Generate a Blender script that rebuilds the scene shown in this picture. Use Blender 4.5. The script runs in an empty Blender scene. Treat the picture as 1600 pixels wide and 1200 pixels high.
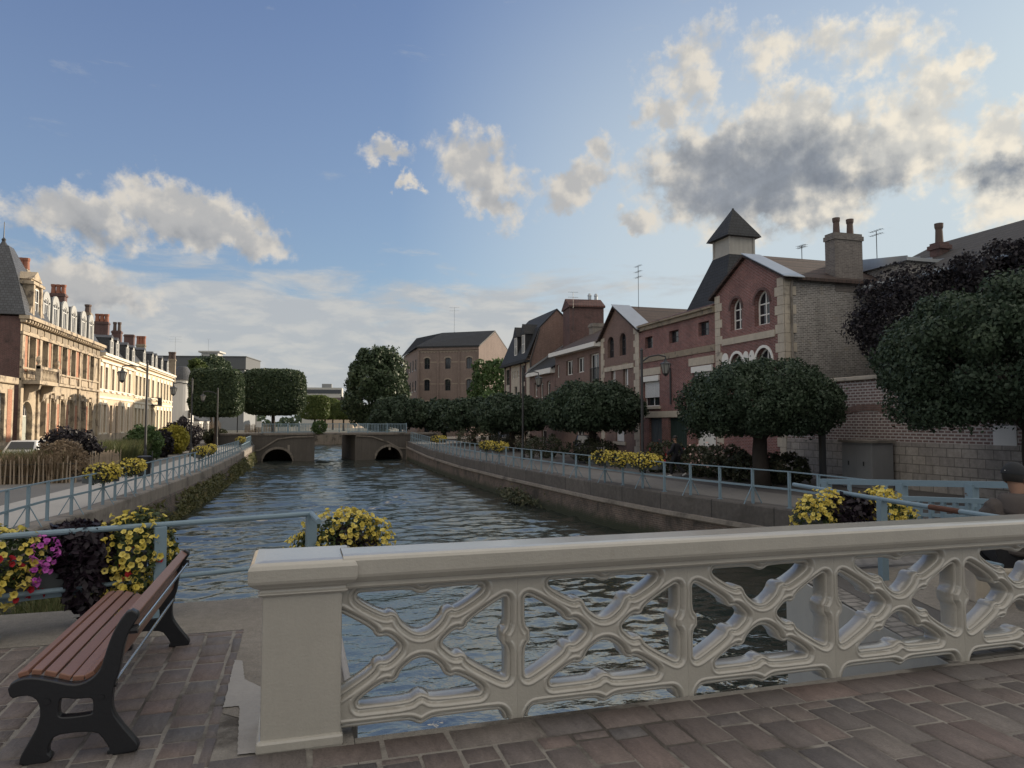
import bpy, bmesh, math, random
import numpy as np
from mathutils import Vector, Matrix
R = math.radians
random.seed(7); RNG = np.random.default_rng(7)
SC = bpy.context.scene; COL = SC.collection
PI = math.pi

# ---------------------------------------------------------------- camera
F = 1110.0; H = 1.6; YAW = R(16.8); PITCH = R(3.09)
cam = bpy.data.cameras.new("camera"); cam_o = bpy.data.objects.new("camera", cam); COL.objects.link(cam_o)
cam.sensor_width = 36; cam.lens = 36 * F / 1600; cam.clip_start = 0.05; cam.clip_end = 6000
cam_o.location = (0, 0, H); cam_o.rotation_euler = (PI / 2 + PITCH, 0, -YAW)
SC.camera = cam_o
FWD = Vector((math.sin(YAW) * math.cos(PITCH), math.cos(YAW) * math.cos(PITCH), math.sin(PITCH)))
RGT = Vector((math.cos(YAW), -math.sin(YAW), 0)); UPV = RGT.cross(FWD)
def at(px, py, X=None, Y=None, Z=None, d=None):
    """point of the place seen at a photo pixel, on a plane X/Y/Z = const or at depth d"""
    D = FWD + RGT * ((px - 800) / F) + UPV * ((600 - py) / F)
    if X is not None: t = X / D.x
    elif Y is not None: t = Y / D.y
    elif Z is not None: t = (Z - H) / D.z
    else: t = d
    return Vector((0, 0, H)) + D * t

# ---------------------------------------------------------------- light
SUN_AZ, SUN_EL = R(74), R(15)
SC.view_settings.view_transform = 'Standard'; SC.view_settings.look = 'None'
SC.view_settings.exposure = 0.75; SC.view_settings.gamma = 1.0
sun = bpy.data.lights.new("sun", 'SUN'); sun.energy = 4.0; sun.angle = R(0.5); sun.color = (1.0, 0.85, 0.66)
sun_o = bpy.data.objects.new("sun", sun); COL.objects.link(sun_o)
sd = Vector((math.sin(SUN_AZ) * math.cos(SUN_EL), math.cos(SUN_AZ) * math.cos(SUN_EL), math.sin(SUN_EL)))
sun_o.rotation_euler = sd.to_track_quat('Z', 'Y').to_euler(); sun_o.location = (60, 40, 60)

def nd(nt, t, ins=None, **kw):
    n = nt.nodes.new(t)
    for k, v in kw.items(): setattr(n, k, v)
    for k, v in (ins or {}).items():
        s = n.inputs[k]
        if isinstance(v, bpy.types.NodeSocket): nt.links.new(v, s)
        else: s.default_value = v
    return n
def mth(nt, op, a, b=0.0, c=0.0, clamp=False):
    return nd(nt, 'ShaderNodeMath', {0: a, 1: b, 2: c}, operation=op, use_clamp=clamp).outputs[0]
def vmt(nt, op, a, b=(0, 0, 0)):
    return nd(nt, 'ShaderNodeVectorMath', {0: a, 1: b}, operation=op).outputs[0]
def mixc(nt, f, a, b, mode='MIX'):
    n = nt.nodes.new('ShaderNodeMix'); n.data_type = 'RGBA'; n.blend_type = mode
    for k, v in ((0, f), (6, a), (7, b)):
        if isinstance(v, bpy.types.NodeSocket): nt.links.new(v, n.inputs[k])
        else: n.inputs[k].default_value = v if k == 0 else ((*v, 1) if len(v) == 3 else v)
    return n.outputs[2]
def smooth(nt, x, a, b):
    return nd(nt, 'ShaderNodeMapRange', {'Value': x, 'From Min': a, 'From Max': b}, interpolation_type='SMOOTHSTEP').outputs[0]
def noise(nt, vec, scale, detail=5, rough=.55, dist=0.0):
    n = nd(nt, 'ShaderNodeTexNoise', {'Vector': vec, 'Scale': scale, 'Detail': detail, 'Roughness': rough, 'Distortion': dist})
    return n.outputs[0], n.outputs[1]

world = bpy.data.worlds.new("World"); SC.world = world; world.use_nodes = True
SKY_STRENGTH = 0.15
def build_sky():
    nt = world.node_tree; nt.nodes.clear()
    out = nt.nodes.new('ShaderNodeOutputWorld'); bg = nt.nodes.new('ShaderNodeBackground'); nt.links.new(bg.outputs[0], out.inputs[0])
    sky = nd(nt, 'ShaderNodeTexSky', sky_type='NISHITA', sun_disc=False, sun_elevation=SUN_EL, sun_rotation=SUN_AZ,
             altitude=50, air_density=1.0, dust_density=1.2, ozone_density=2.2)
    dirv = nd(nt, 'ShaderNodeTexCoord').outputs['Generated']
    sx = nd(nt, 'ShaderNodeSeparateXYZ', {0: dirv})
    az = mth(nt, 'MULTIPLY', mth(nt, 'ARCTAN2', sx.outputs[0], sx.outputs[1]), 57.29578)
    el = mth(nt, 'MULTIPLY', mth(nt, 'ARCSINE', sx.outputs[2]), 57.29578)
    P0 = nd(nt, 'ShaderNodeCombineXYZ', {0: az, 1: el, 2: 0.0}).outputs[0]
    w1 = noise(nt, P0, .22, 3, .5)[1]; w2 = noise(nt, P0, .8, 4, .6)[1]
    off = vmt(nt, 'ADD', vmt(nt, 'MULTIPLY', vmt(nt, 'SUBTRACT', w1, (.5, .5, .5)), (4.5, 3.2, 0)),
              vmt(nt, 'MULTIPLY', vmt(nt, 'SUBTRACT', w2, (.5, .5, .5)), (3.0, 2.6, 0)))
    P = vmt(nt, 'ADD', P0, off)
    def azel(px, py):
        D = FWD + RGT * ((px - 800) / F) + UPV * ((600 - py) / F); D.normalize()
        return math.degrees(math.atan2(D.x, D.y)), math.degrees(math.asin(D.z))
    def field(blobs):
        acc = None
        for px, py, rx, ry, amp, rot in blobs:
            a, e = azel(px, py); k = .0516 / (1 + ((px - 800) / F) ** 2)
            m = nd(nt, 'ShaderNodeMapping', {'Vector': P, 'Location': (a, e, 0), 'Scale': (rx * k, ry * .0516 * .93, 1), 'Rotation': (0, 0, R(rot))}, vector_type='TEXTURE')
            l = nd(nt, 'ShaderNodeVectorMath', {0: m.outputs[0]}, operation='LENGTH').outputs[1]
            v = mth(nt, 'MULTIPLY_ADD', l, -amp, amp)
            acc = v if acc is None else mth(nt, 'MAXIMUM', acc, v)
        return acc
    body = field([  # (px, py, rx, ry, strength, tilt)
        (1200, 268, 262, 118, 1.5, 0), (1405, 225, 142, 88, 1.0, 12), (1235, 180, 110, 60, 1.0, 0), (1140, 205, 80, 36, .8, 0), (1455, 140, 70, 60, .8, 20),
        (1075, 95, 95, 45, .62, 20), (1075, 140, 55, 45, .6, -50), (1040, 180, 50, 32, .8, 0), (1215, 75, 80, 45, .62, 10), (1380, 70, 92, 48, .62, 10), (1500, 105, 64, 26, .62, 0), (1300, 60, 60, 36, .5, 0),
        (1575, 200, 75, 40, .8, 0), (1570, 275, 105, 70, 1.0, 10),
        (755, 265, 95, 62, .95, -25), (775, 320, 60, 40, .8, -50), (895, 295, 80, 46, .85, 25), (612, 235, 55, 24, .7, -10), (640, 285, 18, 14, .6, 0), (938, 235, 34, 32, .65, 0), (985, 345, 55, 22, .6, -10),
        (290, 335, 150, 58, 1.1, -8), (375, 360, 110, 44, 1.0, -18), (125, 345, 130, 46, 1.0, -4), (220, 292, 60, 22, .6, -10),
        (135, 445, 140, 52, 1.0, -10), (190, 465, 85, 30, .8, -10)])
    behind = mth(nt, 'MAXIMUM', mth(nt, 'MULTIPLY', smooth(nt, mth(nt, 'ABSOLUTE', az), 58, 85), smooth(nt, el, 4, 14)), smooth(nt, el, 36, 50))     # unseen bright cloud cover added overhead and behind as fill light
    body = mth(nt, 'ADD', body, mth(nt, 'MULTIPLY', mth(nt, 'SUBTRACT', mth(nt, 'MAXIMUM', body, -.25), body), 0.0))
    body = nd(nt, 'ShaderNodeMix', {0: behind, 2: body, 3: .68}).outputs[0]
    fb = noise(nt, P0, .42, 7, .56)[0]
    fine = noise(nt, P0, 1.7, 6, .6)[0]
    d0 = mth(nt, 'ADD', body, mth(nt, 'MULTIPLY', mth(nt, 'SUBTRACT', fb, .5), 1.35))
    d0 = mth(nt, 'ADD', d0, mth(nt, 'MULTIPLY', mth(nt, 'SUBTRACT', fine, .5), .38))
    dens = smooth(nt, d0, -.02, .50)
    # light side: compare with the density a little towards the sun and up
    fb2 = noise(nt, vmt(nt, 'ADD', P0, (.9, .9, 0)), .42, 5, .5)[0]
    fb3 = noise(nt, P0, .42, 5, .5)[0]
    lit = mth(nt, 'MULTIPLY', mth(nt, 'SUBTRACT', fb3, fb2), 2.0)
    core = field([(1175, 280, 240, 105, 1.6, 0), (1330, 285, 160, 54, 1.0, 0), (1150, 225, 110, 50, 1.0, 0), (1585, 265, 85, 34, 1.1, 0),
                  (270, 368, 190, 34, .62, 0), (120, 370, 150, 26, .6, 0), (150, 472, 130, 26, .5, 0), (765, 310, 50, 40, .25, 0)])
    dk = smooth(nt, mth(nt, 'SUBTRACT', mth(nt, 'ADD', core, mth(nt, 'MULTIPLY', mth(nt, 'SUBTRACT', fb, .5), .5)), lit), -.1, 1.25)
    nearsun = smooth(nt, az, 18, 52)
    bright = mixc(nt, nearsun, (0.405, 0.381, 0.345), (0.536, 0.494, 0.417))
    darkc = mixc(nt, nearsun, (0.185, 0.196, 0.214), (0.128, 0.146, 0.173))
    edge = mixc(nt, smooth(nt, mth(nt, 'ADD', mth(nt, 'MULTIPLY', lit, 1.0), mth(nt, 'MULTIPLY', mth(nt, 'SUBTRACT', .75, d0), .55)), -.05, .5), mixc(nt, nearsun, (0.280, 0.280, 0.280), (0.381, 0.375, 0.351)), bright)
    edge = mixc(nt, mth(nt, 'MULTIPLY', behind, .8), edge, (.60, .56, .51))  # added out-of-view clouds made paler and warmer to lift the fill
    mott = mth(nt, 'MULTIPLY_ADD', mth(nt, 'ADD', fb, mth(nt, 'MULTIPLY', fine, .5)), .6, .56)
    darkc = mixc(nt, 1.0, darkc, nd(nt, 'ShaderNodeCombineXYZ', {0: mott, 1: mott, 2: mott}).outputs[0], 'MULTIPLY')
    ccol = mixc(nt, dk, edge, darkc)
    # thin layer towards the horizon
    Pw = vmt(nt, 'MULTIPLY', P0, (.10, .42, 1))
    wn = noise(nt, Pw, 1.0, 8, .62, .4)[0]
    band = mth(nt, 'MULTIPLY', smooth(nt, el, 15.5, 7.0), smooth(nt, az, 42, 18))
    wisp = smooth(nt, mth(nt, 'ADD', wn, mth(nt, 'MULTIPLY', band, .42)), .62, .86)
    wn2 = noise(nt, vmt(nt, 'MULTIPLY', P0, (.16, .5, 1)), 1.3, 7, .6, .3)[0]
    wcol = mixc(nt, smooth(nt, wn2, .42, .62), (0.280, 0.292, 0.304), (0.345, 0.342, 0.330))
    # clear sky: the Nishita sky at physical scale, hue balanced for the hazy evening air
    skyc = mixc(nt, 1.0, sky.outputs[0], SKY_TINT, 'MULTIPLY')
    skyc = vmt(nt, 'MULTIPLY', skyc, (SKY_STRENGTH,) * 3)
    sp = nd(nt, 'ShaderNodeSeparateXYZ', {0: skyc})                     # hue and contrast of the hazy evening air, channel by channel
    ch = [mth(nt, 'MULTIPLY', mth(nt, 'POWER', sp.outputs[i], p), k) for i, (p, k) in enumerate(((.79, .389), (.847, .457), (.664, .471)))]
    skyc = nd(nt, 'ShaderNodeCombineXYZ', {0: ch[0], 1: ch[1], 2: ch[2]}).outputs[0]
    pale = mth(nt, 'MULTIPLY', smooth(nt, az, 0, 34), smooth(nt, el, 45, 10))          # milky air on the sun's side
    pale = mth(nt, 'MAXIMUM', pale, mth(nt, 'MULTIPLY', smooth(nt, el, 46, 10), .13))
    skyc = mixc(nt, mth(nt, 'MULTIPLY', pale, .95), skyc, (.345, .392, .422))
    col = mixc(nt, mth(nt, 'MULTIPLY', wisp, .9), skyc, wcol)
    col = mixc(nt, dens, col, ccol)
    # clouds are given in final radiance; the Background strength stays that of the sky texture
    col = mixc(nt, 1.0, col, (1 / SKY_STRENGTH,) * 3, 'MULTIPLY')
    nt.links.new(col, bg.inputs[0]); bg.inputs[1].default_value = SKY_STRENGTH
SKY_TINT = (1.0, 1.0, 1.0)
build_sky()

# ---------------------------------------------------------------- scene helpers
class MB:
    def __init__(s): s.v = []; s.f = []; s.mi = []; s.m = 0
    def poly(s, pts):
        i = len(s.v); s.v += [tuple(p) for p in pts]; s.f.append(tuple(range(i, i + len(pts)))); s.mi.append(s.m)
    def quad(s, a, b, c, d): s.poly((a, b, c, d))
    def faces(s, vs, fs):
        i = len(s.v); s.v += [tuple(p) for p in vs]
        for f in fs: s.f.append(tuple(i + k for k in f)); s.mi.append(s.m)
    def box(s, x0, y0, z0, x1, y1, z1):
        s.faces([(x0, y0, z0), (x1, y0, z0), (x1, y1, z0), (x0, y1, z0), (x0, y0, z1), (x1, y0, z1), (x1, y1, z1), (x0, y1, z1)],
                [(0, 3, 2, 1), (4, 5, 6, 7), (0, 1, 5, 4), (1, 2, 6, 5), (2, 3, 7, 6), (3, 0, 4, 7)])
    def bar(s, p0, p1, w, h, up=(0, 0, 1)):
        p0 = Vector(p0); p1 = Vector(p1); t = (p1 - p0).normalized(); up = Vector(up)
        if abs(t.dot(up)) > .99: up = Vector((0, 1, 0))
        sd_ = t.cross(up).normalized() * (w / 2); u = sd_.cross(t).normalized() * (h / 2)
        vs = [p + a * sd_ + b * u for p in (p0, p1) for a, b in ((-1, -1), (1, -1), (1, 1), (-1, 1))]
        s.faces(vs, [(0, 3, 2, 1), (4, 5, 6, 7), (0, 1, 5, 4), (1, 2, 6, 5), (2, 3, 7, 6), (3, 0, 4, 7)])
    def tube(s, pts, r, n=8, cap=True):
        pts = [Vector(p) for p in pts]; m = len(pts); rs = r if isinstance(r, (list, tuple)) else [r] * m
        vs = []; nrm = None
        for i, p in enumerate(pts):
            t = (pts[min(i + 1, m - 1)] - pts[max(i - 1, 0)]).normalized()
            if nrm is None: nrm = t.orthogonal().normalized()
            nrm = (nrm - t * nrm.dot(t)).normalized(); b = t.cross(nrm)
            vs += [p + (nrm * math.cos(2 * PI * k / n) + b * math.sin(2 * PI * k / n)) * rs[i] for k in range(n)]
        fs = [(i * n + k, i * n + (k + 1) % n, (i + 1) * n + (k + 1) % n, (i + 1) * n + k) for i in range(m - 1) for k in range(n)]
        if cap: fs += [tuple(range(n - 1, -1, -1)), tuple((m - 1) * n + k for k in range(n))]
        s.faces(vs, fs)
    def lathe(s, prof, c=(0, 0, 0), n=16, a0=0.0):
        m = len(prof)
        vs = [(c[0] + r * math.cos(a0 + 2 * PI * k / n), c[1] + r * math.sin(a0 + 2 * PI * k / n), c[2] + z) for r, z in prof for k in range(n)]
        fs = [(i * n + k, i * n + (k + 1) % n, (i + 1) * n + (k + 1) % n, (i + 1) * n + k) for i in range(m - 1) for k in range(n)]
        fs += [tuple(range(n - 1, -1, -1)), tuple((m - 1) * n + k for k in range(n))]
        s.faces(vs, fs)
    def prism(s, pts, ax, a, b):
        """pts: 2D outline; ax = axis of extrusion from a to b ('x': pts are y,z; 'y': x,z; 'z': x,y)"""
        def P(p, t): return (t, p[0], p[1]) if ax == 'x' else (p[0], t, p[1]) if ax == 'y' else (p[0], p[1], t)
        n = len(pts); vs = [P(p, a) for p in pts] + [P(p, b) for p in pts]
        s.faces(vs, [tuple(range(n)), tuple(range(2 * n - 1, n - 1, -1))] + [(i, i + n, (i + 1) % n + n, (i + 1) % n) for i in range(n)])
    def build_each(s, name, mat, parent):
        """one object per primitive that was added"""
        par = list(range(len(s.v)))
        def find(i):
            while par[i] != i: par[i] = par[par[i]]; i = par[i]
            return i
        for f in s.f:
            for k in f[1:]: par[find(k)] = find(f[0])
        g = {}
        for f in s.f: g.setdefault(find(f[0]), []).append(f)
        out = []
        for fs in g.values():
            ids = sorted({k for f in fs for k in f}); mp = {k: i for i, k in enumerate(ids)}; q = MB(); q.faces([s.v[k] for k in ids], [tuple(mp[k] for k in f) for f in fs]); out.append(q.build(name, mat, parent))
        return out
    def build(s, name, mat, parent=None, smooth=False, bevel=0.0, seg=2, loc=None, rot=None, recalc=True):
        me = bpy.data.meshes.new(name); me.from_pydata(s.v, [], s.f)
        for m in (mat if isinstance(mat, (list, tuple)) else [mat]): me.materials.append(m)
        if isinstance(mat, (list, tuple)): me.polygons.foreach_set('material_index', s.mi)
        if recalc or bevel:
            bm = bmesh.new(); bm.from_mesh(me)
            if bevel:
                bmesh.ops.remove_doubles(bm, verts=bm.verts, dist=1e-5)
            bmesh.ops.recalc_face_normals(bm, faces=bm.faces)
            if bevel:
                es = [e for e in bm.edges if len(e.link_faces) == 2 and e.calc_face_angle(0) > .5]
                bmesh.ops.bevel(bm, geom=es, offset=bevel, segments=seg, affect='EDGES', profile=.5, clamp_overlap=True)
            bm.to_mesh(me); bm.free()
        if smooth: me.polygons.foreach_set('use_smooth', [True] * len(me.polygons))
        me.update()
        o = bpy.data.objects.new(name, me); COL.objects.link(o)
        if parent is not None: o.parent = parent
        if loc is not None: o.location = loc
        if rot is not None: o.rotation_euler = rot
        return o

def tag(o, label, cat, group=None):
    o['label'] = label; o['category'] = cat
    if group: o['group'] = group
    return o
def thing(name, label, cat, loc=(0, 0, 0), rz=0.0, group=None):
    o = bpy.data.objects.new(name, None); COL.objects.link(o); o.empty_display_size = .2
    o.location = loc; o.rotation_euler = (0, 0, rz)
    return tag(o, label, cat, group)
def struct(o): o['kind'] = 'structure'; return o
def stuff(o): o['kind'] = 'stuff'; return o
def kids(o): return [c for c in COL.objects if c.parent == o]
def dup(root, loc, rz, label, group=None):
    r = root.copy(); COL.objects.link(r); r.location = loc; r.rotation_euler = (0, 0, rz); r['label'] = label
    if group: r['group'] = group
    for ch in list(root.children):
        c = ch.copy(); COL.objects.link(c); c.parent = r
        for g in list(ch.children):
            d = g.copy(); COL.objects.link(d); d.parent = c
    return r
def raw_mesh(name, V, Fc, mat, parent=None, attr=None, smooth=False):
    """fast mesh of equal-sized faces from numpy arrays; attr = per-face random value"""
    me = bpy.data.meshes.new(name); n, k = Fc.shape
    me.vertices.add(len(V)); me.vertices.foreach_set('co', V.astype(np.float32).ravel())
    me.loops.add(n * k); me.loops.foreach_set('vertex_index', Fc.astype(np.int32).ravel())
    me.polygons.add(n); me.polygons.foreach_set('loop_start', np.arange(0, n * k, k, dtype=np.int32))
    me.polygons.foreach_set('loop_total', np.full(n, k, dtype=np.int32))
    if attr is not None:
        a = me.attributes.new('rnd', 'FLOAT', 'FACE'); a.data.foreach_set('value', attr.astype(np.float32))
    if smooth: me.polygons.foreach_set('use_smooth', np.ones(n, dtype=bool))
    me.materials.append(mat); me.update(calc_edges=True)
    o = bpy.data.objects.new(name, me); COL.objects.link(o)
    if parent is not None: o.parent = parent
    return o

# ---------------------------------------------------------------- materials
def newmat(name):
    m = bpy.data.materials.new(name); m.use_nodes = True; nt = m.node_tree
    return m, nt, nt.nodes['Principled BSDF']
def wallvec(nt):
    """object coordinates laid flat on walls: (along, up)"""
    tc = nd(nt, 'ShaderNodeTexCoord'); s = nd(nt, 'ShaderNodeSeparateXYZ', {0: tc.outputs['Object']})
    n = nd(nt, 'ShaderNodeSeparateXYZ', {0: tc.outputs['Normal']})
    f = mth(nt, 'GREATER_THAN', mth(nt, 'ABSOLUTE', n.outputs[0]), .7)
    u = nd(nt, 'ShaderNodeMix', {0: f, 2: s.outputs[0], 3: s.outputs[1]}).outputs[0]
    return nd(nt, 'ShaderNodeCombineXYZ', {0: u, 1: s.outputs[2], 2: 0.0}).outputs[0], tc.outputs['Object']
def surf(name, col, rough=.7, var=((3, .25), (25, .15)), streak=0.0, bump=0.0, bscale=40, metal=0.0, stain=None, spec=.5):
    m, nt, b = newmat(name)
    tc = nd(nt, 'ShaderNodeTexCoord').outputs['Object']; c = (*col, 1)
    cur = None
    fac = None
    for sc, am in var:
        v = mth(nt, 'MULTIPLY_ADD', noise(nt, tc, sc, 6, .6)[0], 2 * am, 1 - am)
        fac = v if fac is None else mth(nt, 'MULTIPLY', fac, v)
    if streak:
        st = noise(nt, vmt(nt, 'MULTIPLY', tc, (3.0, 3.0, .25)), 1.5, 5, .65)[0]
        v = mth(nt, 'MULTIPLY_ADD', st, 2 * streak, 1 - streak)
        fac = v if fac is None else mth(nt, 'MULTIPLY', fac, v)
    cc = nd(nt, 'ShaderNodeCombineColor', {0: fac, 1: fac, 2: fac}).outputs[0] if fac is not None else (1, 1, 1)
    cur = mixc(nt, 1.0, c, cc, 'MULTIPLY')
    if stain:
        scol, ssc, lo, hi = stain
        cur = mixc(nt, smooth(nt, noise(nt, tc, ssc, 6, .65, .3)[0], lo, hi), cur, scol)
    nt.links.new(cur, b.inputs['Base Color']); b.inputs['Roughness'].default_value = rough; b.inputs['Metallic'].default_value = metal
    b.inputs['Specular IOR Level'].default_value = spec
    if bump:
        h = noise(nt, tc, bscale, 6, .6)[0]
        bp = nd(nt, 'ShaderNodeBump', {'Height': h, 'Strength': bump, 'Distance': .02}); nt.links.new(bp.outputs[0], b.inputs['Normal'])
    return m
def brick(name, c1, c2, mortar, bw=.22, bh=.07, ms=.012, rough=.85, dirt=.3, stain=None, algae=None):
    m, nt, b = newmat(name); v, tc = wallvec(nt)
    br = nd(nt, 'ShaderNodeTexBrick', {'Vector': v, 'Color1': (*c1, 1), 'Color2': (*c2, 1), 'Mortar': (*mortar, 1), 'Scale': 1.0, 'Mortar Size': ms,
            'Mortar Smooth': .3, 'Bias': 0.0, 'Brick Width': bw, 'Row Height': bh})
    n1 = mth(nt, 'MULTIPLY_ADD', noise(nt, tc, .8, 6, .62)[0], 2 * dirt, 1 - dirt)
    st = mth(nt, 'MULTIPLY_ADD', noise(nt, vmt(nt, 'MULTIPLY', tc, (2.5, 2.5, .2)), 1.6, 5, .65)[0], .6, .7)
    n2 = mth(nt, 'MULTIPLY', mth(nt, 'MULTIPLY', n1, st), mth(nt, 'MULTIPLY_ADD', noise(nt, tc, 9, 4, .6)[0], .9, .55))
    cur = mixc(nt, 1.0, br.outputs[0], nd(nt, 'ShaderNodeCombineColor', {0: n2, 1: n2, 2: n2}).outputs[0], 'MULTIPLY')
    if stain:
        scol, ssc, lo, hi = stain
        cur = mixc(nt, smooth(nt, noise(nt, tc, ssc, 7, .68, .4)[0], lo, hi), cur, scol)
    if algae:                                                   # wet, weedy band above the water line
        zz = nd(nt, 'ShaderNodeSeparateXYZ', {0: tc}).outputs[2]; e = mth(nt, 'ADD', zz, mth(nt, 'MULTIPLY', noise(nt, tc, 2.2, 5, .65)[0], .7))
        cur = mixc(nt, smooth(nt, e, algae[1], algae[0]), cur, algae[2])
    nt.links.new(cur, b.inputs['Base Color']); b.inputs['Roughness'].default_value = rough
    bp = nd(nt, 'ShaderNodeBump', {'Height': br.outputs[1], 'Strength': .5, 'Distance': -.01}); nt.links.new(bp.outputs[0], b.inputs['Normal'])
    return m
def leafmat(name, ca, cb, cc=None, trans=.22, rough=.5):
    m, nt, b = newmat(name)
    a = nd(nt, 'ShaderNodeAttribute', attribute_name='rnd').outputs['Fac']
    col = mixc(nt, a, ca, cb)
    if cc: col = mixc(nt, smooth(nt, a, .86, 1.0), col, cc)
    nt.links.new(col, b.inputs['Base Color']); b.inputs['Roughness'].default_value = rough
    b.inputs['Specular IOR Level'].default_value = .25
    t = nd(nt, 'ShaderNodeBsdfTranslucent', {0: col})
    mx = nd(nt, 'ShaderNodeMixShader', {0: trans, 1: b.outputs[0], 2: t.outputs[0]})
    nt.links.new(mx.outputs[0], nt.nodes['Material Output'].inputs[0])
    return m
def tiles(name, c1, c2, gap, bw=.3, bh=.22, rough=.6, dirt=.35, spec=.4, moss=None):
    """roof covering: rows follow the height"""
    m = brick(name, c1, c2, gap, bw, bh, .02, rough, dirt, moss); m.node_tree.nodes['Principled BSDF'].inputs['Specular IOR Level'].default_value = spec
    return m

M = {}
M['cream'] = surf('cream_paint', (.365, .347, .308), .36, ((1.4, .10), (18, .06), (70, .05)), streak=.13, bump=.15, bscale=60, stain=((.25, .22, .18), 5, .62, .80))
_b = M['cream'].node_tree.nodes['Principled BSDF']; _b.inputs['Coat Weight'].default_value = 1.0; _b.inputs['Coat Roughness'].default_value = .16; _b.inputs['Coat IOR'].default_value = 1.6
M['steel_blue'] = surf('pale_blue_paint', (.17, .245, .30), .5, ((4, .12), (40, .1)), bump=.1, bscale=70, stain=((.10, .055, .035), 5, .67, .74))
M['wood'] = surf('varnished_slats', (.20, .098, .066), .4, ((1.5, .12),), bump=.1, bscale=30)
M['iron'] = surf('black_cast_iron', (.012, .013, .016), .38, ((5, .1),), bump=.08, bscale=60)
M['steel'] = surf('bare_steel', (.6, .6, .6), .25, ((5, .05),), metal=1.0)
M['dark_metal'] = surf('dark_lamp_metal', (.03, .032, .036), .45, ((5, .1),))
M['glass'] = surf('window_glass', (.018, .022, .028), .05, ((1.5, .3),), spec=.8)
M['lampglass'] = surf('lamp_glass', (.25, .25, .24), .15, ((3, .1),))
M['white'] = surf('white_paint', (.72, .71, .68), .5, ((3, .06),), streak=.05)
M['shutter'] = surf('roller_shutter', (.62, .62, .62), .5, ((3, .05),))
M['stone'] = surf('old_limestone', (.42, .345, .25), .85, ((1.2, .3), (9, .25)), streak=.25, bump=.3, bscale=25, stain=((.13, .105, .085), 1.2, .46, .66))
M['stone_dark'] = surf('sooty_limestone', (.27, .225, .17), .85, ((1.2, .25), (9, .25)), streak=.2, bump=.3, bscale=25, stain=((.11, .095, .08), 1.8, .5, .7))
M['stone_pale'] = surf('pale_dressings', (.46, .41, .34), .85, ((1.2, .25), (8, .2)), streak=.2, bump=.3, bscale=25, stain=((.20, .18, .16), 1.5, .55, .75))
M['brick_orange'] = brick('orange_brick', (.40, .155, .085), (.31, .115, .065), (.34, .24, .17))
M['brick_red'] = brick('dark_red_brick', (.215, .078, .068), (.14, .054, .050), (.28, .215, .20), dirt=.65, stain=((.24, .17, .15), 1.7, .62, .80))
M['brick_sooty'] = brick('sooty_red_brick', (.12, .055, .052), (.09, .046, .045), (.13, .10, .09), dirt=.4, stain=((.05, .035, .034), 1.1, .52, .75))
M['brick_brown'] = brick('brown_brick', (.20, .118, .098), (.16, .095, .082), (.20, .165, .145), dirt=.25)
M['brick_ware'] = brick('warehouse_brick', (.20, .145, .125), (.165, .118, .102), (.21, .18, .16), dirt=.25)
M['brick_pale'] = brick('flaking_pale_brick', (.26, .245, .235), (.13, .12, .115), (.36, .345, .325), bw=.23, bh=.08, ms=.018, dirt=.5, stain=((.31, .28, .23), 2.6, .56, .72))
M['brick_garden'] = brick('garden_wall_brick', (.21, .135, .12), (.16, .105, .10), (.44, .41, .39), bw=.25, bh=.11, ms=.027, dirt=.25)
M['brick_quay'] = brick('wet_quay_brick', (.115, .082, .068), (.078, .060, .052), (.145, .125, .108), dirt=.45, stain=((.035, .032, .028), .9, .45, .7), algae=(-1.85, -1.45, (.022, .028, .014)))
M['ashlar'] = brick('ashlar_blocks', (.36, .325, .29), (.27, .245, .225), (.16, .145, .13), bw=.55, bh=.3, ms=.018, dirt=.3)
M['concrete'] = surf('old_concrete', (.20, .18, .16), .9, ((1.0, .3), (12, .25)), streak=.35, bump=.4, bscale=20, stain=((.055, .05, .045), .8, .48, .72))
M['concrete_dark'] = surf('streaked_concrete', (.15, .135, .12), .9, ((1.0, .3), (12, .25)), streak=.5, bump=.4, bscale=20, stain=((.04, .036, .032), .8, .5, .7))
M['coping'] = brick('coping_blocks', (.105, .096, .09), (.08, .074, .07), (.038, .036, .034), bw=2.4, bh=3.0, ms=.03, dirt=.5, stain=((.05, .046, .043), .8, .45, .7))
M['slate'] = tiles('slate', (.075, .08, .09), (.055, .058, .066), (.03, .032, .035), .25, .2, .5)
M['slate_dark'] = tiles('mossy_slate', (.030, .033, .038), (.022, .024, .028), (.012, .013, .014), .25, .2, .7, moss=((.11, .11, .105), 3.5, .66, .74))
M['tile_brown'] = tiles('brown_roof_tiles', (.075, .05, .042), (.055, .038, .034), (.022, .017, .016), .24, .26, .75)
M['tile_red'] = tiles('dull_red_tiles', (.11, .05, .042), (.085, .04, .035), (.03, .02, .02), .24, .26, .75)
M['brick_chimney'] = brick('chimney_brick', (.17, .15, .14), (.12, .105, .10), (.20, .185, .17), bw=.23, bh=.075, ms=.014, dirt=.45)
M['tile_dark'] = tiles('dark_roof_tiles', (.055, .048, .046), (.042, .038, .037), (.018, .016, .016), .24, .26, .75)
M['zinc'] = surf('zinc_sheet', (.36, .39, .42), .35, ((2, .12),), streak=.1, metal=.6)
M['bark'] = surf('bark', (.045, .036, .03), .9, ((4, .3), (30, .3)), bump=.6, bscale=25)
M['pot'] = surf('terracotta_pot', (.27, .11, .07), .8, ((4, .2),))
M['pot_dark'] = surf('sooty_pot', (.10, .07, .06), .8, ((4, .2),))

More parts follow.
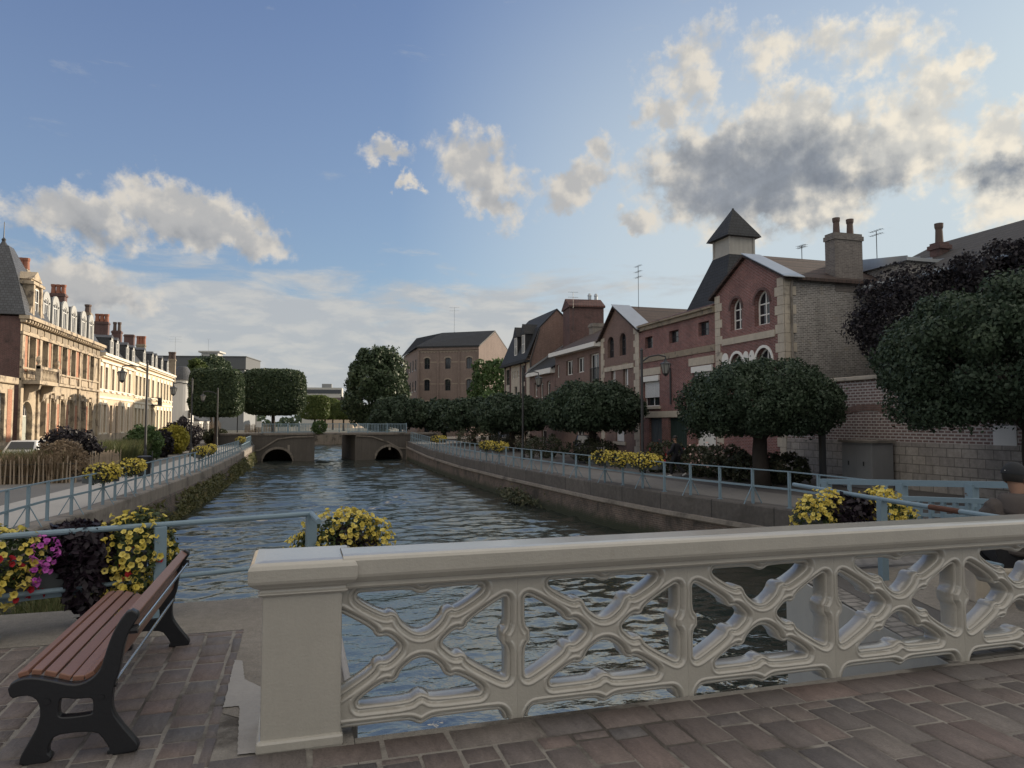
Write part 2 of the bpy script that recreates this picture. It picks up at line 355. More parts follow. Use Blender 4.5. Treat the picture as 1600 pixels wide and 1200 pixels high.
# ---------------------------------------------------------------- the setting: banks, water, paving
ZW = -2.35
EDGE_R = [(4.45, 3.95, 0), (5.3, 6.45, 0), (9.0, 9.4, -.35), (12.1, 12.4, -.7), (12.75, 16.3, -.75), (11.8, 21.5, -.75), (11.3, 26, -.75),
          (10.8, 35.7, -.75), (10.55, 47, -.75), (10.7, 60, -.68), (11.2, 75, -.4), (10.5, 84, -.4), (9.5, 131, -.4)]
EDGE_L = [(-6.6, 7.0, 0), (-6.5, 10, -.45), (-6.3, 13, -.9), (-6.05, 16, -.9), (-5.94, 18.4, -.9), (-5.86, 20.7, -.9), (-5.5, 22.6, -.9), (-5.3, 26.3, -.9),
          (-4.6, 39.4, -.9), (-4.3, 58, -.88), (-4.1, 75, -.7), (-3.2, 84, -.6), (-2.5, 131, -.4)]
def edge_at(E, y):
    for a, b in zip(E, E[1:]):
        if a[1] <= y <= b[1]:
            t = (y - a[1]) / (b[1] - a[1]); return Vector((a[0] + t * (b[0] - a[0]), y, a[2] + t * (b[2] - a[2])))
    return Vector(E[-1] if y > E[-1][1] else E[0])
def gz(X, y): return edge_at(EDGE_R if X > 3 else EDGE_L, y).z

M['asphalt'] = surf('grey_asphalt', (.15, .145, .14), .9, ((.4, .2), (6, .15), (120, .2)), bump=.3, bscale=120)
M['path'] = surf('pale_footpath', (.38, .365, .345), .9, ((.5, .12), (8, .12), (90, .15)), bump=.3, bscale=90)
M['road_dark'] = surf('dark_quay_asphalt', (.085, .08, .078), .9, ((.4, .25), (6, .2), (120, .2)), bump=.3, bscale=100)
M['sett_strip'] = brick('sett_strip', (.12, .095, .085), (.095, .08, .075), (.06, .055, .05), bw=.2, bh=.1, ms=.01)
def bank(name, E, far, mat, jx=None):
    mb = MB()
    for a, b in zip(E, E[1:]):
        mb.quad((a[0], a[1], a[2]), (far, a[1], a[2]), (far, b[1], b[2]), (b[0], b[1], b[2]))
    return struct(mb.build(name, mat))
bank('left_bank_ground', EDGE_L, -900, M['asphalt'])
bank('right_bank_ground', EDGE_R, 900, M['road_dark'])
def strip(name, E, o0, o1, y0, y1, mat, dz):
    mb = MB(); ys = [y0] + [p[1] for p in E if y0 < p[1] < y1] + [y1]
    for a, b in zip(ys, ys[1:]):
        p, q = edge_at(E, a), edge_at(E, b)
        mb.quad((p.x + o0, a, p.z + dz), (p.x + o1, a, p.z + dz), (q.x + o1, b, q.z + dz), (q.x + o0, b, q.z + dz))
    return struct(mb.build(name, mat))
strip('left_footpath', EDGE_L, -.55, -3.1, 8, 120, M['path'], .004)
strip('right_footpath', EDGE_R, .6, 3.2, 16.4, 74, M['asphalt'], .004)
M['far_ground'] = surf('far_ground', (.13, .125, .10), .95, ((.05, .3), (1, .2)))
mb = MB(); mb.quad((-1500, 131, -.4), (1500, 131, -.4), (1500, 3000, -.4), (-1500, 3000, -.4)); struct(mb.build('far_ground', M['far_ground']))
mb = MB(); mb.quad((-900, -60, -.02), (900, -60, -.02), (900, -6, -.02), (-900, -6, -.02)); struct(mb.build('street_behind', M['asphalt']))

# water
m, nt, b = newmat('canal_water')
tc = nd(nt, 'ShaderNodeTexCoord').outputs['Object']
b.inputs['Base Color'].default_value = (.024, .031, .031, 1); b.inputs['Roughness'].default_value = .035; b.inputs['IOR'].default_value = 4.5; b.inputs['Specular Tint'].default_value = (1.0, .94, .80, 1)
b.inputs['Specular IOR Level'].default_value = .5
v1 = vmt(nt, 'MULTIPLY', tc, (.55, 1.0, 1)); v2 = vmt(nt, 'MULTIPLY', tc, (.8, 1.0, 1))
h1 = noise(nt, v1, 2.6, 3, .5, .6)[0]; h2 = noise(nt, v2, 6.5, 3, .55, .5)[0]
calm = smooth(nt, noise(nt, vmt(nt, 'MULTIPLY', tc, (1.0, .35, 1)), .16, 3, .5)[0], .3, .7)
hh = mth(nt, 'ADD', mth(nt, 'MULTIPLY', h1, 1.0), mth(nt, 'MULTIPLY', h2, .34))
hh = mth(nt, 'MULTIPLY', hh, mth(nt, 'MULTIPLY_ADD', calm, .75, .45))
bp = nd(nt, 'ShaderNodeBump', {'Height': hh, 'Strength': 1.0, 'Distance': .045}); nt.links.new(bp.outputs[0], b.inputs['Normal'])
M['water'] = m
ys = [-8.0]
while ys[-1] < 133: ys.append(ys[-1] + (.5 if ys[-1] < 2 else .055 + .0036 * max(0, ys[-1] - 4)))
xs_ = np.arange(-8, 15.05, .095); gx_, gy_ = np.meshgrid(xs_, np.array(ys)); hz_ = np.zeros_like(gx_); wr = np.random.default_rng(3)
patch = .55 + .45 * np.sin(gx_ * .55 + .8 * np.sin(gy_ * .13)) * np.sin(gy_ * .16 + 1.3 + .7 * np.sin(gx_ * .4))
for i in range(70):
    lam = .17 * (1.0245 ** i); a = PI / 2 + wr.normal() * .5; kx, ky = math.cos(a) * 2 * PI / lam, math.sin(a) * 2 * PI / lam
    ph = kx * gx_ + ky * gy_ + wr.uniform(0, 2 * PI) + .8 * np.sin(gx_ * wr.uniform(.3, .9) + wr.uniform(0, 6)) + .8 * np.sin(gy_ * wr.uniform(.3, .9) + wr.uniform(0, 6)); s_ = np.sin(ph); am = .0052 * (1 + .35 * np.exp(-np.maximum(gy_ - 4, 0) / 9)) * lam * np.clip(lam / (2.6 * (.055 + .0042 * np.maximum(0, gy_ - 4))), 0, 1) ** 2
    hz_ += am * (s_ + .35 * (1 - np.abs(np.cos(ph * .5)) * 2)) * (patch if lam < .9 else .55 + .45 * patch)
for i in range(36):                                                      # longer waves down the canal
    lam = .7 * (1.036 ** i); a = PI / 2 + wr.normal() * .45; kx, ky = math.cos(a) * 2 * PI / lam, math.sin(a) * 2 * PI / lam
    ph = kx * gx_ + ky * gy_ + wr.uniform(0, 2 * PI) + 1.2 * np.sin(gx_ * wr.uniform(.3, .9) + wr.uniform(0, 6)) + 1.2 * np.sin(gy_ * wr.uniform(.2, .6) + wr.uniform(0, 6))
    hz_ += .0054 * lam * np.clip((gy_ - 12) / 22, 0, 1) * np.sin(ph) * (.6 + .4 * patch) * np.clip(lam / (2.4 * (.055 + .0042 * np.maximum(0, gy_ - 4))), 0, 1) ** 2
nY, nX = gx_.shape; idx_ = np.arange(nX * nY).reshape(nY, nX); fq = np.stack([idx_[:-1, :-1], idx_[:-1, 1:], idx_[1:, 1:], idx_[1:, :-1]], -1).reshape(-1, 4)
struct(raw_mesh('canal_water', np.stack([gx_.ravel(), gy_.ravel(), (ZW + hz_).ravel()], 1), fq, M['water'], smooth=True))

# paving of the bridge deck and the landing: individual worn setts
m, nt, b = newmat('worn_setts')
a = nd(nt, 'ShaderNodeAttribute', attribute_name='rnd').outputs['Fac']; tc = nd(nt, 'ShaderNodeTexCoord').outputs['Object']
rp = nt.nodes.new('ShaderNodeValToRGB'); nt.links.new(a, rp.inputs[0]); rp.color_ramp.interpolation = 'LINEAR'
cols = [(0, (.132, .112, .105)), (.25, (.140, .112, .104)), (.45, (.112, .100, .098)), (.65, (.138, .119, .111)), (.8, (.152, .115, .105)), (.93, (.100, .094, .096)), (1, (.165, .145, .133))]
rp.color_ramp.elements[0].position = 0; rp.color_ramp.elements[0].color = (*cols[0][1], 1); rp.color_ramp.elements[1].position = 1; rp.color_ramp.elements[1].color = (*cols[-1][1], 1)
for p, c in cols[1:-1]: e = rp.color_ramp.elements.new(p); e.color = (*c, 1)
grain = noise(nt, vmt(nt, 'MULTIPLY', tc, (9, 2.5, 1)), 2.2, 6, .65, .8)[0]; blot = noise(nt, tc, 1.1, 5, .6)[0]; spk = noise(nt, tc, 75, 4, .65)[0]
f = mth(nt, 'MULTIPLY', mth(nt, 'MULTIPLY_ADD', grain, .9, .55), mth(nt, 'MULTIPLY', mth(nt, 'MULTIPLY_ADD', blot, .7, .65), mth(nt, 'MULTIPLY_ADD', spk, 1.0, .5)))
col = mixc(nt, 1.0, rp.outputs[0], nd(nt, 'ShaderNodeCombineColor', {0: f, 1: f, 2: f}).outputs[0], 'MULTIPLY')
nt.links.new(col, b.inputs['Base Color']); b.inputs['Roughness'].default_value = .62
bp = nd(nt, 'ShaderNodeBump', {'Height': mth(nt, 'ADD', grain, mth(nt, 'MULTIPLY', spk, .35)), 'Strength': .9, 'Distance': .014}); nt.links.new(bp.outputs[0], b.inputs['Normal'])
M['setts'] = m
M['joint'] = surf('sand_joints', (.25, .235, .215), .95, ((.7, .3), (9, .3), (80, .25)), bump=.6, bscale=90, stain=((.07, .062, .055), .9, .47, .62))
def setts(name, x0, x1, y0, y1, along, w, lmin, lmax, keep=None, gap=.0125):
    V = []; A = []
    u = x0 if along == 'y' else y0; u1 = x1 if along == 'y' else y1
    while u < u1 - .02:
        ww = min(w * random.uniform(.92, 1.08), u1 - u); s = (y0 if along == 'y' else x0) - random.uniform(0, lmax); s1 = y1 if along == 'y' else x1
        while s < s1:
            l = random.uniform(lmin, lmax); g = gap * random.uniform(.55, 1.5) / 2; j = lambda: random.uniform(-.006, .006)
            a0, a1, b0, b1 = u + g, u + ww - g, s + g, min(s + l, s1) - g
            s += l
            if b1 - b0 < .04: continue
            c = [(a0 + j(), b0 + j()), (a1 + j(), b0 + j()), (a1 + j(), b1 + j()), (a0 + j(), b1 + j())]
            if along != 'y': c = [(q[1], q[0]) for q in c][::-1]
            cx = sum(q[0] for q in c) / 4; cy = sum(q[1] for q in c) / 4
            if keep and not keep(cx, cy): continue
            dz = random.uniform(-.003, .003); tx, ty = random.uniform(-.012, .012), random.uniform(-.012, .012)
            top = []; mid = []; bot = []
            for q in c:
                h = dz + (q[0] - cx) * tx + (q[1] - cy) * ty; k = .007
                dx, dy = cx - q[0], cy - q[1]
                top.append((q[0] + math.copysign(k, dx), q[1] + math.copysign(k, dy), h)); mid.append((q[0] + math.copysign(.004, dx), q[1] + math.copysign(.004, dy), h - .006)); bot.append((q[0], q[1], h - .022))
            V += top + mid + bot; A.append(random.random())
        u += ww
    n = len(A); base = np.array([[0, 1, 2, 3]] + [[4 + i, 4 + (i + 1) % 4, (i + 1) % 4, i] for i in range(4)] + [[8 + i, 8 + (i + 1) % 4, 4 + (i + 1) % 4, 4 + i] for i in range(4)])
    Fc = (base[None] + 12 * np.arange(n)[:, None, None]).reshape(-1, 4)
    return struct(raw_mesh(name, np.array(V), Fc, M['setts'], attr=np.repeat(np.array(A), 9)))
PATCH = [tuple(at(px, py, Z=0)[:2]) for px, py in ((367, 1032), (379, 1033), (382, 1062), (412, 1076), (412, 1176), (371, 1180), (374, 1104), (349, 1106), (362, 1050))]
def inpoly(P, x, y):
    c = False
    for (xa, ya), (xb, yb) in zip(P, P[1:] + P[:1]):
        if (ya > y) != (yb > y) and x < (xb - xa) * (y - ya) / (yb - ya) + xa: c = not c
    return c
setts('bridge_paving', -.36, 12, -3, 3.50, 'y', .195, .22, .42, keep=lambda x, y: not inpoly(PATCH, x, y))
setts('bridge_paving_border', -.36, 12, 3.50, 3.742, 'x', .24, .26, .48, keep=lambda x, y: not inpoly(PATCH, x, y))
setts('landing_paving', -9, -.36, -3, 5.95, 'y', .185, .12, .34, keep=lambda x, y: not inpoly(PATCH, x, y))
mb = MB(); mb.box(-12, -6.2, -2.7, .3, 7.0, -.0055); struct(mb.build('landing', M['joint']))
mb = MB(); mb.box(.304, -6.2, -.62, 12, 3.78, -.0055); struct(mb.build('bridge_deck', M['joint']))
M['patch'] = surf('smooth_cement', (.30, .29, .28), .8, ((2, .12), (20, .12)), bump=.35, bscale=35, stain=((.20, .19, .18), 5, .6, .8))
PE = []
for a, b in zip(PATCH, PATCH[1:] + PATCH[:1]):
    n = max(2, int(math.dist(a, b) / .02))
    for i in range(n): t = i / n; PE.append((a[0] + (b[0] - a[0]) * t + random.uniform(-.003, .003), a[1] + (b[1] - a[1]) * t + random.uniform(-.003, .003)))
mb = MB(); mb.poly([(x, y, .004) for x, y in PE]); struct(mb.build('cement_patch', M['patch']))
M['gravel'] = surf('trodden_gravel', (.235, .215, .19), .95, ((1.2, .35), (14, .35), (70, .4)), bump=1.0, bscale=55)
mb = MB(); mb.poly([(-.37, 4.3, -.002), (-.16, 4.1, -.002), (.296, 4.1, -.002), (.296, 6.98, -.002), (-9, 6.98, -.002), (-9, 5.96, -.002), (-.37, 5.96, -.002)])
struct(mb.build('gravel_edge', M['gravel']))
M['cobble'] = brick('grey_cobbles', (.21, .195, .18), (.165, .155, .145), (.10, .095, .085), bw=.2, bh=.12, ms=.018, dirt=.35, stain=((.12, .11, .10), 1.4, .5, .7))
# cobbles lie on the ground: use flat coordinates
nt = M['cobble'].node_tree
for n in nt.nodes:
    if n.type == 'TEX_BRICK': nt.links.new(nd(nt, 'ShaderNodeTexCoord').outputs['Object'], n.inputs['Vector'])
mb = MB(); mb.poly([(4.19, 3.784, -.004), (12, 3.784, -.004), (14, 5, -.004), (14, 6.5, -.004), (5.08, 6.5, -.004)]); struct(mb.build('right_landing', M['cobble']))
mb = MB(); mb.poly([(5.08, 6.5, .0), (14, 6.5, .0), (15, 9.4, -.346), (9.0, 9.4, -.346)]); struct(mb.build('right_ramp', M['cobble']))
strip('kerbside_gravel', EDGE_R, .5, 1.6, 3.96, 6.4, M['gravel'], .004)
# white edge line of the landing above the water
mb = MB(); mb.box(.302, 4.06, -.25, .345, 6.9, .02)
tag(mb.build('edging_kerb', M['patch'], bevel=.015), 'whitewashed kerb on the water edge just behind the balustrade pillar', 'kerb')

# quay walls: profile swept along the bank edge, (offset towards the water, height below the edge)
def sweep(mb, E, prof, side, y0, y1, zabs=None):
    ys = [y0] + [p[1] for p in E if y0 < p[1] < y1] + [y1]; P = [edge_at(E, y) for y in ys]; N = []
    for i in range(len(P)):
        t = (P[min(i + 1, len(P) - 1)] - P[max(i - 1, 0)]); t.z = 0; t.normalize(); N.append(Vector((-t.y, t.x, 0)) * side)
    for i in range(len(P) - 1):
        for (o0, d0), (o1, d1) in zip(prof, prof[1:]):
            def q(j, o, d): p = P[j] + N[j] * (o * (batter(P[j].y) if d < -1.2 else 1)); return (p.x, p.y, p.z + d if d > -1.9 else ZW - .35)
            mb.quad(q(i, o0, d0), q(i + 1, o0, d0), q(i + 1, o1, d1), q(i, o1, d1))
batter = lambda y: 1.0
root = thing('quay_wall', 'long right-hand quay wall of streaked concrete over weathered brick', 'quay wall', (0, 0, 0))
mb = MB(); sweep(mb, EDGE_R, [(-.35, .006), (.02, .006), (.05, -.03), (.05, -.55)], 1, 6.3, 75); mb.build('coping', M['coping'], root)
mb = MB(); sweep(mb, EDGE_R, [(.05, -.55), (.17, -.56), (.18, -.68), (.06, -.74)], 1, 6.3, 75); mb.build('ledge', M['concrete'], root)
mb = MB(); sweep(mb, EDGE_R, [(.06, -.74), (.08, -1.3), (.1, -2)], 1, 6.3, 75); mb.build('wall_face', M['brick_quay'], root)
# cream painted abutment under the right landing
tag((lambda mb: (mb.prism([(4.22, 3.79), (4.62, 3.79), (5.5, 6.62), (5.10, 6.62)], 'z', -2.7, -.02), mb)[1])(MB()).build('abutment_wall', M['cream'], bevel=.01),
    'cream painted abutment wall seen through the balustrade on the right', 'abutment')
root = thing('quay_wall', 'overgrown left-hand quay wall with broken stone and a concrete kerb', 'quay wall', (0, 0, 0))
batter = lambda y: 1.0 + 3.2 * max(0, min(1, (24 - y) / 8))
mb = MB(); sweep(mb, EDGE_L, [(-.45, .008), (.02, .008), (.05, -.03), (.05, -.42)], -1, 7.0, 75); mb.build('coping', M['concrete'], root)
mb = MB(); sweep(mb, EDGE_L, [(.05, -.42), (.1, -.5), (.18, -1.3), (.3, -2)], -1, 7.0, 75); mb.build('wall_face', M['brick_quay'], root)
mb = MB(); sweep(mb, EDGE_R, [(.0, 0), (0, -2)], 1, 75, 131); tag(mb.build('quay_wall', M['concrete_dark']), 'right canal wall beyond the far bridge', 'quay wall')
mb = MB(); sweep(mb, EDGE_L, [(.0, 0), (0, -2)], -1, 75, 131); mb.quad((-3, 131, -.4), (10, 131, -.4), (10, 131, -2.7), (-3, 131, -2.7))
tag(mb.build('quay_wall', M['concrete_dark']), 'left canal wall beyond the far bridge', 'quay wall')

# ---------------------------------------------------------------- facades
def arc_pts(x0, x1, zs, rise, n=10):
    """arch from (x0,zs) over the crown to (x1,zs)"""
    c = (x0 + x1) / 2; w = (x1 - x0) / 2
    return [(c - w * math.cos(PI * k / n), zs + rise * math.sin(PI * k / n)) for k in range(n + 1)]
def wall_holes(mb, x0, x1, z0, z1, holes, y=0.0, rd=.2, mreveal=None):
    xs = sorted({x0, x1, *[h[0] for h in holes], *[h[2] for h in holes]}); zs = sorted({z0, z1, *[h[1] for h in holes], *[h[3] for h in holes]})
    xs = [x for x in xs if x0 <= x <= x1]; zs = [z for z in zs if z0 <= z <= z1]
    for xa, xb in zip(xs, xs[1:]):
        for za, zb in zip(zs, zs[1:]):
            cx, cz = (xa + xb) / 2, (za + zb) / 2
            if any(h[0] < cx < h[2] and h[1] < cz < h[3] for h in holes): continue
            mb.quad((xa, y, za), (xb, y, za), (xb, y, zb), (xa, y, zb))
    m0 = mb.m
    for h in holes:
        xa, za, xb, zb = h[:4]; r = h[4] if len(h) > 4 else 0
        if r:
            A = arc_pts(xa, xb, zb - r, r)
            mid = len(A) // 2
            for p, q in zip(A[:mid], A[1:mid + 1]): mb.poly([(xa, y, zb), (p[0], y, p[1]), (q[0], y, q[1])])
            for p, q in zip(A[mid:], A[mid + 1:]): mb.poly([(xb, y, zb), (p[0], y, p[1]), (q[0], y, q[1])])
        else: A = [(xa, zb), (xb, zb)]
        if mreveal is not None: mb.m = mreveal
        ring = [(xa, za)] + A + [(xb, za)]
        for p, q in zip(ring, ring[1:] + ring[:1]):
            mb.quad((p[0], y, p[1]), (q[0], y, q[1]), (q[0], y + rd, q[1]), (p[0], y + rd, p[1]))
        mb.m = m0
def window(par, hole, y, frame='white', nv=1, nh=1, fw=.06, glass='glass', name='window', top_open=0.0, shutter=0.0):
    xa, za, xb, zb = hole[:4]; r = hole[4] if len(hole) > 4 else 0
    f = MB()
    f.box(xa, y, za, xa + fw, y + .06, zb - r); f.box(xb - fw, y, za, xb, y + .06, zb - r); f.box(xa + fw, y, za, xb - fw, y + .06, za + fw)
    if r:
        A = arc_pts(xa, xb, zb - r, r); B = arc_pts(xa + fw, xb - fw, zb - r, max(r - fw, .01))
        for i in range(len(A) - 1):
            p, q, s, t = A[i], A[i + 1], B[i + 1], B[i]
            f.prism([p, q, s, t], 'y', y, y + .06)
    else: f.box(xa + fw, y, zb - fw, xb - fw, y + .06, zb)
    for i in range(1, nv + 1):
        x = xa + (xb - xa) * i / (nv + 1); f.box(x - fw * .4, y + .004, za + fw, x + fw * .4, y + .056, zb - fw * .9 - r * .02)
    for i in range(1, nh + 1):
        z = za + (zb - r - za) * i / (nh + 1) if not r else za + (zb - r - za) * i / nh; f.box(xa + fw, y + .008, z - fw * .35, xb - fw, y + .052, z + fw * .35)
    o = f.build(name, M[frame], par)
    g = MB()
    ring = [(xa + .01, za + .01)] + ([(p[0], p[1]) for p in arc_pts(xa + .01, xb - .01, zb - r, r - .01)] if r else [(xa + .01, zb - .01), (xb - .01, zb - .01)]) + [(xb - .01, za + .01)]
    g.poly([(p[0], y + .03, p[1]) for p in ring]); g.build('pane', M[glass], o)
    return o
class House:
    def __init__(s, name, label, side, px0, px1, X, ground, cat='house', group=None):
        s.X = X; s.sg = 1 if side == 'L' else -1
        p = at(px0, 660, X=X); s.y0 = p.y; s.g = ground
        s.L = s.x(px1); s.root = thing(name, label, cat, (X, s.y0, ground), PI / 2 * s.sg, group)
    def x(s, px): return (at(px, 660, X=s.X).y - s.y0) * s.sg
    def z(s, px, py): return at(px, py, X=s.X).z - s.g
    def rect(s, a, b, c, d, r=0): cx = (a + c) / 2; return (s.x(a), s.z(cx, d), s.x(c), s.z(cx, b), r)
    def row(s, pxs, w, z0, z1, r=0): return [(s.x(p) - w / 2, z0, s.x(p) + w / 2, z1, r) for p in pxs]
def chimney(par, x0, y0, z0, x1, y1, z1, pots, mat='brick_sooty', pot='pot', ph=.7, pr=.14, cap=.08):
    mb = MB(); mb.box(x0, y0, z0, x1, y1, z1); mb.box(x0 - cap, y0 - cap, z1 - .32, x1 + cap, y1 + cap, z1 - .12); c = mb.build('chimney', M[mat], par)
    for i in range(pots):
        t = (i + .5) / pots; long_x = (x1 - x0) > (y1 - y0)
        px = x0 + (x1 - x0) * t if long_x else (x0 + x1) / 2; py = (y0 + y1) / 2 if long_x else y0 + (y1 - y0) * t
        q = MB(); q.lathe([(pr * 1.05, 0), (pr * .9, ph * .7), (pr * 1.1, ph * .8), (pr * 1.15, ph)], (px, py, z1), 10); q.build('chimney_pot', M[pot], c)
    return c
def gable_roof(mb, x0, x1, y0, y1, ze, zr, axis, over=.25, th=.14):
    """ridge along 'x' or 'y' of the local frame"""
    if axis == 'x':
        c = (y0 + y1) / 2; k = (zr - ze) / (c - y0)
        mb.prism([(y0 - over, ze - over * k), (c, zr), (y1 + over, ze - over * k), (y1 + over, ze - over * k + th), (c, zr + th), (y0 - over, ze - over * k + th)], 'x', x0 - .12, x1 + .12)
    else:
        c = (x0 + x1) / 2; k = (zr - ze) / (c - x0)
        mb.prism([(x0 - over, ze - over * k), (c, zr), (x1 + over, ze - over * k), (x1 + over, ze - over * k + th), (c, zr + th), (x0 - over, ze - over * k + th)], 'y', y0 - .2, y1 + .12)
def antenna(par, x, y, z, h, arms=3, w=.7):
    mb = MB(); mb.tube([(x, y, z), (x, y, z + h)], .018, 6)
    for i in range(arms):
        zz = z + h * (1 - .13 * i); mb.bar((x - w / 2, y, zz), (x + w / 2, y, zz), .016, .016)
        for k in range(-2, 3): mb.bar((x + k * w * .2, y - .16, zz), (x + k * w * .2, y + .16, zz), .01, .01)
    return mb.build('antenna', M['dark_metal'], par)

# ---------------------------------------------------------------- houses on the right bank
XR, GR = 20.5, -.75
def quoins(mb, x0, w, z0, z1, side, step=.42, y=-.03):
    z = z0; i = 0
    while z < z1 - .05:
        ww = w * (1.0 if i % 2 else .72); zz = min(z + step - .012, z1)
        if side > 0: mb.box(x0, y, z, x0 + ww, .02, zz)
        else: mb.box(x0 - ww, y, z, x0, .02, zz)
        z += step; i += 1

# gabled brick house with the weathered side wall
h = House('gable_house', 'red brick gabled house with white arched windows and weathered pale side wall', 'R', 1120, 1229, XR, GR)
L = h.L; ze = h.z(1228, 431); za = h.z(1166, 402); DA = 9.0
up = [h.rect(1144, 465, 1162, 515, .55), h.rect(1182, 452, 1206, 507, .62)]
zl = h.z(1170, 600); lowz = h.z(1195, 543)
low = [(h.x(1143), zl, h.x(1163), h.z(1153, 552), .6), (h.x(1183), zl, h.x(1208), lowz, .62)]
mb = MB()
wall_holes(mb, 0, L, 0, ze, up + low, rd=.32)
mb.poly([(0, 0, ze), (L, 0, ze), (L / 2, 0, za)])
mb.m = 1; mb.quad((L, 0, 0), (L, DA, 0), (L, DA, ze), (L, 0, ze)); mb.poly([(0, DA, 0), (0, DA, ze), (L / 2, DA, za), (L, DA, ze), (L, DA, 0)]); mb.quad((0, 0, 0), (0, DA, 0), (0, DA, ze), (0, 0, ze))
mb.build('wall', [M['brick_red'], M['brick_pale']], h.root)
mb = MB(); quoins(mb, 0, .62, 0, ze, 1); mb.build('quoins', M['stone_pale'], h.root, bevel=.01, seg=1)
mb = MB(); quoins(mb, L, .62, 0, ze, -1)
z = 0; i = 0
while z < ze - .1: mb.box(L - .02, .02, z, L + .035, .62 if i % 2 else .45, min(z + .41, ze)); z += .42; i += 1
mb.build('quoins', M['stone_pale'], h.root, bevel=.01, seg=1)
mb = MB(); zb = h.z(1175, 527); mb.box(.63, -.06, zb - .16, L - .63, .02, zb + .16); mb.build('band_course', M['stone_pale'], h.root)
for r in up: window(h.root, r, .24, nv=1, nh=2, fw=.085)
for r in low: window(h.root, r, .24, nv=1, nh=1, fw=.085)
for xa, xb, top in ((h.x(1131), h.x(1141), 547), (h.x(1164), h.x(1173), 549), (h.x(1174), h.x(1182), 549)):      # open arched shutters
    zt = h.z(1165, top); mb = MB(); A = arc_pts(xa, xb, zt - .4, .4)
    mb.prism([(xa, zl)] + A + [(xb, zl)], 'y', -.07, -.02); mb.build('shutter', M['white'], h.root)
for r in up + low:                                                       # brick and painted arch surrounds
    A = arc_pts(r[0] - .13, r[2] + .13, r[3] - r[4], r[4] + .13); B = arc_pts(r[0], r[2], r[3] - r[4], r[4]); mb = MB()
    for i in range(len(A) - 1): mb.prism([A[i], A[i + 1], B[i + 1], B[i]], 'y', -.035, .01)
    mb.build('arch_surround', M['white'] if r in low else M['brick_sooty'], h.root)
mb = MB(); gable_roof(mb, 0, L, 0, DA, ze, za, 'y', over=.3); mb.build('roof', M['tile_brown'], h.root)
k = (za - ze) / (L / 2); mb = MB()
mb.prism([(L / 2 + .05, za + .16 - .05 * k), (L + .48, ze - .48 * k + .17), (L + .48, ze - .48 * k + .21), (L / 2 + .05, za + .20 - .05 * k)], 'y', -.32, .75)
mb.build('zinc_verge', M['zinc'], h.root)
mb = MB(); mb.tube([(L + .09, .42, ze - .1), (L + .09, .32, ze - .5), (L + .09, .32, .2)], .05, 8); mb.build('downpipe', M['concrete'], h.root)
y0 = at(1304, 400, Y=h.y0 - L).x - XR; y1 = at(1347, 400, Y=h.y0 - L).x - XR
chimney(h.root, L - .6, y0, ze - .5, L + .03, y1, at(1320, 364, Y=h.y0 - L).z - GR, 2, 'brick_chimney', 'pot_dark', .75, .15, .05)
antenna(h.root, L / 2, 3.2, za + .1, .7, 2, .6)
HA = h

# long red building with the kiln roof behind
h = House('red_brick_building', 'long dark red brick building with roller shutters and a slate kiln roof', 'R', 1000, 1120, XR, GR)
L = h.L - .004; ze = h.z(1060, 497)
small = [h.rect(1009, 526, 1021, 544), h.rect(1047, 516, 1062, 535), h.rect(1093, 502, 1110, 524)]
big = [h.rect(1006, 588, 1031, 635), h.rect(1084, 572, 1115, 628)]
gates = [(h.x(1014), .05, h.x(1034), 2.62), (h.x(1044), .05, h.x(1073), 2.62), (h.x(1087), .05, h.x(1118), 2.62)]
mb = MB(); wall_holes(mb, 0, L, 0, ze, small + big + gates, rd=.28)
mb.m = 1; mb.quad((0, 0, 0), (0, 8, 0), (0, 8, ze), (0, 0, ze)); mb.quad((0, 8, 0), (L, 8, 0), (L, 8, ze), (0, 8, ze))
mb.build('wall', [M['brick_red'], M['brick_sooty']], h.root)
for r in small: window(h.root, r, .2, frame='dark_metal', nv=2, nh=1, fw=.05)
for r in big:
    w = window(h.root, r, .2, nv=1, nh=0, fw=.07)
    mb = MB(); z0 = r[1] + (r[3] - r[1]) * .3; z = z0
    while z < r[3] - .3: mb.box(r[0] + .03, .1, z, r[2] - .03, .125, z + .058); z += .066
    mb.build('roller_shutter', M['shutter'], w)
    mb = MB(); mb.box(r[0] - .06, -.1, r[3] - .3, r[2] + .02, .2, r[3] + .02); mb.build('shutter_box', M['white'], w)
    mb = MB(); mb.box(r[0] - .35, -.07, r[3] + .08, r[2] + .2, .02, r[3] + .5); mb.build('lintel', M['stone_pale'], w)
    mb = MB(); mb.box(r[0] - .15, -.1, r[1] - .16, r[2] + .15, .0, r[1]); mb.build('sill', M['stone_pale'], w)
gm = {0: surf('grey_blue_gate', (.08, .10, .12), .6, ((4, .2),), streak=.2), 1: surf('dark_green_gate', (.022, .04, .036), .6, ((4, .2),)), 2: M['white']}
for i, r in enumerate(gates):
    mb = MB(); c = (r[0] + r[2]) / 2
    mb.box(r[0], .16, r[1], c - .01, .22, r[3]); mb.box(c + .01, .16, r[1], r[2], .22, r[3])
    for k in range(8): x = r[0] + (r[2] - r[0]) * (k + .5) / 8; mb.box(x - .02, .145, r[1] + .1, x + .02, .16, r[3] - .1)
    d = mb.build('door', gm[i], h.root); d['label'] = ['grey blue double gate', 'dark green double gate', 'white double door'][i]
    mb = MB(); mb.lathe([(.02, 0), (.03, .03), (.02, .06)], (c + .12, .12, 1.05), 8); mb.build('handle', M['dark_metal'], d)
mb = MB()
zb = h.z(1060, 553); mb.box(0.0, -.05, zb - .17, L, .02, zb + .17)
zb = h.z(1030, 646); mb.box(0.0, -.05, zb - .13, L, .02, zb + .13)
mb.build('band_course', M['stone_dark'], h.root)
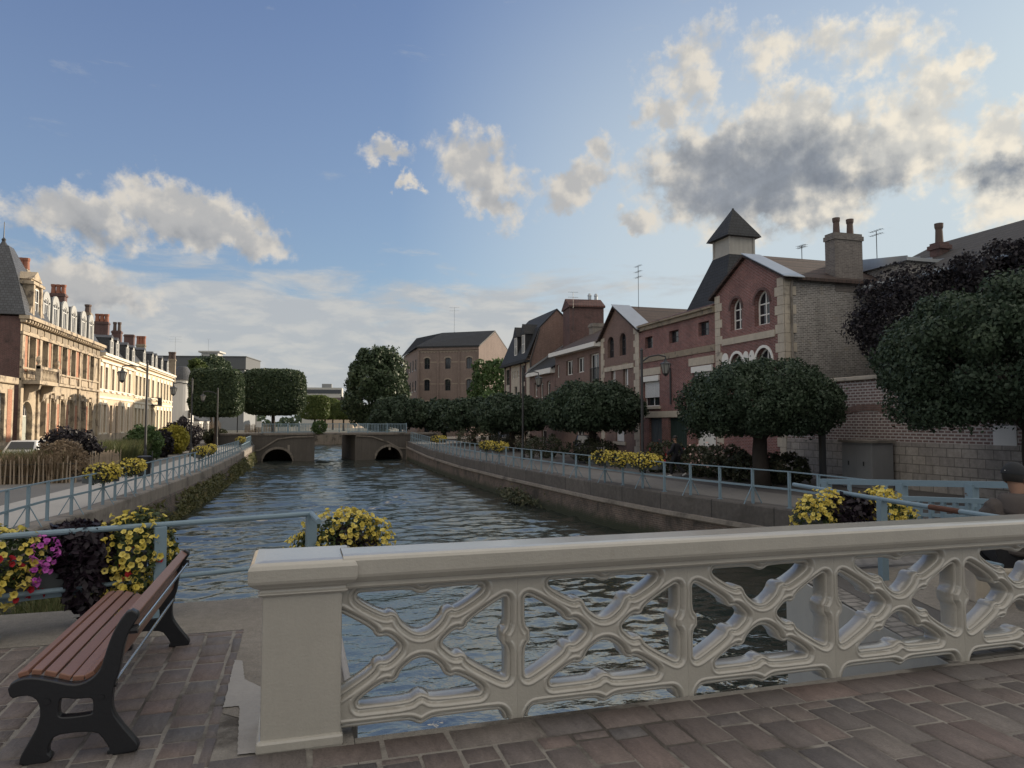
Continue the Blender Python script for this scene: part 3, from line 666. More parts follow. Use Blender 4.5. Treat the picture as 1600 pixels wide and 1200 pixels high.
mb = MB(); mb.box(h.x(1008), -.06, 2.64, h.x(1074), .02, 3.0); mb.build('gate_lintel', M['stone_pale'], h.root)
mb = MB(); mb.box(0, -.14, ze - .22, L, .02, ze + .02); mb.box(0, -.26, ze + .02, L, .1, ze + .12); mb.build('cornice', M['stone_dark'], h.root)
mb = MB(); x = h.x(1050); mb.tube([(x, -.08, h.z(1050, 575)), (x, -.08, h.z(1050, 632))], .05, 6); mb.build('vent_pipe', M['dark_metal'], h.root)
mb = MB(); gable_roof(mb, .15, L - .15, 0, 8, ze + .08, ze + 1.35, 'x', over=.12); mb.build('roof', M['tile_red'], h.root)
cx, cy = h.y0 - 35.9, 24.5 - XR
mb = MB(); prof = [(2.9, 6.9), (2.5, 7.8), (.86, 12.05)]
mb.lathe([(r * 1.4142, z) for r, z in prof], (cx, cy, 0), 4, PI / 4); kr = mb.build('kiln_roof', M['slate_dark'], h.root)
mb = MB(); mb.box(cx - .8, cy - .8, 11.9, cx + .8, cy + .8, 13.35)
for sx in (-.8, .8):
    for sy in (-.8, .8): mb.box(cx + sx - .06, cy + sy - .06, 11.9, cx + sx + .06, cy + sy + .06, 13.34)
mb.box(cx - .87, cy - .87, 12.0, cx + .87, cy + .87, 12.12)
mb.build('kiln_lantern', surf('lantern_boards', (.36, .35, .32), .7, ((2, .2),), streak=.25), kr)
mb = MB(); mb.lathe([(1.13 * 1.4142, 13.08), (1.05 * 1.4142, 13.25), (.6 * 1.4142, 14.0), (.07, 14.92), (.05, 15.0)], (cx, cy, 0), 4, PI / 4); mb.build('kiln_cap', M['slate_dark'], kr)
mb = MB(); mb.box(h.x(1062), 3.4, ze + .6, h.x(1070), 4.6, ze + 1.7); mb.build('chimney', M['brick_sooty'], h.root)

# first gabled house beyond it
h = House('gable_house', 'smaller brown brick gabled house with stone quoins and narrow blind arches', 'R', 940, 1000, XR, GR)
L = h.L - .004; ze = h.z(998, 514); za = h.z(961, 481); zle = h.z(941, 524)
arch = [h.rect(950, 526, 960, 559, .4), h.rect(969, 520, 979, 555, .42)]
mid = [h.rect(955, 577, 962, 606), h.rect(974, 573, 982, 604)]
low = [h.rect(962, 671, 975, 690)]
mb = MB(); wall_holes(mb, 0, L, 0, ze, arch + mid + low, rd=.25); mb.poly([(0, 0, ze), (L, 0, ze), (L * .42, 0, za)])
mb.quad((L, 0, 0), (L, 9, 0), (L, 9, ze), (L, 0, ze)); mb.quad((0, 0, 0), (0, 9, 0), (0, 9, ze), (0, 0, ze))
mb.build('wall', M['brick_brown'], h.root)
for r in arch: window(h.root, r, .2, frame='dark_metal', nv=1, nh=2, fw=.06)
for r in mid:
    w = window(h.root, r, .18, nv=0, nh=0, fw=.06); mb = MB(); mb.box(r[0], -.05, r[3], r[2], .02, r[3] + .25); mb.build('lintel', M['stone_dark'], w)
    mb = MB(); mb.box((r[0] + r[2]) / 2, .1, r[1] + .1, r[2] - .02, .16, r[3] - .02); mb.build('roller_shutter', M['shutter'], w)
for r in low:
    w = window(h.root, r, .18, nv=0, nh=0, fw=.06); mb = MB(); mb.box(r[0] + .03, .1, r[1] + .03, r[2] - .03, .15, r[3] - .03); mb.build('roller_shutter', M['shutter'], w)
    mb = MB(); mb.box(r[0] - .3, -.08, r[1] - .22, r[2] + .3, .02, r[1]); mb.build('sill', M['stone_pale'], w)
for a_ in ((0, .6, 0, ze, 1), (L, .75, 0, ze + .2, -1)): mb = MB(); quoins(mb, *a_); mb.build('quoins', M['stone_pale'], h.root)
mb = MB(); zb = h.z(970, 574); mb.box(.61, -.06, zb - .15, L - .76, .02, zb + .15); mb.build('band_course', M['stone_pale'], h.root)
mb = MB(); c = L * .42; ov = .35
mb.prism([(-ov, ze - .35), (c, za), (L + .3, ze - .28), (L + .3, ze - .14), (c, za + .14), (-ov, ze - .21)], 'y', -.25, 9); mb.build('roof', M['tile_brown'], h.root)
mb = MB(); kk = (za - ze + .28) / (L + .3 - c); mb.prism([(c + .05, za + .16), (L + .42, ze - .11), (L + .42, ze - .07), (c + .05, za + .2)], 'y', -.36, 1.0); mb.build('zinc_verge', M['zinc'], h.root)
antenna(h.root, c + .6, 1.4, za - .1, 2.9, 3, .9)

# house with the long white gutter
h = House('terraced_house', 'brown brick terraced house with a long white gutter board and white windows', 'R', 868, 939.5, XR, GR)
L = h.L - .004; ze = h.z(905, 549)
top = [h.rect(869.5, 570, 874, 590), h.rect(885, 563, 895, 586), h.rect(902.5, 558, 913, 582)]; fr = h.rect(922, 552, 936.5, 596)
bot = [h.rect(870, 612, 875, 640), h.rect(884, 611, 893, 640), h.rect(904, 611, 914, 640), h.rect(900, 672, 912, 705)]
mb = MB(); wall_holes(mb, 0, L, 0, ze, top + bot + [fr], rd=.22); mb.quad((L, 0, 0), (L, 8, 0), (L, 8, ze), (L, 0, ze)); mb.quad((0, 0, 0), (0, 8, 0), (0, 8, ze), (0, 0, ze)); mb.build('wall', M['brick_brown'], h.root)
for r in top + bot: window(h.root, r, .16, nv=1, nh=0, fw=.09)
w = window(h.root, fr, .16, nv=1, nh=0, fw=.09)
mb = MB()
for k in range(14): x = fr[0] + (fr[2] - fr[0]) * k / 13; mb.bar((x, .02, fr[1]), (x, .02, fr[1] + 1.0), .02, .02)
mb.bar((fr[0], .02, fr[1] + 1.0), (fr[2], .02, fr[1] + 1.0), .04, .04); mb.build('balcony_rail', M['dark_metal'], w)
mb = MB(); mb.box(-.2, -.55, ze - .02, L, .05, ze + .3); mb.build('gutter_board', M['white'], h.root)
mb = MB(); gable_roof(mb, 0, L - .1, -.1, 8, ze + .32, ze + 2.3, 'x', over=.3); mb.build('roof', M['tile_brown'], h.root)
chimney(h.root, .1, 3.0, ze + 1, .9, 4.4, ze + 2.9, 0, 'concrete')

# low house
h = House('terraced_house', 'low red brick terraced house with white eaves below the mansard gable', 'R', 828, 867.5, XR, GR)
L = h.L - .004; ze = h.z(848, 585)
ws = [h.rect(835, 598, 839.5, 620), h.rect(844, 597, 849, 622, .2), h.rect(854.5, 595, 860, 624, .2), h.rect(846, 672, 854, 700)]
mb = MB(); wall_holes(mb, 0, L, 0, ze, ws, rd=.2); mb.quad((0, 0, 0), (0, 8, 0), (0, 8, ze), (0, 0, ze)); mb.build('wall', M['brick_brown'], h.root)
for r in ws: window(h.root, r, .15, nv=0, nh=1, fw=.08)
mb = MB(); mb.box(0, -.4, ze - .05, L - .1, .05, ze + .38); mb.build('gutter_board', M['white'], h.root)
mb = MB(); gable_roof(mb, .1, L - .1, -.1, 8.2, ze + .4, ze + 3.2, 'x', over=.2); mb.build('roof', M['slate_dark'], h.root)
mb = MB(); mb.prism([(-.2, ze + .5), (4.0, ze + 3.4), (4.0, ze + 3.55), (-.2, ze + .68)], 'x', -.05, .09); mb.build('verge_flashing', M['zinc'], h.root)

# mansard house with its brick gable towards us
h = House('mansard_house', 'tall house with a dark mansard roof, two dormers and a bare brick gable', 'R', 788, 827.5, XR, GR)
L = h.L - .004; ze = h.z(806, 567); k1 = (.95, ze + 2.9); rid = (2.7, h.z(826, 489) + .35); re = (4.6, ze + 3.0)
ws = [h.rect(800, 581, 802.5, 592), h.rect(804, 580, 806.5, 591), h.rect(808, 579, 811, 590), h.rect(790.5, 578, 796, 602), h.rect(815, 571, 820, 597), h.rect(791, 612, 796, 640), h.rect(804, 604, 808, 630), h.rect(816, 603, 820, 630)]
mb = MB(); wall_holes(mb, 0, L, 0, ze, ws, rd=.15); mb.m = 1
gp = [(0, 0), (0, ze), k1, rid, re, (4.6, 0)]
mb.poly([(L, a, b) for a, b in gp]); mb.poly([(0, a, b) for a, b in gp])
mb.build('wall', [M['stone_pale'], M['brick_brown']], h.root)
for i, r in enumerate(ws): window(h.root, r, .1, frame='dark_metal' if i > 2 else 'white', nv=0, nh=1, fw=.07)
mb = MB(); 
for xa, xb in ((h.x(789), h.x(790.3)), (h.x(796.5), h.x(798.5)), (h.x(812.5), h.x(814.5)), (h.x(820.5), h.x(822.5))): mb.box(xa, -.03, 0, xb, .01, ze - .25)
mb.build_each('brick_panel', M['brick_sooty'], h.root)
mb = MB(); P = [(-.35, ze - .1), k1, rid, (re[0] + .2, re[1] - .2)]; Q = [(a - .05 + .06, b + .16) for a, b in P]
for i in range(3): mb.prism([P[i], P[i + 1], Q[i + 1], Q[i]], 'x', -.1, L + .06)
mb.box(-.1, -.5, ze - .25, L + .05, .02, ze - .06); mb.build('roof', M['slate_dark'], h.root)
for px in (806.5, 818.5):
    x = h.x(px); zt = ze + 2.5; mb = MB(); mb.box(x - .55, .0, ze + .5, x + .55, 1.6, zt); mb.prism([(x - .7, zt), (x, zt + 1.0), (x + .7, zt)], 'y', -.15, 2.2)
    d = mb.build('dormer', M['slate_dark'], h.root); window(d, (x - .4, ze + .7, x + .4, zt - .05), -.07, nv=1, nh=1, fw=.07, name='dormer_window')
mb = MB(); x = L + .08; mb.tube([(x, 1.0, k1[1]), (x, .1, ze), (x, .1, .3)], .06, 6); mb.build('downpipe', M['dark_metal'], h.root)

# tall plain block behind
c = at(911, 500, d=64); root = thing('rear_block', 'plain dark red windowless block with a tiled cap rising behind the gutter house', 'house', (c.x, c.y, GR), R(-8))
zt = at(911, 484, d=64).z - GR; mb = MB(); mb.box(-1.55, -1.3, 0, 1.55, 1.3, zt); mb.build('wall', M['brick_sooty'], root)
mb = MB(); mb.prism([(-1.5, zt), (-1.5, zt + .15), (0, zt + .95), (1.5, zt + .15), (1.5, zt)], 'x', -1.65, 1.65); mb.build('roof', M['tile_red'], root)
for x in (.7, 1.3):
    mb = MB(); mb.lathe([(.16, 0), (.16, .6), (.2, .62), (.1, .85)], (x, .3, zt + .7), 10); mb.build('vent_cowl', M['zinc'], root)
c = at(911, 530, d=60); antenna(root, -1.4, -2.0, zt - 2.2, 3.4, 3, .9)

# warehouse beyond the far bridge
A0 = Vector((17.0, 104.5, -.5)); root = thing('brick_warehouse', 'big brick warehouse with three rows of arched windows and a sunlit end gable', 'warehouse', A0, math.atan2(-4.5, 8.2))
ze, zr = 13.1, 15.75
B_, C_, D_, AP, R1, R2 = (9.35, 0), (11.9, 8.4), (-7.4, 13.5), (10.7, 4.4), (2.2, 5.0), (-4.2, 15)
mb = MB(); hs = []
for zc in (9.95, 6.75, 3.5, .6):
    for xc in (1.4, 4.6, 7.85): hs.append((xc - .42, zc, xc + .42, zc + 1.65, .2))
wall_holes(mb, 0, B_[0], 0, ze, hs, rd=.25)
mb.poly([(B_[0], 0, 0), (C_[0], C_[1], 0), (C_[0], C_[1], ze), (AP[0], AP[1], zr), (B_[0], 0, ze)])
mb.quad((D_[0], D_[1], 0), (0, 0, 0), (0, 0, ze), (D_[0], D_[1], ze)); mb.quad((D_[0], D_[1], 0), (C_[0], C_[1], 0), (C_[0], C_[1], ze), (D_[0], D_[1], ze))
mb.build('wall', M['brick_ware'], root)
for r in hs:
    window(root, r, .18, frame='dark_metal', nv=1, nh=2, fw=.06)
PB = surf('pale_bands', (.27, .225, .185), .85)
for r in hs[:9]:
    A = arc_pts(r[0] - .2, r[2] + .2, r[3] - .2, .42); Bq = arc_pts(r[0], r[2], r[3] - .2, .2); mb = MB()
    for i in range(len(A) - 1): mb.prism([A[i], A[i + 1], Bq[i + 1], Bq[i]], 'y', -.04, .005)
    mb.build('window_arch', PB, root)
mb = MB()
for zc in (10.95, 7.75, 4.5):
    for xa, xb in ((.25, .85), (1.95, 4.05), (5.15, 7.3), (8.4, 9.1)): mb.box(xa, -.035, zc - .09, xb, .005, zc + .09)
mb.build_each('brick_band', PB, root); mb = MB()
for i in range(18):
    x = .35 + i * .49; mb.prism([(x, ze - .55), (x + .245, ze - .8), (x + .49, ze - .55), (x + .49, ze - .42), (x, ze - .42)], 'y', -.05, .005)
mb.build('corbel_frieze', PB, root)
mb = MB()
for x in (.0, 3.0, 6.2, 9.1): mb.box(x, -.14, 0, x + .25, .0, ze - .45)
mb.build_each('pilaster', M['brick_ware'], root); mb = MB()
mb.box(0, -.2, ze - .4, 9.35, .0, ze); mb.build('cornice', M['brick_ware'], root)
mb = MB(); t = .2
for P in ([(-.3, -.35, ze), (9.5, -.35, ze), (AP[0], AP[1], zr + .05), (R1[0], R1[1], zr)], [(C_[0], C_[1] + .3, ze), (D_[0], D_[1] + .3, ze), (R2[0] + 3, R2[1] - 4, zr), (AP[0], AP[1], zr + .05)],
          [(D_[0] - .3, D_[1], ze), (-.3, -.35, ze), (R1[0], R1[1], zr), (R2[0], R2[1] - 4, zr)], [(R1[0], R1[1], zr), (AP[0], AP[1], zr + .05), (R2[0] + 3, R2[1] - 4, zr), (R2[0], R2[1] - 4, zr)]):
    mb.faces([(x, y, z) for x, y, z in P] + [(x, y, z + t) for x, y, z in P], [(0, 1, 2, 3), (4, 5, 6, 7)] + [(i, (i + 1) % 4, (i + 1) % 4 + 4, i + 4) for i in range(4)])
mb.build('roof', M['slate_dark'], root)
sidev = Vector((D_[0], D_[1], 0)); ln = sidev.length; u = sidev / ln; nrm = Vector((-u.y, u.x, 0)) 
for zc in (9.95, 6.75, 3.5):
    for k in range(5):
        p = u * (1.6 + k * 2.7); mb = MB(); q = p + u * .85; o = nrm * .02
        mb.quad(p + o + Vector((0, 0, zc)), q + o + Vector((0, 0, zc)), q + o + Vector((0, 0, zc + 1.6)), p + o + Vector((0, 0, zc + 1.6)))
        mb.bar(p + o * 2 + Vector((0, 0, zc)), q + o * 2 + Vector((0, 0, zc)), .1, .12); mb.bar((p + q) / 2 + o * 2 + Vector((0, 0, zc)), (p + q) / 2 + o * 2 + Vector((0, 0, zc + 1.6)), .07, .05); mb.build('window', M['glass'], root)
antenna(root, 4.2, 4.6, zr + .1, 3.9, 2, 1.6)

# garden wall, cabinet recess, big roof behind
yA = HA.y0 - HA.L - .05
root = thing('garden_wall', 'high brick garden wall with a stone base and pale coping beside the street', 'wall', (XR, yA, GR), -PI / 2)
LW = 17.0; zt = 3.95; zs = 1.65
mb = MB(); mb.box(0, 0, zs, LW, .4, zt); mb.build('brick_face', M['brick_garden'], root)
mb = MB(); mb.box(0, -.05, 0, LW, .45, zs); mb.build('stone_base', M['ashlar'], root)
mb = MB(); mb.box(0, -.12, zt, LW, .52, zt + .16); mb.build('coping', M['stone_pale'], root, bevel=.03)
mb = MB(); 
A = arc_pts(3.3, 5.9, 2.75, .28); Bq = arc_pts(3.3, 5.9, 2.5, .28)
for i in range(len(A) - 1): mb.prism([A[i], A[i + 1], Bq[i + 1], Bq[i]], 'y', -.015, .005)
mb.build('blind_arch', M['brick_brown'], root)
mb = MB(); mb.box(9.6, -.025, 1.5, 10.35, -.001, 2.25); mb.build('white_panel', M['white'], root)

root = thing('big_house', 'large building with a long tiled roof and zinc strip behind the dark tree', 'house', (25.5, 28.6, GR), -PI / 2)
LL = 26
mb = MB(); mb.box(0, 0, 0, LL, 13, 8.3); mb.build('wall', M['brick_pale'], root)
mb = MB(); mb.prism([(-.4, 8.2), (6.5, 11.45), (13.4, 8.2), (13.4, 8.4), (6.5, 11.7), (-.4, 8.4)], 'x', -.2, LL + .2); mb.prism([(0, 8.2), (6.5, 11.35), (13, 8.2)], 'x', .0, LL); mb.build('roof', M['tile_dark'], root)
mb = MB()
for i in range(30): mb.box(-.2 + i * .75, -1.2, 8.42, -.2 + i * .75 + .05, .3, 8.56)
mb.prism([(-1.2, 8.3), (.4, 8.5), (.4, 8.58), (-1.2, 8.4)], 'x', -.2, LL + .2); mb.build('zinc_strip', M['zinc'], root)
chimney(root, 2.25, 3.3, 9.3, 2.8, 3.9, 10.85, 1, 'brick_sooty', 'pot_dark', .95, .17)
root = thing('zinc_outbuilding', 'flat outbuilding with a standing seam zinc roof between chimney house and tall roof', 'outbuilding', (26.0, 29.4, GR - .45), -PI / 2)
mb = MB(); mb.box(0, 0, 0, 4.4, 9, 10.0); mb.build('wall', M['brick_pale'], root)
mb = MB(); mb.prism([(0, 10.0), (4.6, 10.0), (4.6, 10.15), (.8, 10.7), (0, 10.2)], 'y', -.2, 9)
for i in range(11): mb.prism([(.8, 10.69), (4.6, 10.14), (4.6, 10.21), (.8, 10.76)], 'y', -.18 + i * .7, -.14 + i * .7)
mb.build('roof', M['zinc'], root)
antenna(root, 2.2, .5, 10.5, 1.5, 2, .8)

# ---------------------------------------------------------------- houses on the left bank
XL, GL = -19.0, -.9
# low neighbour at the frame edge
h = House('low_house', 'low sunlit brick and stone house at the left edge beside the grand mansion', 'L', -230, 20, -18.4, GL)
L = h.L; zt = h.z(18, 592)
ws = [(L - 1.5 - i * 3.1 - 1.1, 1.2, L - 1.5 - i * 3.1, zt - 1.0) for i in range(4)]
mb = MB(); wall_holes(mb, 0, L, 0, zt, ws, rd=.3); mb.quad((L, 0, 0), (L, 8, 0), (L, 8, zt), (L, 0, zt)); mb.quad((0, 0, 0), (0, 8, 0), (0, 8, zt), (0, 0, zt)); mb.quad((0, 0, zt), (L, 0, zt), (L, 8, zt), (0, 8, zt))
mb.build('wall', M['stone'], h.root)
for r in ws: window(h.root, r, .22, nv=1, nh=2)
mb = MB(); x = L
for i in range(4): mb.box(L - 1.1 - i * 3.1, -.03, 1.2, L - .35 - i * 3.1, .01, zt - .7)
mb.build_each('brick_panel', M['brick_orange'], h.root)
mb = MB(); mb.box(0, -.25, zt - .35, L + .1, .05, zt + .1); mb.build('cornice', M['stone'], h.root, bevel=.06)
mb = MB(); mb.box(0, -.08, 0, L, .0, 1.0); mb.build('plinth', M['stone_dark'], h.root)

# the grand mansion
h = House('mansion', 'grand stone and brick mansion with round dormers, balcony and steep slate pavilion roof', 'L', 27, 152, XL, GL, 'mansion')
L = h.L; ze = h.z(90, 516); DP = 10
cu = [45, 65, 81, 96, 110, 128, 139.5]; zu0, zu1 = h.z(81, 588), h.z(81, 538)
cl = [65, 81, 96, 110, 128, 139.5]; zl0, zl1 = h.z(81, 681), h.z(81, 624)
up = h.row(cu, 1.3, zu0, zu1); low = h.row(cl, 1.3, zl0, zl1, .45); xg = h.x(41); gate = (xg - 1.1, .05, xg + 1.2, h.z(41, 627), 1.1)
mb = MB(); wall_holes(mb, 0, L, 0, ze, up + low + [gate], rd=.5)
mb.m = 1; mb.quad((0, 0, 0), (0, DP, 0), (0, DP, ze), (0, 0, ze)); mb.quad((L, 0, 0), (L, DP, 0), (L, DP, ze), (L, 0, ze)); mb.quad((0, DP, 0), (L, DP, 0), (L, DP, ze), (0, DP, ze))
mb.build('wall', [M['stone'], M['brick_sooty']], h.root)
for r in up + low:
    w = window(h.root, r, .42, nv=1, nh=2, fw=.09); mb = MB(); mb.box(r[0] + .02, .30, r[1] + .05, r[0] + .36, .34, r[3] - (r[4] if r[4] else .05)); mb.build('shutter', M['white'], w)
d = MB(); c = (gate[0] + gate[2]) / 2; d.box(gate[0], .38, gate[1], gate[2], .44, gate[3] - 1.1)
for k in (-1, 1):
    for z in (.4, 1.7): d.box(c + k * .57 - .4, .34, z, c + k * .57 + .4, .38, z + 1.0)
gd = d.build('door', surf('grey_green_door', (.34, .36, .32), .6), h.root); window(gd, (gate[0], gate[3] - 1.1, gate[2], gate[3], 1.09), .38, nv=5, nh=0, fw=.07, name='fanlight')
mb = MB()                                                               # brick between the windows
def between(cs, w, z0, z1):
    xs = [h.x(p) for p in cs]
    for a, b in zip(xs, xs[1:]):
        a2, b2 = a + w / 2 + .26, b - w / 2 - .26
        if b2 - a2 > .25: mb.box(a2, -.04, z0, b2, .0, z1)
between(cu, 1.3, zu0 + .1, zu1 + .25); between(cl, 1.3, zl0 - .1, zl1 - .35)
mb.box(.35, -.04, zu0, h.x(45) - .95, .0, zu1 + .2); mb.build_each('brick_panel', M['brick_orange'], h.root)
mb = MB()
for x in [0.0, h.x(55), h.x(119), L - .5]: mb.box(x, -.16, 1.2, x + .5, .0, ze - 1.3)
for r in up + low: mb.box(r[0] - .2, -.09, r[1], r[0] - .02, .0, r[3] + .05); mb.box(r[2] + .02, -.09, r[1], r[2] + .2, .0, r[3] + .05); mb.box(r[0] - .28, -.16, r[3] + .06, r[2] + .28, .0, r[3] + .34)
for r in low: c = (r[0] + r[2]) / 2; mb.prism([(c - .16, r[3] - .02), (c + .16, r[3] - .02), (c + .24, r[3] + .5), (c - .24, r[3] + .5)], 'y', -.22, -.0)
mb.build('stone_dressings', M['stone'], h.root, bevel=.02, seg=1)
mb = MB(); zb = h.z(90, 601)
mb.box(0, -.22, zb - .12, L, .0, zb + .08); mb.box(0, -.14, zb + .75, L, .0, zb + .9)
for r in up: c = (r[0] + r[2]) / 2; mb.box(c - .85, -.10, zb + .14, c + .85, .0, zb + .7)
mb.box(0, -.12, .0, L, .0, 1.15); mb.build('band_course', M['stone'], h.root, bevel=.02, seg=1)
mb = MB()
mb.box(-.1, -.2, ze - 1.25, L, .0, ze - 1.05); mb.box(-.15, -.35, ze - .4, L + .05, .0, ze - .18); mb.box(-.25, -.62, ze - .18, L + .12, .05, ze + .08)
for k in range(int(L / .55)): mb.box(.15 + k * .55, -.5, ze - .38, .37 + k * .55, -.0, ze - .185)
mb.build('cornice', M['stone'], h.root)
mb = MB()
for k in range(14): mb.box(.3 + k * L / 14, -.06, ze - .98, .3 + k * L / 14 + L / 14 - .35, .0, ze - .5)
mb.build_each('frieze_panel', M['stone_dark'], h.root)
# balcony over the gate
xb = h.x(46); bz = zu0 - .95; bal = MB(); bal.box(xb - 2.2, -1.25, bz, xb + 2.2, .0, bz + .28); bal.box(xb - 2.2, -1.25, bz + 1.1, xb + 2.2, -1.0, bz + 1.3)
for sx in (-2.2, 1.9): bal.box(xb + sx, -1.28, bz + .28, xb + sx + .32, -.95, bz + 1.36)
for k in range(12): bal.lathe([(.07, 0), (.11, .25), (.05, .6), (.08, .82)], (xb - 1.7 + k * .31, -1.12, bz + .28), 8)
B_ = bal.build('balcony', M['stone'], h.root)
for sx in (-1.6, 1.45):
    mb = MB(); mb.prism([(0, bz), (-1.1, bz), (-1.0, bz - .35), (-.45, bz - .6), (-.35, bz - 1.1), (0, bz - 1.35)], 'x', xb + sx, xb + sx + .35); mb.build('bracket', M['stone_dark'], B_, bevel=.03)
for sx in (-2.04, 2.04):
    mb = MB(); mb.lathe([(.14, 0), (.1, .1), (.2, .35), (.14, .6), (.03, .68)], (xb + sx, -1.1, bz + 1.36), 10); mb.build('urn', M['stone'], B_)
# roofs
mb = MB(); zr = ze + 2.5
mb.prism([(-.1, ze + .08), (1.3, zr), (DP / 2, zr + .5), (DP - 1.3, zr), (DP, ze + .08)], 'x', 4.0, L); mb.build('roof', M['slate'], h.root)
fx, fy = 61.6 - h.y0, 2.35; ztop = at(2, 388, d=54).z - GL
mb = MB(); b0 = [(-.3, -.35), (5.2, -.35), (5.2, 6.2), (-.3, 6.2)]; t0 = [(fx - .5, fy - .5), (fx + .5, fy - .5), (fx + .5, fy + .5), (fx - .5, fy + .5)]
mids = [(a[0] * .55 + c[0] * .45, a[1] * .55 + c[1] * .45) for a, c in zip(b0, t0)]
vs = [(x, y, ze + .1) for x, y in b0] + [(x, y, ze + .1 + (ztop - ze) * .52) for x, y in mids] + [(x, y, ztop) for x, y in t0]
mb.faces(vs, [(i, (i + 1) % 4, (i + 1) % 4 + 4, i + 4) for i in range(4)] + [(i + 4, (i + 1) % 4 + 4, (i + 1) % 4 + 8, i + 8) for i in range(4)] + [(8, 9, 10, 11)])
pv = mb.build('pavilion_roof', M['slate'], h.root)
mb = MB(); mb.lathe([(.35, 0), (.2, .25), (.12, .4), (.16, .55), (.04, .7), (.025, 1.9)], (fx, fy, ztop - .02), 8); mb.build('finial', M['dark_metal'], pv)
for px in (64, 79, 94, 108, 124, 136):
    x = h.x(px); z0 = ze + .1; A = arc_pts(x - .78, x + .78, z0 + 1.75, .72); mb = MB()
    mb.prism([(x - .78, z0)] + A + [(x + .78, z0)], 'y', .0, 2.2); d = mb.build('dormer', M['slate'], h.root)
    A = arc_pts(x - .84, x + .84, z0 + 1.75, .8); B2 = arc_pts(x - .5, x + .5, z0 + 1.55, .5); mb = MB()
    mb.box(x - .84, -.12, z0, x - .5, .0, z0 + 1.55); mb.box(x + .5, -.12, z0, x + .84, .0, z0 + 1.55)
    for i in range(len(A) - 1): mb.prism([A[i], A[i + 1], B2[i + 1], B2[i]], 'y', -.12, .0)
    mb.box(x - .84, -.12, z0 + 1.55, x - .5, .0, z0 + 1.75); mb.box(x + .5, -.12, z0 + 1.55, x + .84, .0, z0 + 1.75)
    mb.build('dormer_surround', surf('zinc_white', (.36, .36, .345), .6) if px == 64 else bpy.data.materials['zinc_white'], d)
    window(d, (x - .5, z0 + .12, x + .5, z0 + 2.05, .5), -.07, nv=1, nh=1, fw=.08, name='dormer_window')
x = h.x(46); z0 = ze + .08; mb = MB(); mb.box(x - 1.0, -.1, z0, x + 1.0, 2.4, z0 + 2.9); mb.box(x - 1.25, -.35, z0 + 2.5, x + 1.25, 2.4, z0 + 2.72)
mb.prism([(x - 1.1, z0 + 2.9), (x + 1.1, z0 + 2.9), (x, z0 + 3.6)], 'y', -.2, 2.4)
for k in (-1, 1): mb.box(x + k * .82 - .16, -.28, z0, x + k * .82 + .16, -.1, z0 + 2.5); mb.prism([(x + k * 1.0, z0), (x + k * 1.9, z0), (x + k * 1.5, z0 + .4), (x + k * 1.05, z0 + .9)], 'y', -.25, .05)
d = mb.build('stone_dormer', M['stone'], h.root); window(d, (x - .55, z0 + .3, x + .55, z0 + 2.3), -.14, nv=1, nh=1, fw=.09, name='dormer_window')
def px_chim(h, pxa, pxb, top, base, yb, n, **k):
    pm_ = (pxa + pxb) / 2; q = at(pm_, top, X=h.X - yb); zt = q.z - h.g; xc = q.y - h.y0; dd = (q - Vector((0, 0, H))).dot(FWD); wd = (pxb - pxa) * dd / F
    chimney(h.root, xc - .45, yb - wd * .36, base, xc + .4, yb + wd * .36, zt, n, **k)
px_chim(h, 22, 47, 421, ze + 1, 4.2, 3, mat='stone_dark', ph=1.0, pr=.24)
px_chim(h, 77, 106, 459, ze + 1.5, 5.0, 3, ph=.95, pr=.22)
px_chim(h, 131, 144, 489, ze + 1.5, 3.0, 1, mat='stone_dark', pot='pot_dark', ph=.9, pr=.3)
HM = h

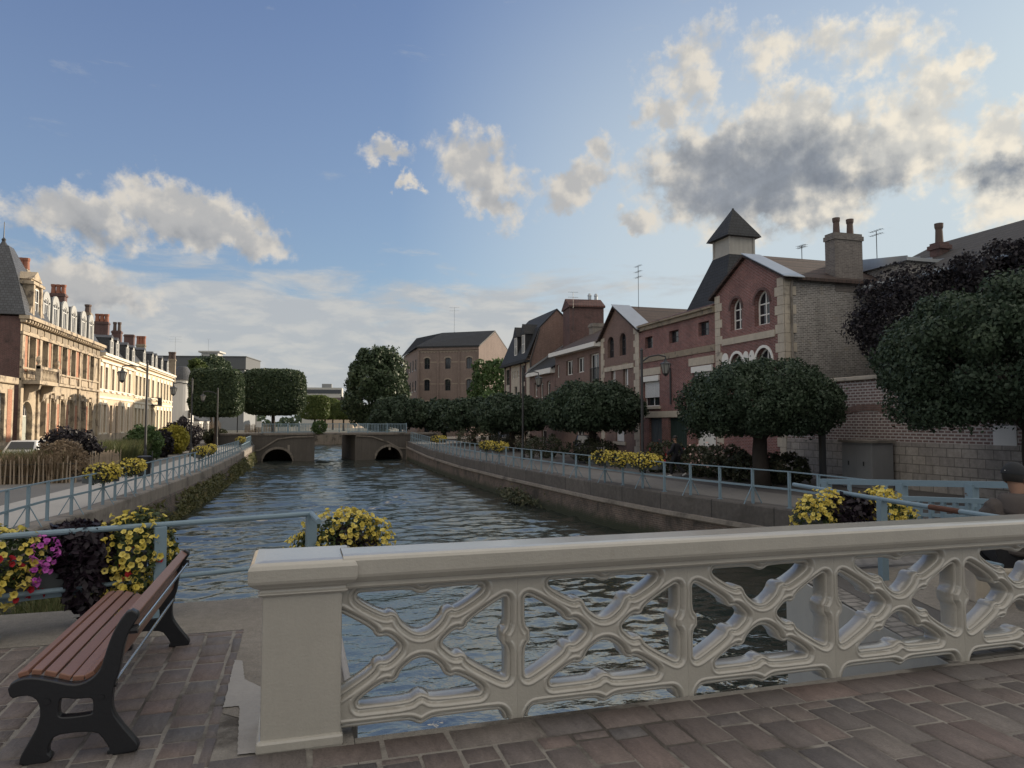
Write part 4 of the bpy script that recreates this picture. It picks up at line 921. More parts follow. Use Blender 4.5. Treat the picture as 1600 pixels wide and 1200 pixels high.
def terrace(name, label, px0, px1, ypx_e, wins_u, wins_l, zu, zl, wmat, dorm, door=None, w=1.05, ww='white', frame_w=.07):
    h = House(name, label, 'L', px0, px1, XL, GL); L = h.L - .004; pm = (px0 + px1) / 2; ze = h.z(pm, ypx_e)
    pu = wins_u[len(wins_u) // 2]; up = h.row(wins_u, w, h.z(pm, zu[1]), h.z(pm, zu[0])); low = h.row(wins_l, w, h.z(pm, zl[1]), h.z(pm, zl[0]))
    drs = [(h.x(p) - .55, .1, h.x(p) + .55, h.z(pm, zl[0])) for p in (door or [])]
    mb = MB(); wall_holes(mb, 0, L, 0, ze, up + low + drs, rd=.3); mb.quad((L, 0, 0), (L, 9, 0), (L, 9, ze), (L, 0, ze)); mb.quad((0, 0, 0), (0, 9, 0), (0, 9, ze), (0, 0, ze)); mb.quad((0, 9, 0), (L, 9, 0), (L, 9, ze), (0, 9, ze))
    mb.build('wall', wmat, h.root)
    for r in up + low:
        wd = window(h.root, r, .22, nv=1, nh=2, fw=frame_w); mb = MB(); mb.box(r[0] + .02, .13, r[1] + .05, r[0] + .34, .16, r[3] - .05); mb.build('shutter', M['white'], wd); mb = MB()
        mb.box(r[0] - .16, -.06, r[1], r[0], .0, r[3]); mb.box(r[2], -.06, r[1], r[2] + .16, .0, r[3]); mb.prism([(r[0] - .22, r[3]), (r[2] + .22, r[3]), (r[2] + .1, r[3] + .42), ((r[0] + r[2]) / 2, r[3] + .5), (r[0] - .1, r[3] + .42)], 'y', -.09, .0)
        mb.box(r[0] - .22, -.14, r[1] - .16, r[2] + .22, .0, r[1]); mb.build('window_surround', M['stone_white'], wd)
    for r in drs: mb = MB(); mb.box(r[0], .2, r[1], r[2], .26, r[3] - .6); mb.box(r[0], .19, r[3] - .6, r[2], .25, r[3] - .52); mb.build('door', surf('dark_door', (.05, .045, .05), .5), h.root)
    mb = MB(); mb.box(0, -.12, 0, L, .0, 1.35); mb.build('plinth', M['stone'], h.root)
    mb = MB(); zb = (h.z(pm, zu[1]) + h.z(pm, zl[0])) / 2; mb.box(0, -.1, zb - .1, L, .0, zb + .12); mb.box(0, -.09, zb + .75, L, .0, zb + .87); mb.build('band_course', M['stone_white'], h.root)
    mb = MB(); mb.box(0, -.25, ze - .75, L, .0, ze - .55); mb.box(0, -.35, ze - .25, L, .0, ze - .1); mb.box(0, -.55, ze - .1, L, .05, ze + .16); mb.build('cornice', M['stone_white'], h.root)
    mb = MB(); mb.prism([(-.1, ze + .16), (1.7, ze + 2.5), (4.6, ze + 3.1), (7.5, ze + 2.5), (9, ze + .16)], 'x', .02, L - .02); mb.build('roof', M['slate'], h.root)
    for p in dorm:
        x = h.x(p); z0 = ze + .2; mb = MB(); mb.box(x - .6, -.0, z0, x + .6, 1.9, z0 + 1.85); mb.prism([(x - .7, z0 + 1.85), (x + .7, z0 + 1.85), (x, z0 + 2.2)], 'y', -.12, 2.2)
        d = mb.build('dormer', M['slate'], h.root); mb = MB(); mb.box(x - .62, -.1, z0, x - .38, .0, z0 + 1.85); mb.box(x + .38, -.1, z0, x + .62, .0, z0 + 1.85); mb.box(x - .62, -.1, z0 + 1.6, x + .62, .0, z0 + 1.85); mb.build('dormer_surround', bpy.data.materials['zinc_white'], d)
        window(d, (x - .38, z0 + .1, x + .38, z0 + 1.6), -.07, nv=1, nh=1, fw=.07, name='dormer_window')
    return h, ze
M['stone_white'] = surf('painted_stone_trim', (.72, .66, .54), .75, ((2, .1),), streak=.12)
M['brick_peach'] = brick('peach_brick', (.60, .44, .31), (.55, .41, .29), (.57, .50, .39), dirt=.12)
M['brick_ochre'] = brick('cream_brick', (.66, .52, .34), (.60, .48, .31), (.60, .52, .42), dirt=.12)
h, ze = terrace('terraced_house', 'peach brick terraced house next to the mansion, white trim and slate roof', 152.5, 207, 561, [154.5, 163.5, 174, 183, 192, 200], [153.5, 162.5, 190, 199], (578, 613), (634, 675), M['brick_peach'], [170, 179, 195, 206 - 1.5], [173, 182])
px_chim(h, 146, 173, 503, ze + 1.5, 5.0, 3, pot='pot', ph=1.0, pr=.26)
px_chim(h, 174, 192, 517, ze + 1.5, 5.0, 2, pot='pot_dark', ph=1.2, pr=.22)
px_chim(h, 193, 212, 523, ze + 1.5, 5.0, 0)
h, ze = terrace('terraced_house', 'cream brick terraced house with a small black balcony before the white tower', 207.5, 268, 577, [211, 217, 223, 230, 237, 245, 250.5, 255.5, 260, 265], [211, 216.5, 222, 229, 245, 251, 256, 260.5, 265], (594, 624), (640, 674), M['brick_ochre'], [222, 235, 241, 250, 259], [237], w=1.35)
mb = MB(); x = h.x(238); z = h.z(238, 634); mb.box(x - 1.6, -.9, z, x + 1.6, 0, z + .15)
for k in range(16): mb.bar((x - 1.55 + k * .207, -.87, z + .15), (x - 1.55 + k * .207, -.87, z + 1.1), .03, .03)
mb.bar((x - 1.6, -.87, z + 1.1), (x + 1.6, -.87, z + 1.1), .06, .06)
for sx in (-1.57, 1.57): mb.bar((x + sx, -.87, z + 1.1), (x + sx, 0, z + 1.1), .06, .06); mb.bar((x + sx, -.87, z + .6), (x + sx, 0, z + .6), .04, .04)
mb.build('balcony', M['iron'], h.root)
px_chim(h, 212, 229, 538, ze + 1.5, 5.0, 3, mat='stone_dark', ph=1.3, pr=.26)
px_chim(h, 262, 276, 561, ze - .5, 1.5, 2, mat='stone_dark', pot='pot_dark', ph=1.2, pr=.3)
# white round tower
c = at(283, 660, d=124); root = thing('round_tower', 'white rendered round tower with a slate cone roof past the terraces', 'tower', (c.x, c.y, GL)); tz = at(281, 594, d=124).z - GL; rr = 1.95
M['render_white'] = surf('white_render', (.68, .67, .64), .7, ((.8, .06),), streak=.08)
mb = MB(); mb.lathe([(rr + .12, 0), (rr + .12, .9), (rr, .95), (rr, tz - .7), (rr + .12, tz - .65), (rr + .12, tz - .45), (rr, tz - .4), (rr, tz)], n=28); mb.build('wall', M['render_white'], root, smooth=False)
mb = MB(); mb.lathe([(rr + .3, tz), (rr + .25, tz + .12), (rr * .45, tz + 2.3), (rr * .35, tz + 2.4)], n=28); mb.build('roof', M['slate'], root)
mb = MB(); mb.box(rr * .6 + .2, -1.6, 3.2, rr * .6 + .5, -1.35, 4.6); mb.build('window', M['glass'], root)
root = thing('white_house', 'low whitewashed house with dark windows behind the round tower', 'house', (c.x + 2.2, c.y + 6, GL), PI / 2); tz = 2.75; hs = [(1.0 + k * 2.4, .9, 1.9 + k * 2.4, 2.2) for k in range(6)]
mb = MB(); wall_holes(mb, 0, 16, 0, tz, hs, rd=.2); mb.quad((0, 0, 0), (0, 6, 0), (0, 6, tz), (0, 0, tz)); mb.build('wall', M['render_white'], root)
for r in hs: window(root, r, .15)
mb = MB(); mb.prism([(-.3, tz), (3, tz + 1.8), (6.3, tz)], 'x', -.2, 16.2); mb.build('roof', M['slate'], root)
# modern flat building far left, and the one straight ahead
c = at(312, 660, d=175); root = thing('flat_roofed_block', 'grey modern flat roofed block rising behind the clipped lime trees', 'building', (c.x, c.y, GL), R(-12)); zt = at(312, 556, d=175).z - GL
def slabblock(root, w, dp, zt, floors, mat, fm):
    mb = MB(); mb.box(-w / 2, 0, 0, w / 2, dp, zt - 3.2); mb.build('wall', mat, root)
    mb = MB(); mb.box(-w / 2 - .5, -.8, zt - 3.2, w / 2 + .5, dp + .5, zt - .2); mb.box(-w / 2 - .7, -1.0, zt - .2, w / 2 + .7, dp + .7, zt); mb.build('roof', fm, root)
    for f in range(floors):
        z = zt - 6.0 - f * 3.1
        if z < 0: break
        for k in range(int(w / 2.2)): mb = MB(); x = -w / 2 + .5 + k * 2.2; mb.box(x, -.08, z, x + 1.7, .02, z + 1.7); mb.build('window', M['glass'], root)
M['facade_grey'] = surf('grey_cladding', (.20, .21, .22), .6, ((.5, .1),)); M['facade_dark'] = surf('dark_cladding', (.085, .092, .10), .6, ((.5, .1),)); M['facade_pale'] = surf('pale_concrete_panels', (.42, .42, .40), .7, ((.3, .1),))
slabblock(root, 21, 12, zt, 3, M['facade_grey'], M['facade_dark'])
mb = MB(); mb.box(-1, 3, zt, 3, 7, zt + 1.2); mb.box(-1.6, 2.5, zt + 1.2, 3.6, 7.5, zt + 1.6); mb.build('roof_plant', M['facade_pale'], root); antenna(root, -7, 2, zt, 5, 3, 3); antenna(root, 1, 2, zt + 1.5, 3, 1, 1)
c = at(505, 660, d=310); root = thing('office_block', 'distant pale office block with ribbon windows beyond the canal end', 'building', (c.x, c.y, -.4), R(-6)); zt = at(505, 604, d=310).z
mb = MB(); mb.box(-9, 0, 0, 7.8, 12, zt); mb.build('wall', M['facade_pale'], root)
for f in range(3): mb = MB(); mb.box(-8.6, -.15, zt - 2.6 - f * 3.6, 7.4, -.002, zt - .9 - f * 3.6); mb.build('window', M['glass'], root)
mb = MB(); mb.box(-1, 3, zt, 3.2, 8, zt + 1.8); mb.build('roof_plant', M['facade_grey'], root)
c = at(530, 660, d=250); root = thing('tiled_house', 'distant sunlit low house with a brown roof below the office block', 'house', (c.x, c.y, -.4), R(-30)); zt = at(530, 632, d=250).z
mb = MB(); mb.box(-8, 0, 0, 5, 9, zt); mb.build('wall', surf('sand_render', (.5, .4, .3), .8), root); mb = MB(); mb.prism([(-.6, zt - .1), (4.5, zt + 3), (9.6, zt - .1)], 'x', -8.5, 5.5); mb.build('roof', M['tile_brown'], root)

# ---------------------------------------------------------------- far bridge
root = thing('stone_bridge', 'old dark stone bridge with two low arches and a flat middle span', 'bridge', (0, 76, 0))
zd = .42
mb = MB(); wall_holes(mb, -4.6, 1.75, -2.8, zd - .12, [(-3.35, -2.8, -.35, -.98, 1.35)], rd=6); mb.quad((1.75, 0, -2.8), (1.75, 8, -2.8), (1.75, 8, zd - .12), (1.75, 0, zd - .12)); mb.quad((-3.35, 6, -2.8), (-.35, 6, -2.8), (-.35, 6, -.9), (-3.35, 6, -.9))
mb.box(-7.5, -.02, -2.8, -4.6, 8, zd - .12)
M['bridge_stone'] = surf('blackened_bridge_stone', (.07, .064, .059), .9, ((.8, .3), (8, .3)), streak=.45, bump=.4, bscale=15, stain=((.22, .20, .17), 1.6, .66, .78))
mb.build('abutment', M['bridge_stone'], root)
mb = MB(); wall_holes(mb, 5.85, 11.4, -2.8, zd - .12, [(7.9, -2.8, 10.75, -.85, 1.35)], rd=6); mb.quad((5.85, 0, -2.8), (5.0, 9, -2.8), (5.0, 9, zd - .12), (5.85, 0, zd - .12)); mb.quad((7.9, 6, -2.8), (10.75, 6, -2.8), (10.75, 6, -.8), (7.9, 6, -.8))
mb.box(11.4, -.02, -2.8, 14.5, 8, zd - .12); mb.build('abutment', M['bridge_stone'], root)
mb = MB(); mb.box(-7.6, -.12, zd - .115, 14.6, 8, zd + .05); mb.build('deck', M['concrete_dark'], root)
mb = MB()
for P in ([(-4.5, -1.25), (-3.6, -1.2), (-1.9, -.1), (-.4, .12), (1.7, .16)], [(5.9, .2), (7.6, .1), (9.2, -.45), (10.4, -1.1), (11.3, -1.2)]):
    mb = MB()
    for a, b in zip(P, P[1:]): mb.bar((a[0], -.06, a[1]), (b[0], -.06, b[1]), .14, .14)
    mb.build('string_course', M['concrete_dark'], root)
for P in (arc_pts(-3.35, -.35, -2.33, 1.35, 14), arc_pts(7.9, 10.75, -2.2, 1.35, 14)):
    mb = MB()
    for a, b in zip(P, P[1:]): mb.bar((a[0], -.05, a[1]), (b[0], -.05, b[1]), .12, .24)
    mb.build('arch_ring', M['concrete_dark'], root)
mb = MB()
for x in (-.9, -4.35, 9.3, 11.2): mb.box(x, -.04, -1.3, x + .22, 0, -.7)
mb.build_each('pale_stone', M['concrete'], root)
def bar_railing(label, x0, x1, y, z, hgt=1.0, mat='steel_blue'):
    r = thing('bridge_railing', label, 'railing', ((x0 + x1) / 2, y, z), 0, 'railings on the far bridge'); w = (x1 - x0) / 2
    mb = MB(); mb.box(-w, -.04, hgt - .07, w, .04, hgt); mb.box(-w, -.03, .1, w, .03, .16); mb.build('rail', M[mat], r)
    mb = MB(); n = int((x1 - x0) / .16)
    for k in range(n + 1): x = -w + 2 * w * k / n; mb.box(x - .022, -.02, .16, x + .022, .02, hgt - .07)
    mb.build('bars', M[mat], r)
    for k in range(int((x1 - x0) / 2) + 1): mb = MB(); x = -w + 2 * w * k / int((x1 - x0) / 2); mb.box(x - .05, -.05, 0, x + .05, .05, hgt + .05); mb.build('post', M[mat], r)
bar_railing('pale blue bar railing on the left half of the far stone bridge', -3.4, 1.6, 76.3, zd + .05)
bar_railing('pale blue bar railing on the right half of the far stone bridge', 5.1, 11.2, 76.3, zd + .05)
bar_railing('pale blue bar railing across the back edge of the far bridge', -2.0, 9.0, 83.4, zd + .05)

# ---------------------------------------------------------------- vegetation
def leaf_mesh(name, P, N, size, mat, parent, aspect=.62, droop=0.0, flat=.55):
    """one leaf-sized four-cornered face per point; N = outward direction"""
    n = len(P); rv = RNG.normal(size=(n, 3)); nn = N + flat * rv; nn /= np.linalg.norm(nn, axis=1)[:, None] + 1e-9
    t = np.cross(nn, RNG.normal(size=(n, 3))); t[:, 2] -= droop; t -= nn * np.sum(t * nn, axis=1)[:, None]; t /= np.linalg.norm(t, axis=1)[:, None] + 1e-9
    b = np.cross(nn, t); s = (size * RNG.uniform(.65, 1.3, n))[:, None]
    V = np.stack([P - t * s * .5, P + b * s * aspect * .5 - nn * s * .06, P + t * s * .5 - nn * s * .12, P - b * s * aspect * .5 - nn * s * .06], axis=1).reshape(-1, 3)
    return raw_mesh(name, V, np.arange(4 * n).reshape(n, 4), mat, parent, attr=TONE['v'] if TONE['v'] is not None and len(TONE['v']) == n else RNG.uniform(0, 1, n))
TONE = {'v': None}
def sphere_pts(n):
    i = np.arange(n) + .5; ph = np.arccos(1 - 2 * i / n); th = PI * (1 + 5 ** .5) * i
    return np.stack([np.cos(th) * np.sin(ph), np.sin(th) * np.sin(ph), np.cos(ph)], axis=1)
def clump_cloud(radii, nclump, cr, nleaf, zmin=-.75, cz=0.0, jitter=.20, power=None):
    d = sphere_pts(nclump) + RNG.normal(size=(nclump, 3)) * .08; d /= np.linalg.norm(d, axis=1)[:, None]
    if power:                                     # squarer outline for clipped crowns
        d = d / (np.sum(np.abs(d) ** power, axis=1) ** (1 / power))[:, None]
    d[:, 2] = np.maximum(d[:, 2], zmin)
    c = d * (1 - cr * .55 / np.array(radii)) * np.array(radii) * RNG.uniform(1 - jitter, 1 + jitter * .35, (nclump, 1))
    k = RNG.integers(0, nclump, nleaf); out = d[k]; TONE['v'] = np.clip(.55 * RNG.uniform(0, 1, nclump)[k] + .45 * RNG.uniform(0, 1, nleaf), 0, 1)
    v = RNG.normal(size=(nleaf, 3)); v /= np.linalg.norm(v, axis=1)[:, None]; v = v + out * .75; v /= np.linalg.norm(v, axis=1)[:, None]
    r = cr * RNG.uniform(.75, 1.25, nclump)[k] * RNG.uniform(.55, 1.05, nleaf)
    tw = (RNG.uniform(size=nleaf) < .04)[:, None]; P = c[k] + v * r[:, None] + tw * v * RNG.uniform(.05, .35, (nleaf, 1)) * cr; P[:, 2] += cz
    return P, v
def trunk(par, h, r, limbs=5, spread=1.0, lh=1.2, mat='bark', lean=0.0):
    mb = MB(); pts = [(0, 0, -.05), (.02 + lean * .3, .01, h * .35), (-.02 + lean * .7, .02, h * .7), (lean, 0, h)]
    mb.tube(pts, [r * 1.35, r, r * .9, r * .8], 10)
    for i in range(limbs):
        a = 2 * PI * i / limbs + random.uniform(-.3, .3); e = (math.cos(a) * spread, math.sin(a) * spread)
        mb.tube([(lean, 0, h * .9), (lean + e[0] * .4, e[1] * .4, h + lh * .35), (lean + e[0], e[1], h + lh)], [r * .55, r * .35, r * .12], 6)
    return mb.build('trunk', M[mat], par, smooth=True)
L_MAPLE = leafmat('maple_leaves', (.036, .058, .038), (.054, .080, .047), (.075, .105, .06))
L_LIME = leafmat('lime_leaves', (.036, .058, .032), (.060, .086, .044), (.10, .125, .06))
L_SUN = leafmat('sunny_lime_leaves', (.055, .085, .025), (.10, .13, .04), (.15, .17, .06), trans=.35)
L_PURP = leafmat('purple_leaves', (.018, .017, .021), (.028, .024, .029), (.045, .036, .042))
L_GREEN = leafmat('bright_green_leaves', (.045, .085, .03), (.075, .12, .04), (.10, .15, .05), trans=.3)
L_YEL = leafmat('golden_leaves', (.24, .22, .03), (.34, .30, .05), (.16, .18, .03), trans=.3)
L_GRASS = leafmat('grass_blades', (.075, .095, .038), (.12, .125, .055), (.19, .165, .085), trans=.3)
L_STRAW = leafmat('pale_feather_grass', (.22, .17, .11), (.30, .22, .15), (.16, .15, .08), trans=.3)
L_DPUR = leafmat('dark_ipomoea_leaves', (.013, .009, .014), (.022, .014, .022), (.03, .02, .03), trans=.1, rough=.4)
L_HEDGE = leafmat('rose_leaves', (.045, .055, .032), (.075, .080, .048), (.12, .10, .065))

def round_tree(label, x, y, rx, ry, rz, cz, h, nl, size, mat=L_MAPLE, tr=.13, nclump=90, cr=.75, group=None, name='round_tree', cat='tree', zmin=-.55, g=None, droop=.9):
    g = gz(x, y) if g is None else g
    t = thing(name, label, cat, (x, y, g), random.uniform(0, 6), group); trunk(t, h, tr, 6, min(rx, ry) * .55, rz * .8)
    P, N = clump_cloud((rx, ry, rz), nclump, cr, nl, zmin, cz); leaf_mesh('crown', P, N, size, mat, t, droop=droop); return t
GT = 'round-headed street trees along the right quay'
round_tree('near round-headed street tree with dense drooping leaves before the garden wall and red house', 16.5, 22.7, 2.85, 2.85, 1.55, 3.0, 1.9, 60000, .125, group=GT, nclump=190, cr=.5, tr=.3)
round_tree('second round-headed street tree, its crown before the gutter house and the dark parked car', 16.5, 38.4, 2.95, 2.95, 1.55, 3.05, 1.9, 26000, .20, group=GT, nclump=140, cr=.6, tr=.26)
round_tree('round-headed street tree in front of the low terraced house, behind the tall lamp post', 16.5, 54.6, 2.95, 2.95, 1.6, 2.8, 1.8, 15000, .26, group=GT, nclump=90, cr=.65, tr=.25)
round_tree('round-headed street tree below the mansard house gable', 16.6, 68, 3.0, 3.0, 1.75, 2.7, 1.7, 9000, .36, group=GT, nclump=80, cr=.65, tr=.25)
round_tree('farthest round-headed street tree below the brick warehouse windows', 16.5, 82, 3.4, 3.2, 2.0, 2.6, 1.6, 9000, .4, group=GT, nclump=80, cr=.7, tr=.25)
round_tree('largest round-headed tree at the right edge, spreading over the garden wall', 17.9, 13.6, 3.4, 3.3, 2.15, 3.75, 2.3, 95000, .115, group=GT, nclump=260, cr=.52, tr=.17)
t = thing('purple_tree', 'dark purple-leaved tree leaning over the garden wall before the weathered side wall', 'tree', (22.8, 20.9, GR)); trunk(t, 4.0, .22, 6, 2.0, 2.5)
P1, N1 = clump_cloud((3.1, 2.2, 2.0), 80, .7, 18000, -.9, 5.9, .35); P1[:, 0] += -.2; P2, N2 = clump_cloud((2.2, 2.6, 1.15), 55, .6, 12000, -.9, 7.35, .35); P2[:, 0] += 1.3; P2[:, 1] -= 2.4
leaf_mesh('crown', np.concatenate([P1, P2]), np.concatenate([N1, N2]), .15, L_PURP, t, flat=.9)
round_tree('bright green bushy tree between the warehouse and the mansard house', 23.5, 84, 3.6, 3.6, 4.6, 5.4, 2.5, 9000, .42, L_GREEN, .2, 60, 1.1, name='leafy_tree', zmin=-.9)
round_tree('yellow-green shrubby tree at the foot of the mansard house', 21.0, 78, 2.6, 2.4, 2.3, 3.0, 1.2, 5000, .36, L_GREEN, .15, 40, .8, name='leafy_tree', zmin=-.9)
t = round_tree('tall dense dark green tree beyond the far bridge beside the warehouse', 10.3, 97, 4.4, 4.2, 5.6, 6.4, 2.5, 22000, .46, L_LIME, .35, 130, 1.15, name='tall_tree', zmin=-.95)
round_tree('low spreading dark tree at the right end of the far bridge', 11.6, 84, 3.6, 3.2, 1.9, 3.0, 1.4, 9000, .36, L_MAPLE, .2, 70, .7, name='leafy_tree', zmin=-.7)
def clipped(label, x, y, rx, ry, rz, cz, nl, size, mat=L_LIME, group='clipped lime trees', h=None, tr=.22, power=6, nclump=240, cr=.6):
    g = gz(x, y) if y < 131 else -.4
    t = thing('clipped_tree', label, 'tree', (x, y, g), 0, group); trunk(t, h or (cz - rz * .6), tr, 5, rx * .5, rz)
    d = RNG.normal(size=(nl, 3)); d /= np.linalg.norm(d, axis=1)[:, None]; d = d / (np.sum(np.abs(d) ** power, axis=1) ** (1 / power))[:, None]
    cl = sphere_pts(nclump); lump = RNG.uniform(-1, 1, nclump)[np.argmax(d[:, None, :] @ cl.T[None], axis=2)[:, 0]] if nl < 1 else np.sin(d[:, 0] * 9 + 1) * np.sin(d[:, 1] * 8) * np.sin(d[:, 2] * 9 + 2)
    k = 1 - .10 * RNG.uniform(0, 1, nl) ** 1.6 + .025 * lump + .02 * RNG.normal(size=nl) * (RNG.uniform(size=nl) < .15)
    P = d * np.array((rx, ry, rz)) * k[:, None]; P[:, 2] += cz; N = np.sign(d) * np.abs(d) ** (power - 1); N /= np.linalg.norm(N, axis=1)[:, None]
    leaf_mesh('crown', P, N, size, mat, t, droop=.5, flat=.75)
clipped('nearer box-clipped lime tree on the left bank by the white tower', -7.6, 75.5, 2.4, 2.8, 2.3, 5.2, 34000, .26, cr=.45)
clipped('broad box-clipped lime tree standing at the left end of the far bridge', -2.6, 85, 3.5, 3.4, 2.55, 5.6, 38000, .28, power=4.5, cr=.5)
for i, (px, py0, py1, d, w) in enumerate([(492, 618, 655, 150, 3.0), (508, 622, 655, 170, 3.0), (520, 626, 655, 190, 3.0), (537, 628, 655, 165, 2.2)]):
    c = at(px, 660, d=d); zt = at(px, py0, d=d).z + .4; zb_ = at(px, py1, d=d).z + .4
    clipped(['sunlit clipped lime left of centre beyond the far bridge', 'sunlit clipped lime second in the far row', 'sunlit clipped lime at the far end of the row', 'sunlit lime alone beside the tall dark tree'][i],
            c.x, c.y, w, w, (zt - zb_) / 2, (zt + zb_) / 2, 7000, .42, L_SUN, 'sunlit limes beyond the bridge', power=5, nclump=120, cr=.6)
round_tree('green tree showing above the clipped lime in front of the flat roofed block', *at(330, 660, d=150).xy, 3.8, 4, 3.4, 13.0, 9, 6500, .55, L_LIME, .3, 50, 1.3, name='leafy_tree', zmin=-.9, g=-.9)
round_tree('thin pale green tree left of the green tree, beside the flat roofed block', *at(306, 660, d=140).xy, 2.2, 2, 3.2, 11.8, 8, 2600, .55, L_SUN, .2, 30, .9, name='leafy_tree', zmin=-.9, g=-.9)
def shrub(label, x, y, rx, ry, rz, nl, size, mat, name='shrub', cat='shrub', group=None, nclump=40, cr=None, g=None):
    g = gz(x, y) if g is None else g; t = thing(name, label, cat, (x, y, g), 0, group)
    mb = MB()
    for k in range(5): a = k * 1.26; mb.tube([(0, 0, -.02), (math.cos(a) * rx * .3, math.sin(a) * ry * .3, rz * .7), (math.cos(a) * rx * .6, math.sin(a) * ry * .6, rz * 1.3)], [.03, .02, .008], 5)
    mb.build('stems', M['bark'], t)
    P, N = clump_cloud((rx, ry, rz), nclump, cr or min(rx, rz) * .4, nl, -.9, rz * .95, .25); P[:, 2] = np.maximum(P[:, 2], .03)
    leaf_mesh('foliage', P, N, size, mat, t, flat=.8); return t
shrub('dark purple shrub behind the pale paling fence by the white car', -10.6, 39.5, 1.25, 1.2, 1.15, 5000, .17, L_PURP)
shrub('rounded grey-green shrub right of the first left-bank lamp post', -9.6, 51.5, 1.1, 1.3, 1.15, 4000, .2, L_GREEN)
shrub('small dark purple shrub between the grey-green and golden shrubs', -9.2, 55.5, .8, .8, .95, 2200, .2, L_PURP)
shrub('golden yellow shrub on the left bank behind the second lamp post', -9.3, 60.5, 1.35, 1.2, 1.05, 4500, .2, L_YEL)
shrub('far dark red shrub on the left bank before the white tower', -9.4, 66, 1.5, 1.4, 1.3, 3500, .24, L_PURP)
shrub('pinkish feathery shrub at the end of the paling fence beside the purple shrub', -9.5, 34.6, .95, .9, .85, 3600, .13, L_STRAW)
shrub('low dark planting along the far left bank near the fence', -8.2, 80, 1.2, 3, .8, 3500, .25, L_HEDGE)
def grass(name, label, cx, cy, rx, ry, hgt, n, mat, g=None, w=.018):
    a = RNG.uniform(-1, 1, (n, 2)); x = cx + a[:, 0] * rx; y = cy + a[:, 1] * ry; z = np.array([gz(p, q) for p, q in zip(x, y)]) if g is None else np.full(n, g)
    x -= cx; y -= cy; z0 = z[0]; z = z - z0
    hh = hgt * RNG.uniform(.55, 1.15, n); th = RNG.uniform(0, 2 * PI, n); ln = hh * RNG.uniform(.1, .5, n); dx, dy = np.cos(th), np.sin(th); ww = w * RNG.uniform(.7, 1.4, n)
    B0 = np.stack([x - dy * ww, y + dx * ww, z], 1); B1 = np.stack([x + dy * ww, y - dx * ww, z], 1)
    M1 = np.stack([x + dx * ln * .35 + dy * ww * .8, y + dy * ln * .35 - dx * ww * .8, z + hh * .65], 1); M0 = np.stack([x + dx * ln * .35 - dy * ww * .8, y + dy * ln * .35 + dx * ww * .8, z + hh * .65], 1)
    T0 = np.stack([x + dx * ln - dy * ww * .1, y + dy * ln + dx * ww * .1, z + hh], 1); T1 = np.stack([x + dx * ln + dy * ww * .1, y + dy * ln - dx * ww * .1, z + hh], 1)
    V = np.stack([B0, B1, M1, M0, T1, T0], 1).reshape(-1, 3); k = 6 * np.arange(n)[:, None]
    Fc = np.concatenate([k + np.array([[0, 1, 2, 3]]), k + np.array([[3, 2, 4, 5]])], 1).reshape(-1, 4)
    o = raw_mesh(name, V, Fc, mat, attr=np.repeat(RNG.uniform(0, 1, n), 2)); o.location = (cx, cy, z0)
    return tag(o, label, 'grass') if label else stuff(o)
grass('grass_clump', 'tall green grass bed behind the paling fence at the left edge', -12.2, 36.0, 2.0, 2.2, 1.2, 5000, L_GRASS)
grass('grass_clump', 'long bed of dark green ornamental grass left of the first lamp post', -9.9, 45.8, .95, 3.6, 1.35, 6500, L_GRASS)
grass('grass_clump', 'pale feather grass in front of the purple shrub', -10.4, 34.2, 1.2, .7, 1.15, 2200, L_STRAW)
n = 14000; x_ = RNG.uniform(-330, 190, n); top = 5.5 + 2.2 * np.sin(x_ * .11) + 1.6 * np.sin(x_ * .31 + 1) + 1.2 * np.sin(x_ * .73)
P = np.stack([x_, 345 + RNG.normal(size=n) * 9, -.4 + top * RNG.uniform(0, 1, n) ** .7], 1); stuff(leaf_mesh('distant_trees', P, np.tile([0, -.8, .6], (n, 1)), 1.7, L_LIME, None, flat=.9))
# weeds and grass growing from the left quay wall
n = 15000; ys = RNG.uniform(14.5, 74, n); pts = []; 
for i, y in enumerate(ys):
    e = edge_at(EDGE_L, y); f = RNG.uniform(0, 1) ** .75; batter_k = 1 + 3.2 * max(0, min(1, (24 - y) / 8)); dz = -.5 - 1.0 * f
    dens = .5 + .5 * math.sin(y * .55) * math.sin(y * .21 + 1)
    if f < .75 and RNG.uniform() > dens: f = .92; dz = -1.42
    pts.append((e.x + (.12 + .16 * f) * (batter_k if f > .6 else 1 + (batter_k - 1) * f) + RNG.uniform(0, .12), y, e.z + dz + RNG.uniform(-.1, .1)))
P = np.array(pts); N = np.tile([.9, -.2, .4], (n, 1))
o = leaf_mesh('wall_weeds', P, N, .26, leafmat('wall_weeds', (.065, .075, .03), (.12, .12, .055), (.20, .17, .09)), None, aspect=.35, droop=-.6, flat=.8); stuff(o)
grass('bank_grass', None, -4.75, 15.6, .35, 3.2, .55, 2600, L_GRASS, g=ZW - .03, w=.012)
n = 700; P = []
for i in range(n): y = 33.5 + RNG.normal() * 1.1; e = edge_at(EDGE_R, y); P.append((e.x - .35 - abs(RNG.normal()) * .25, y, ZW + .1 + abs(RNG.normal()) * .25))
shrub_w = leaf_mesh('wall_weeds', np.array(P), np.tile([-.7, -.5, .5], (n, 1)), .22, L_HEDGE, None, aspect=.4, flat=.9); stuff(shrub_w)
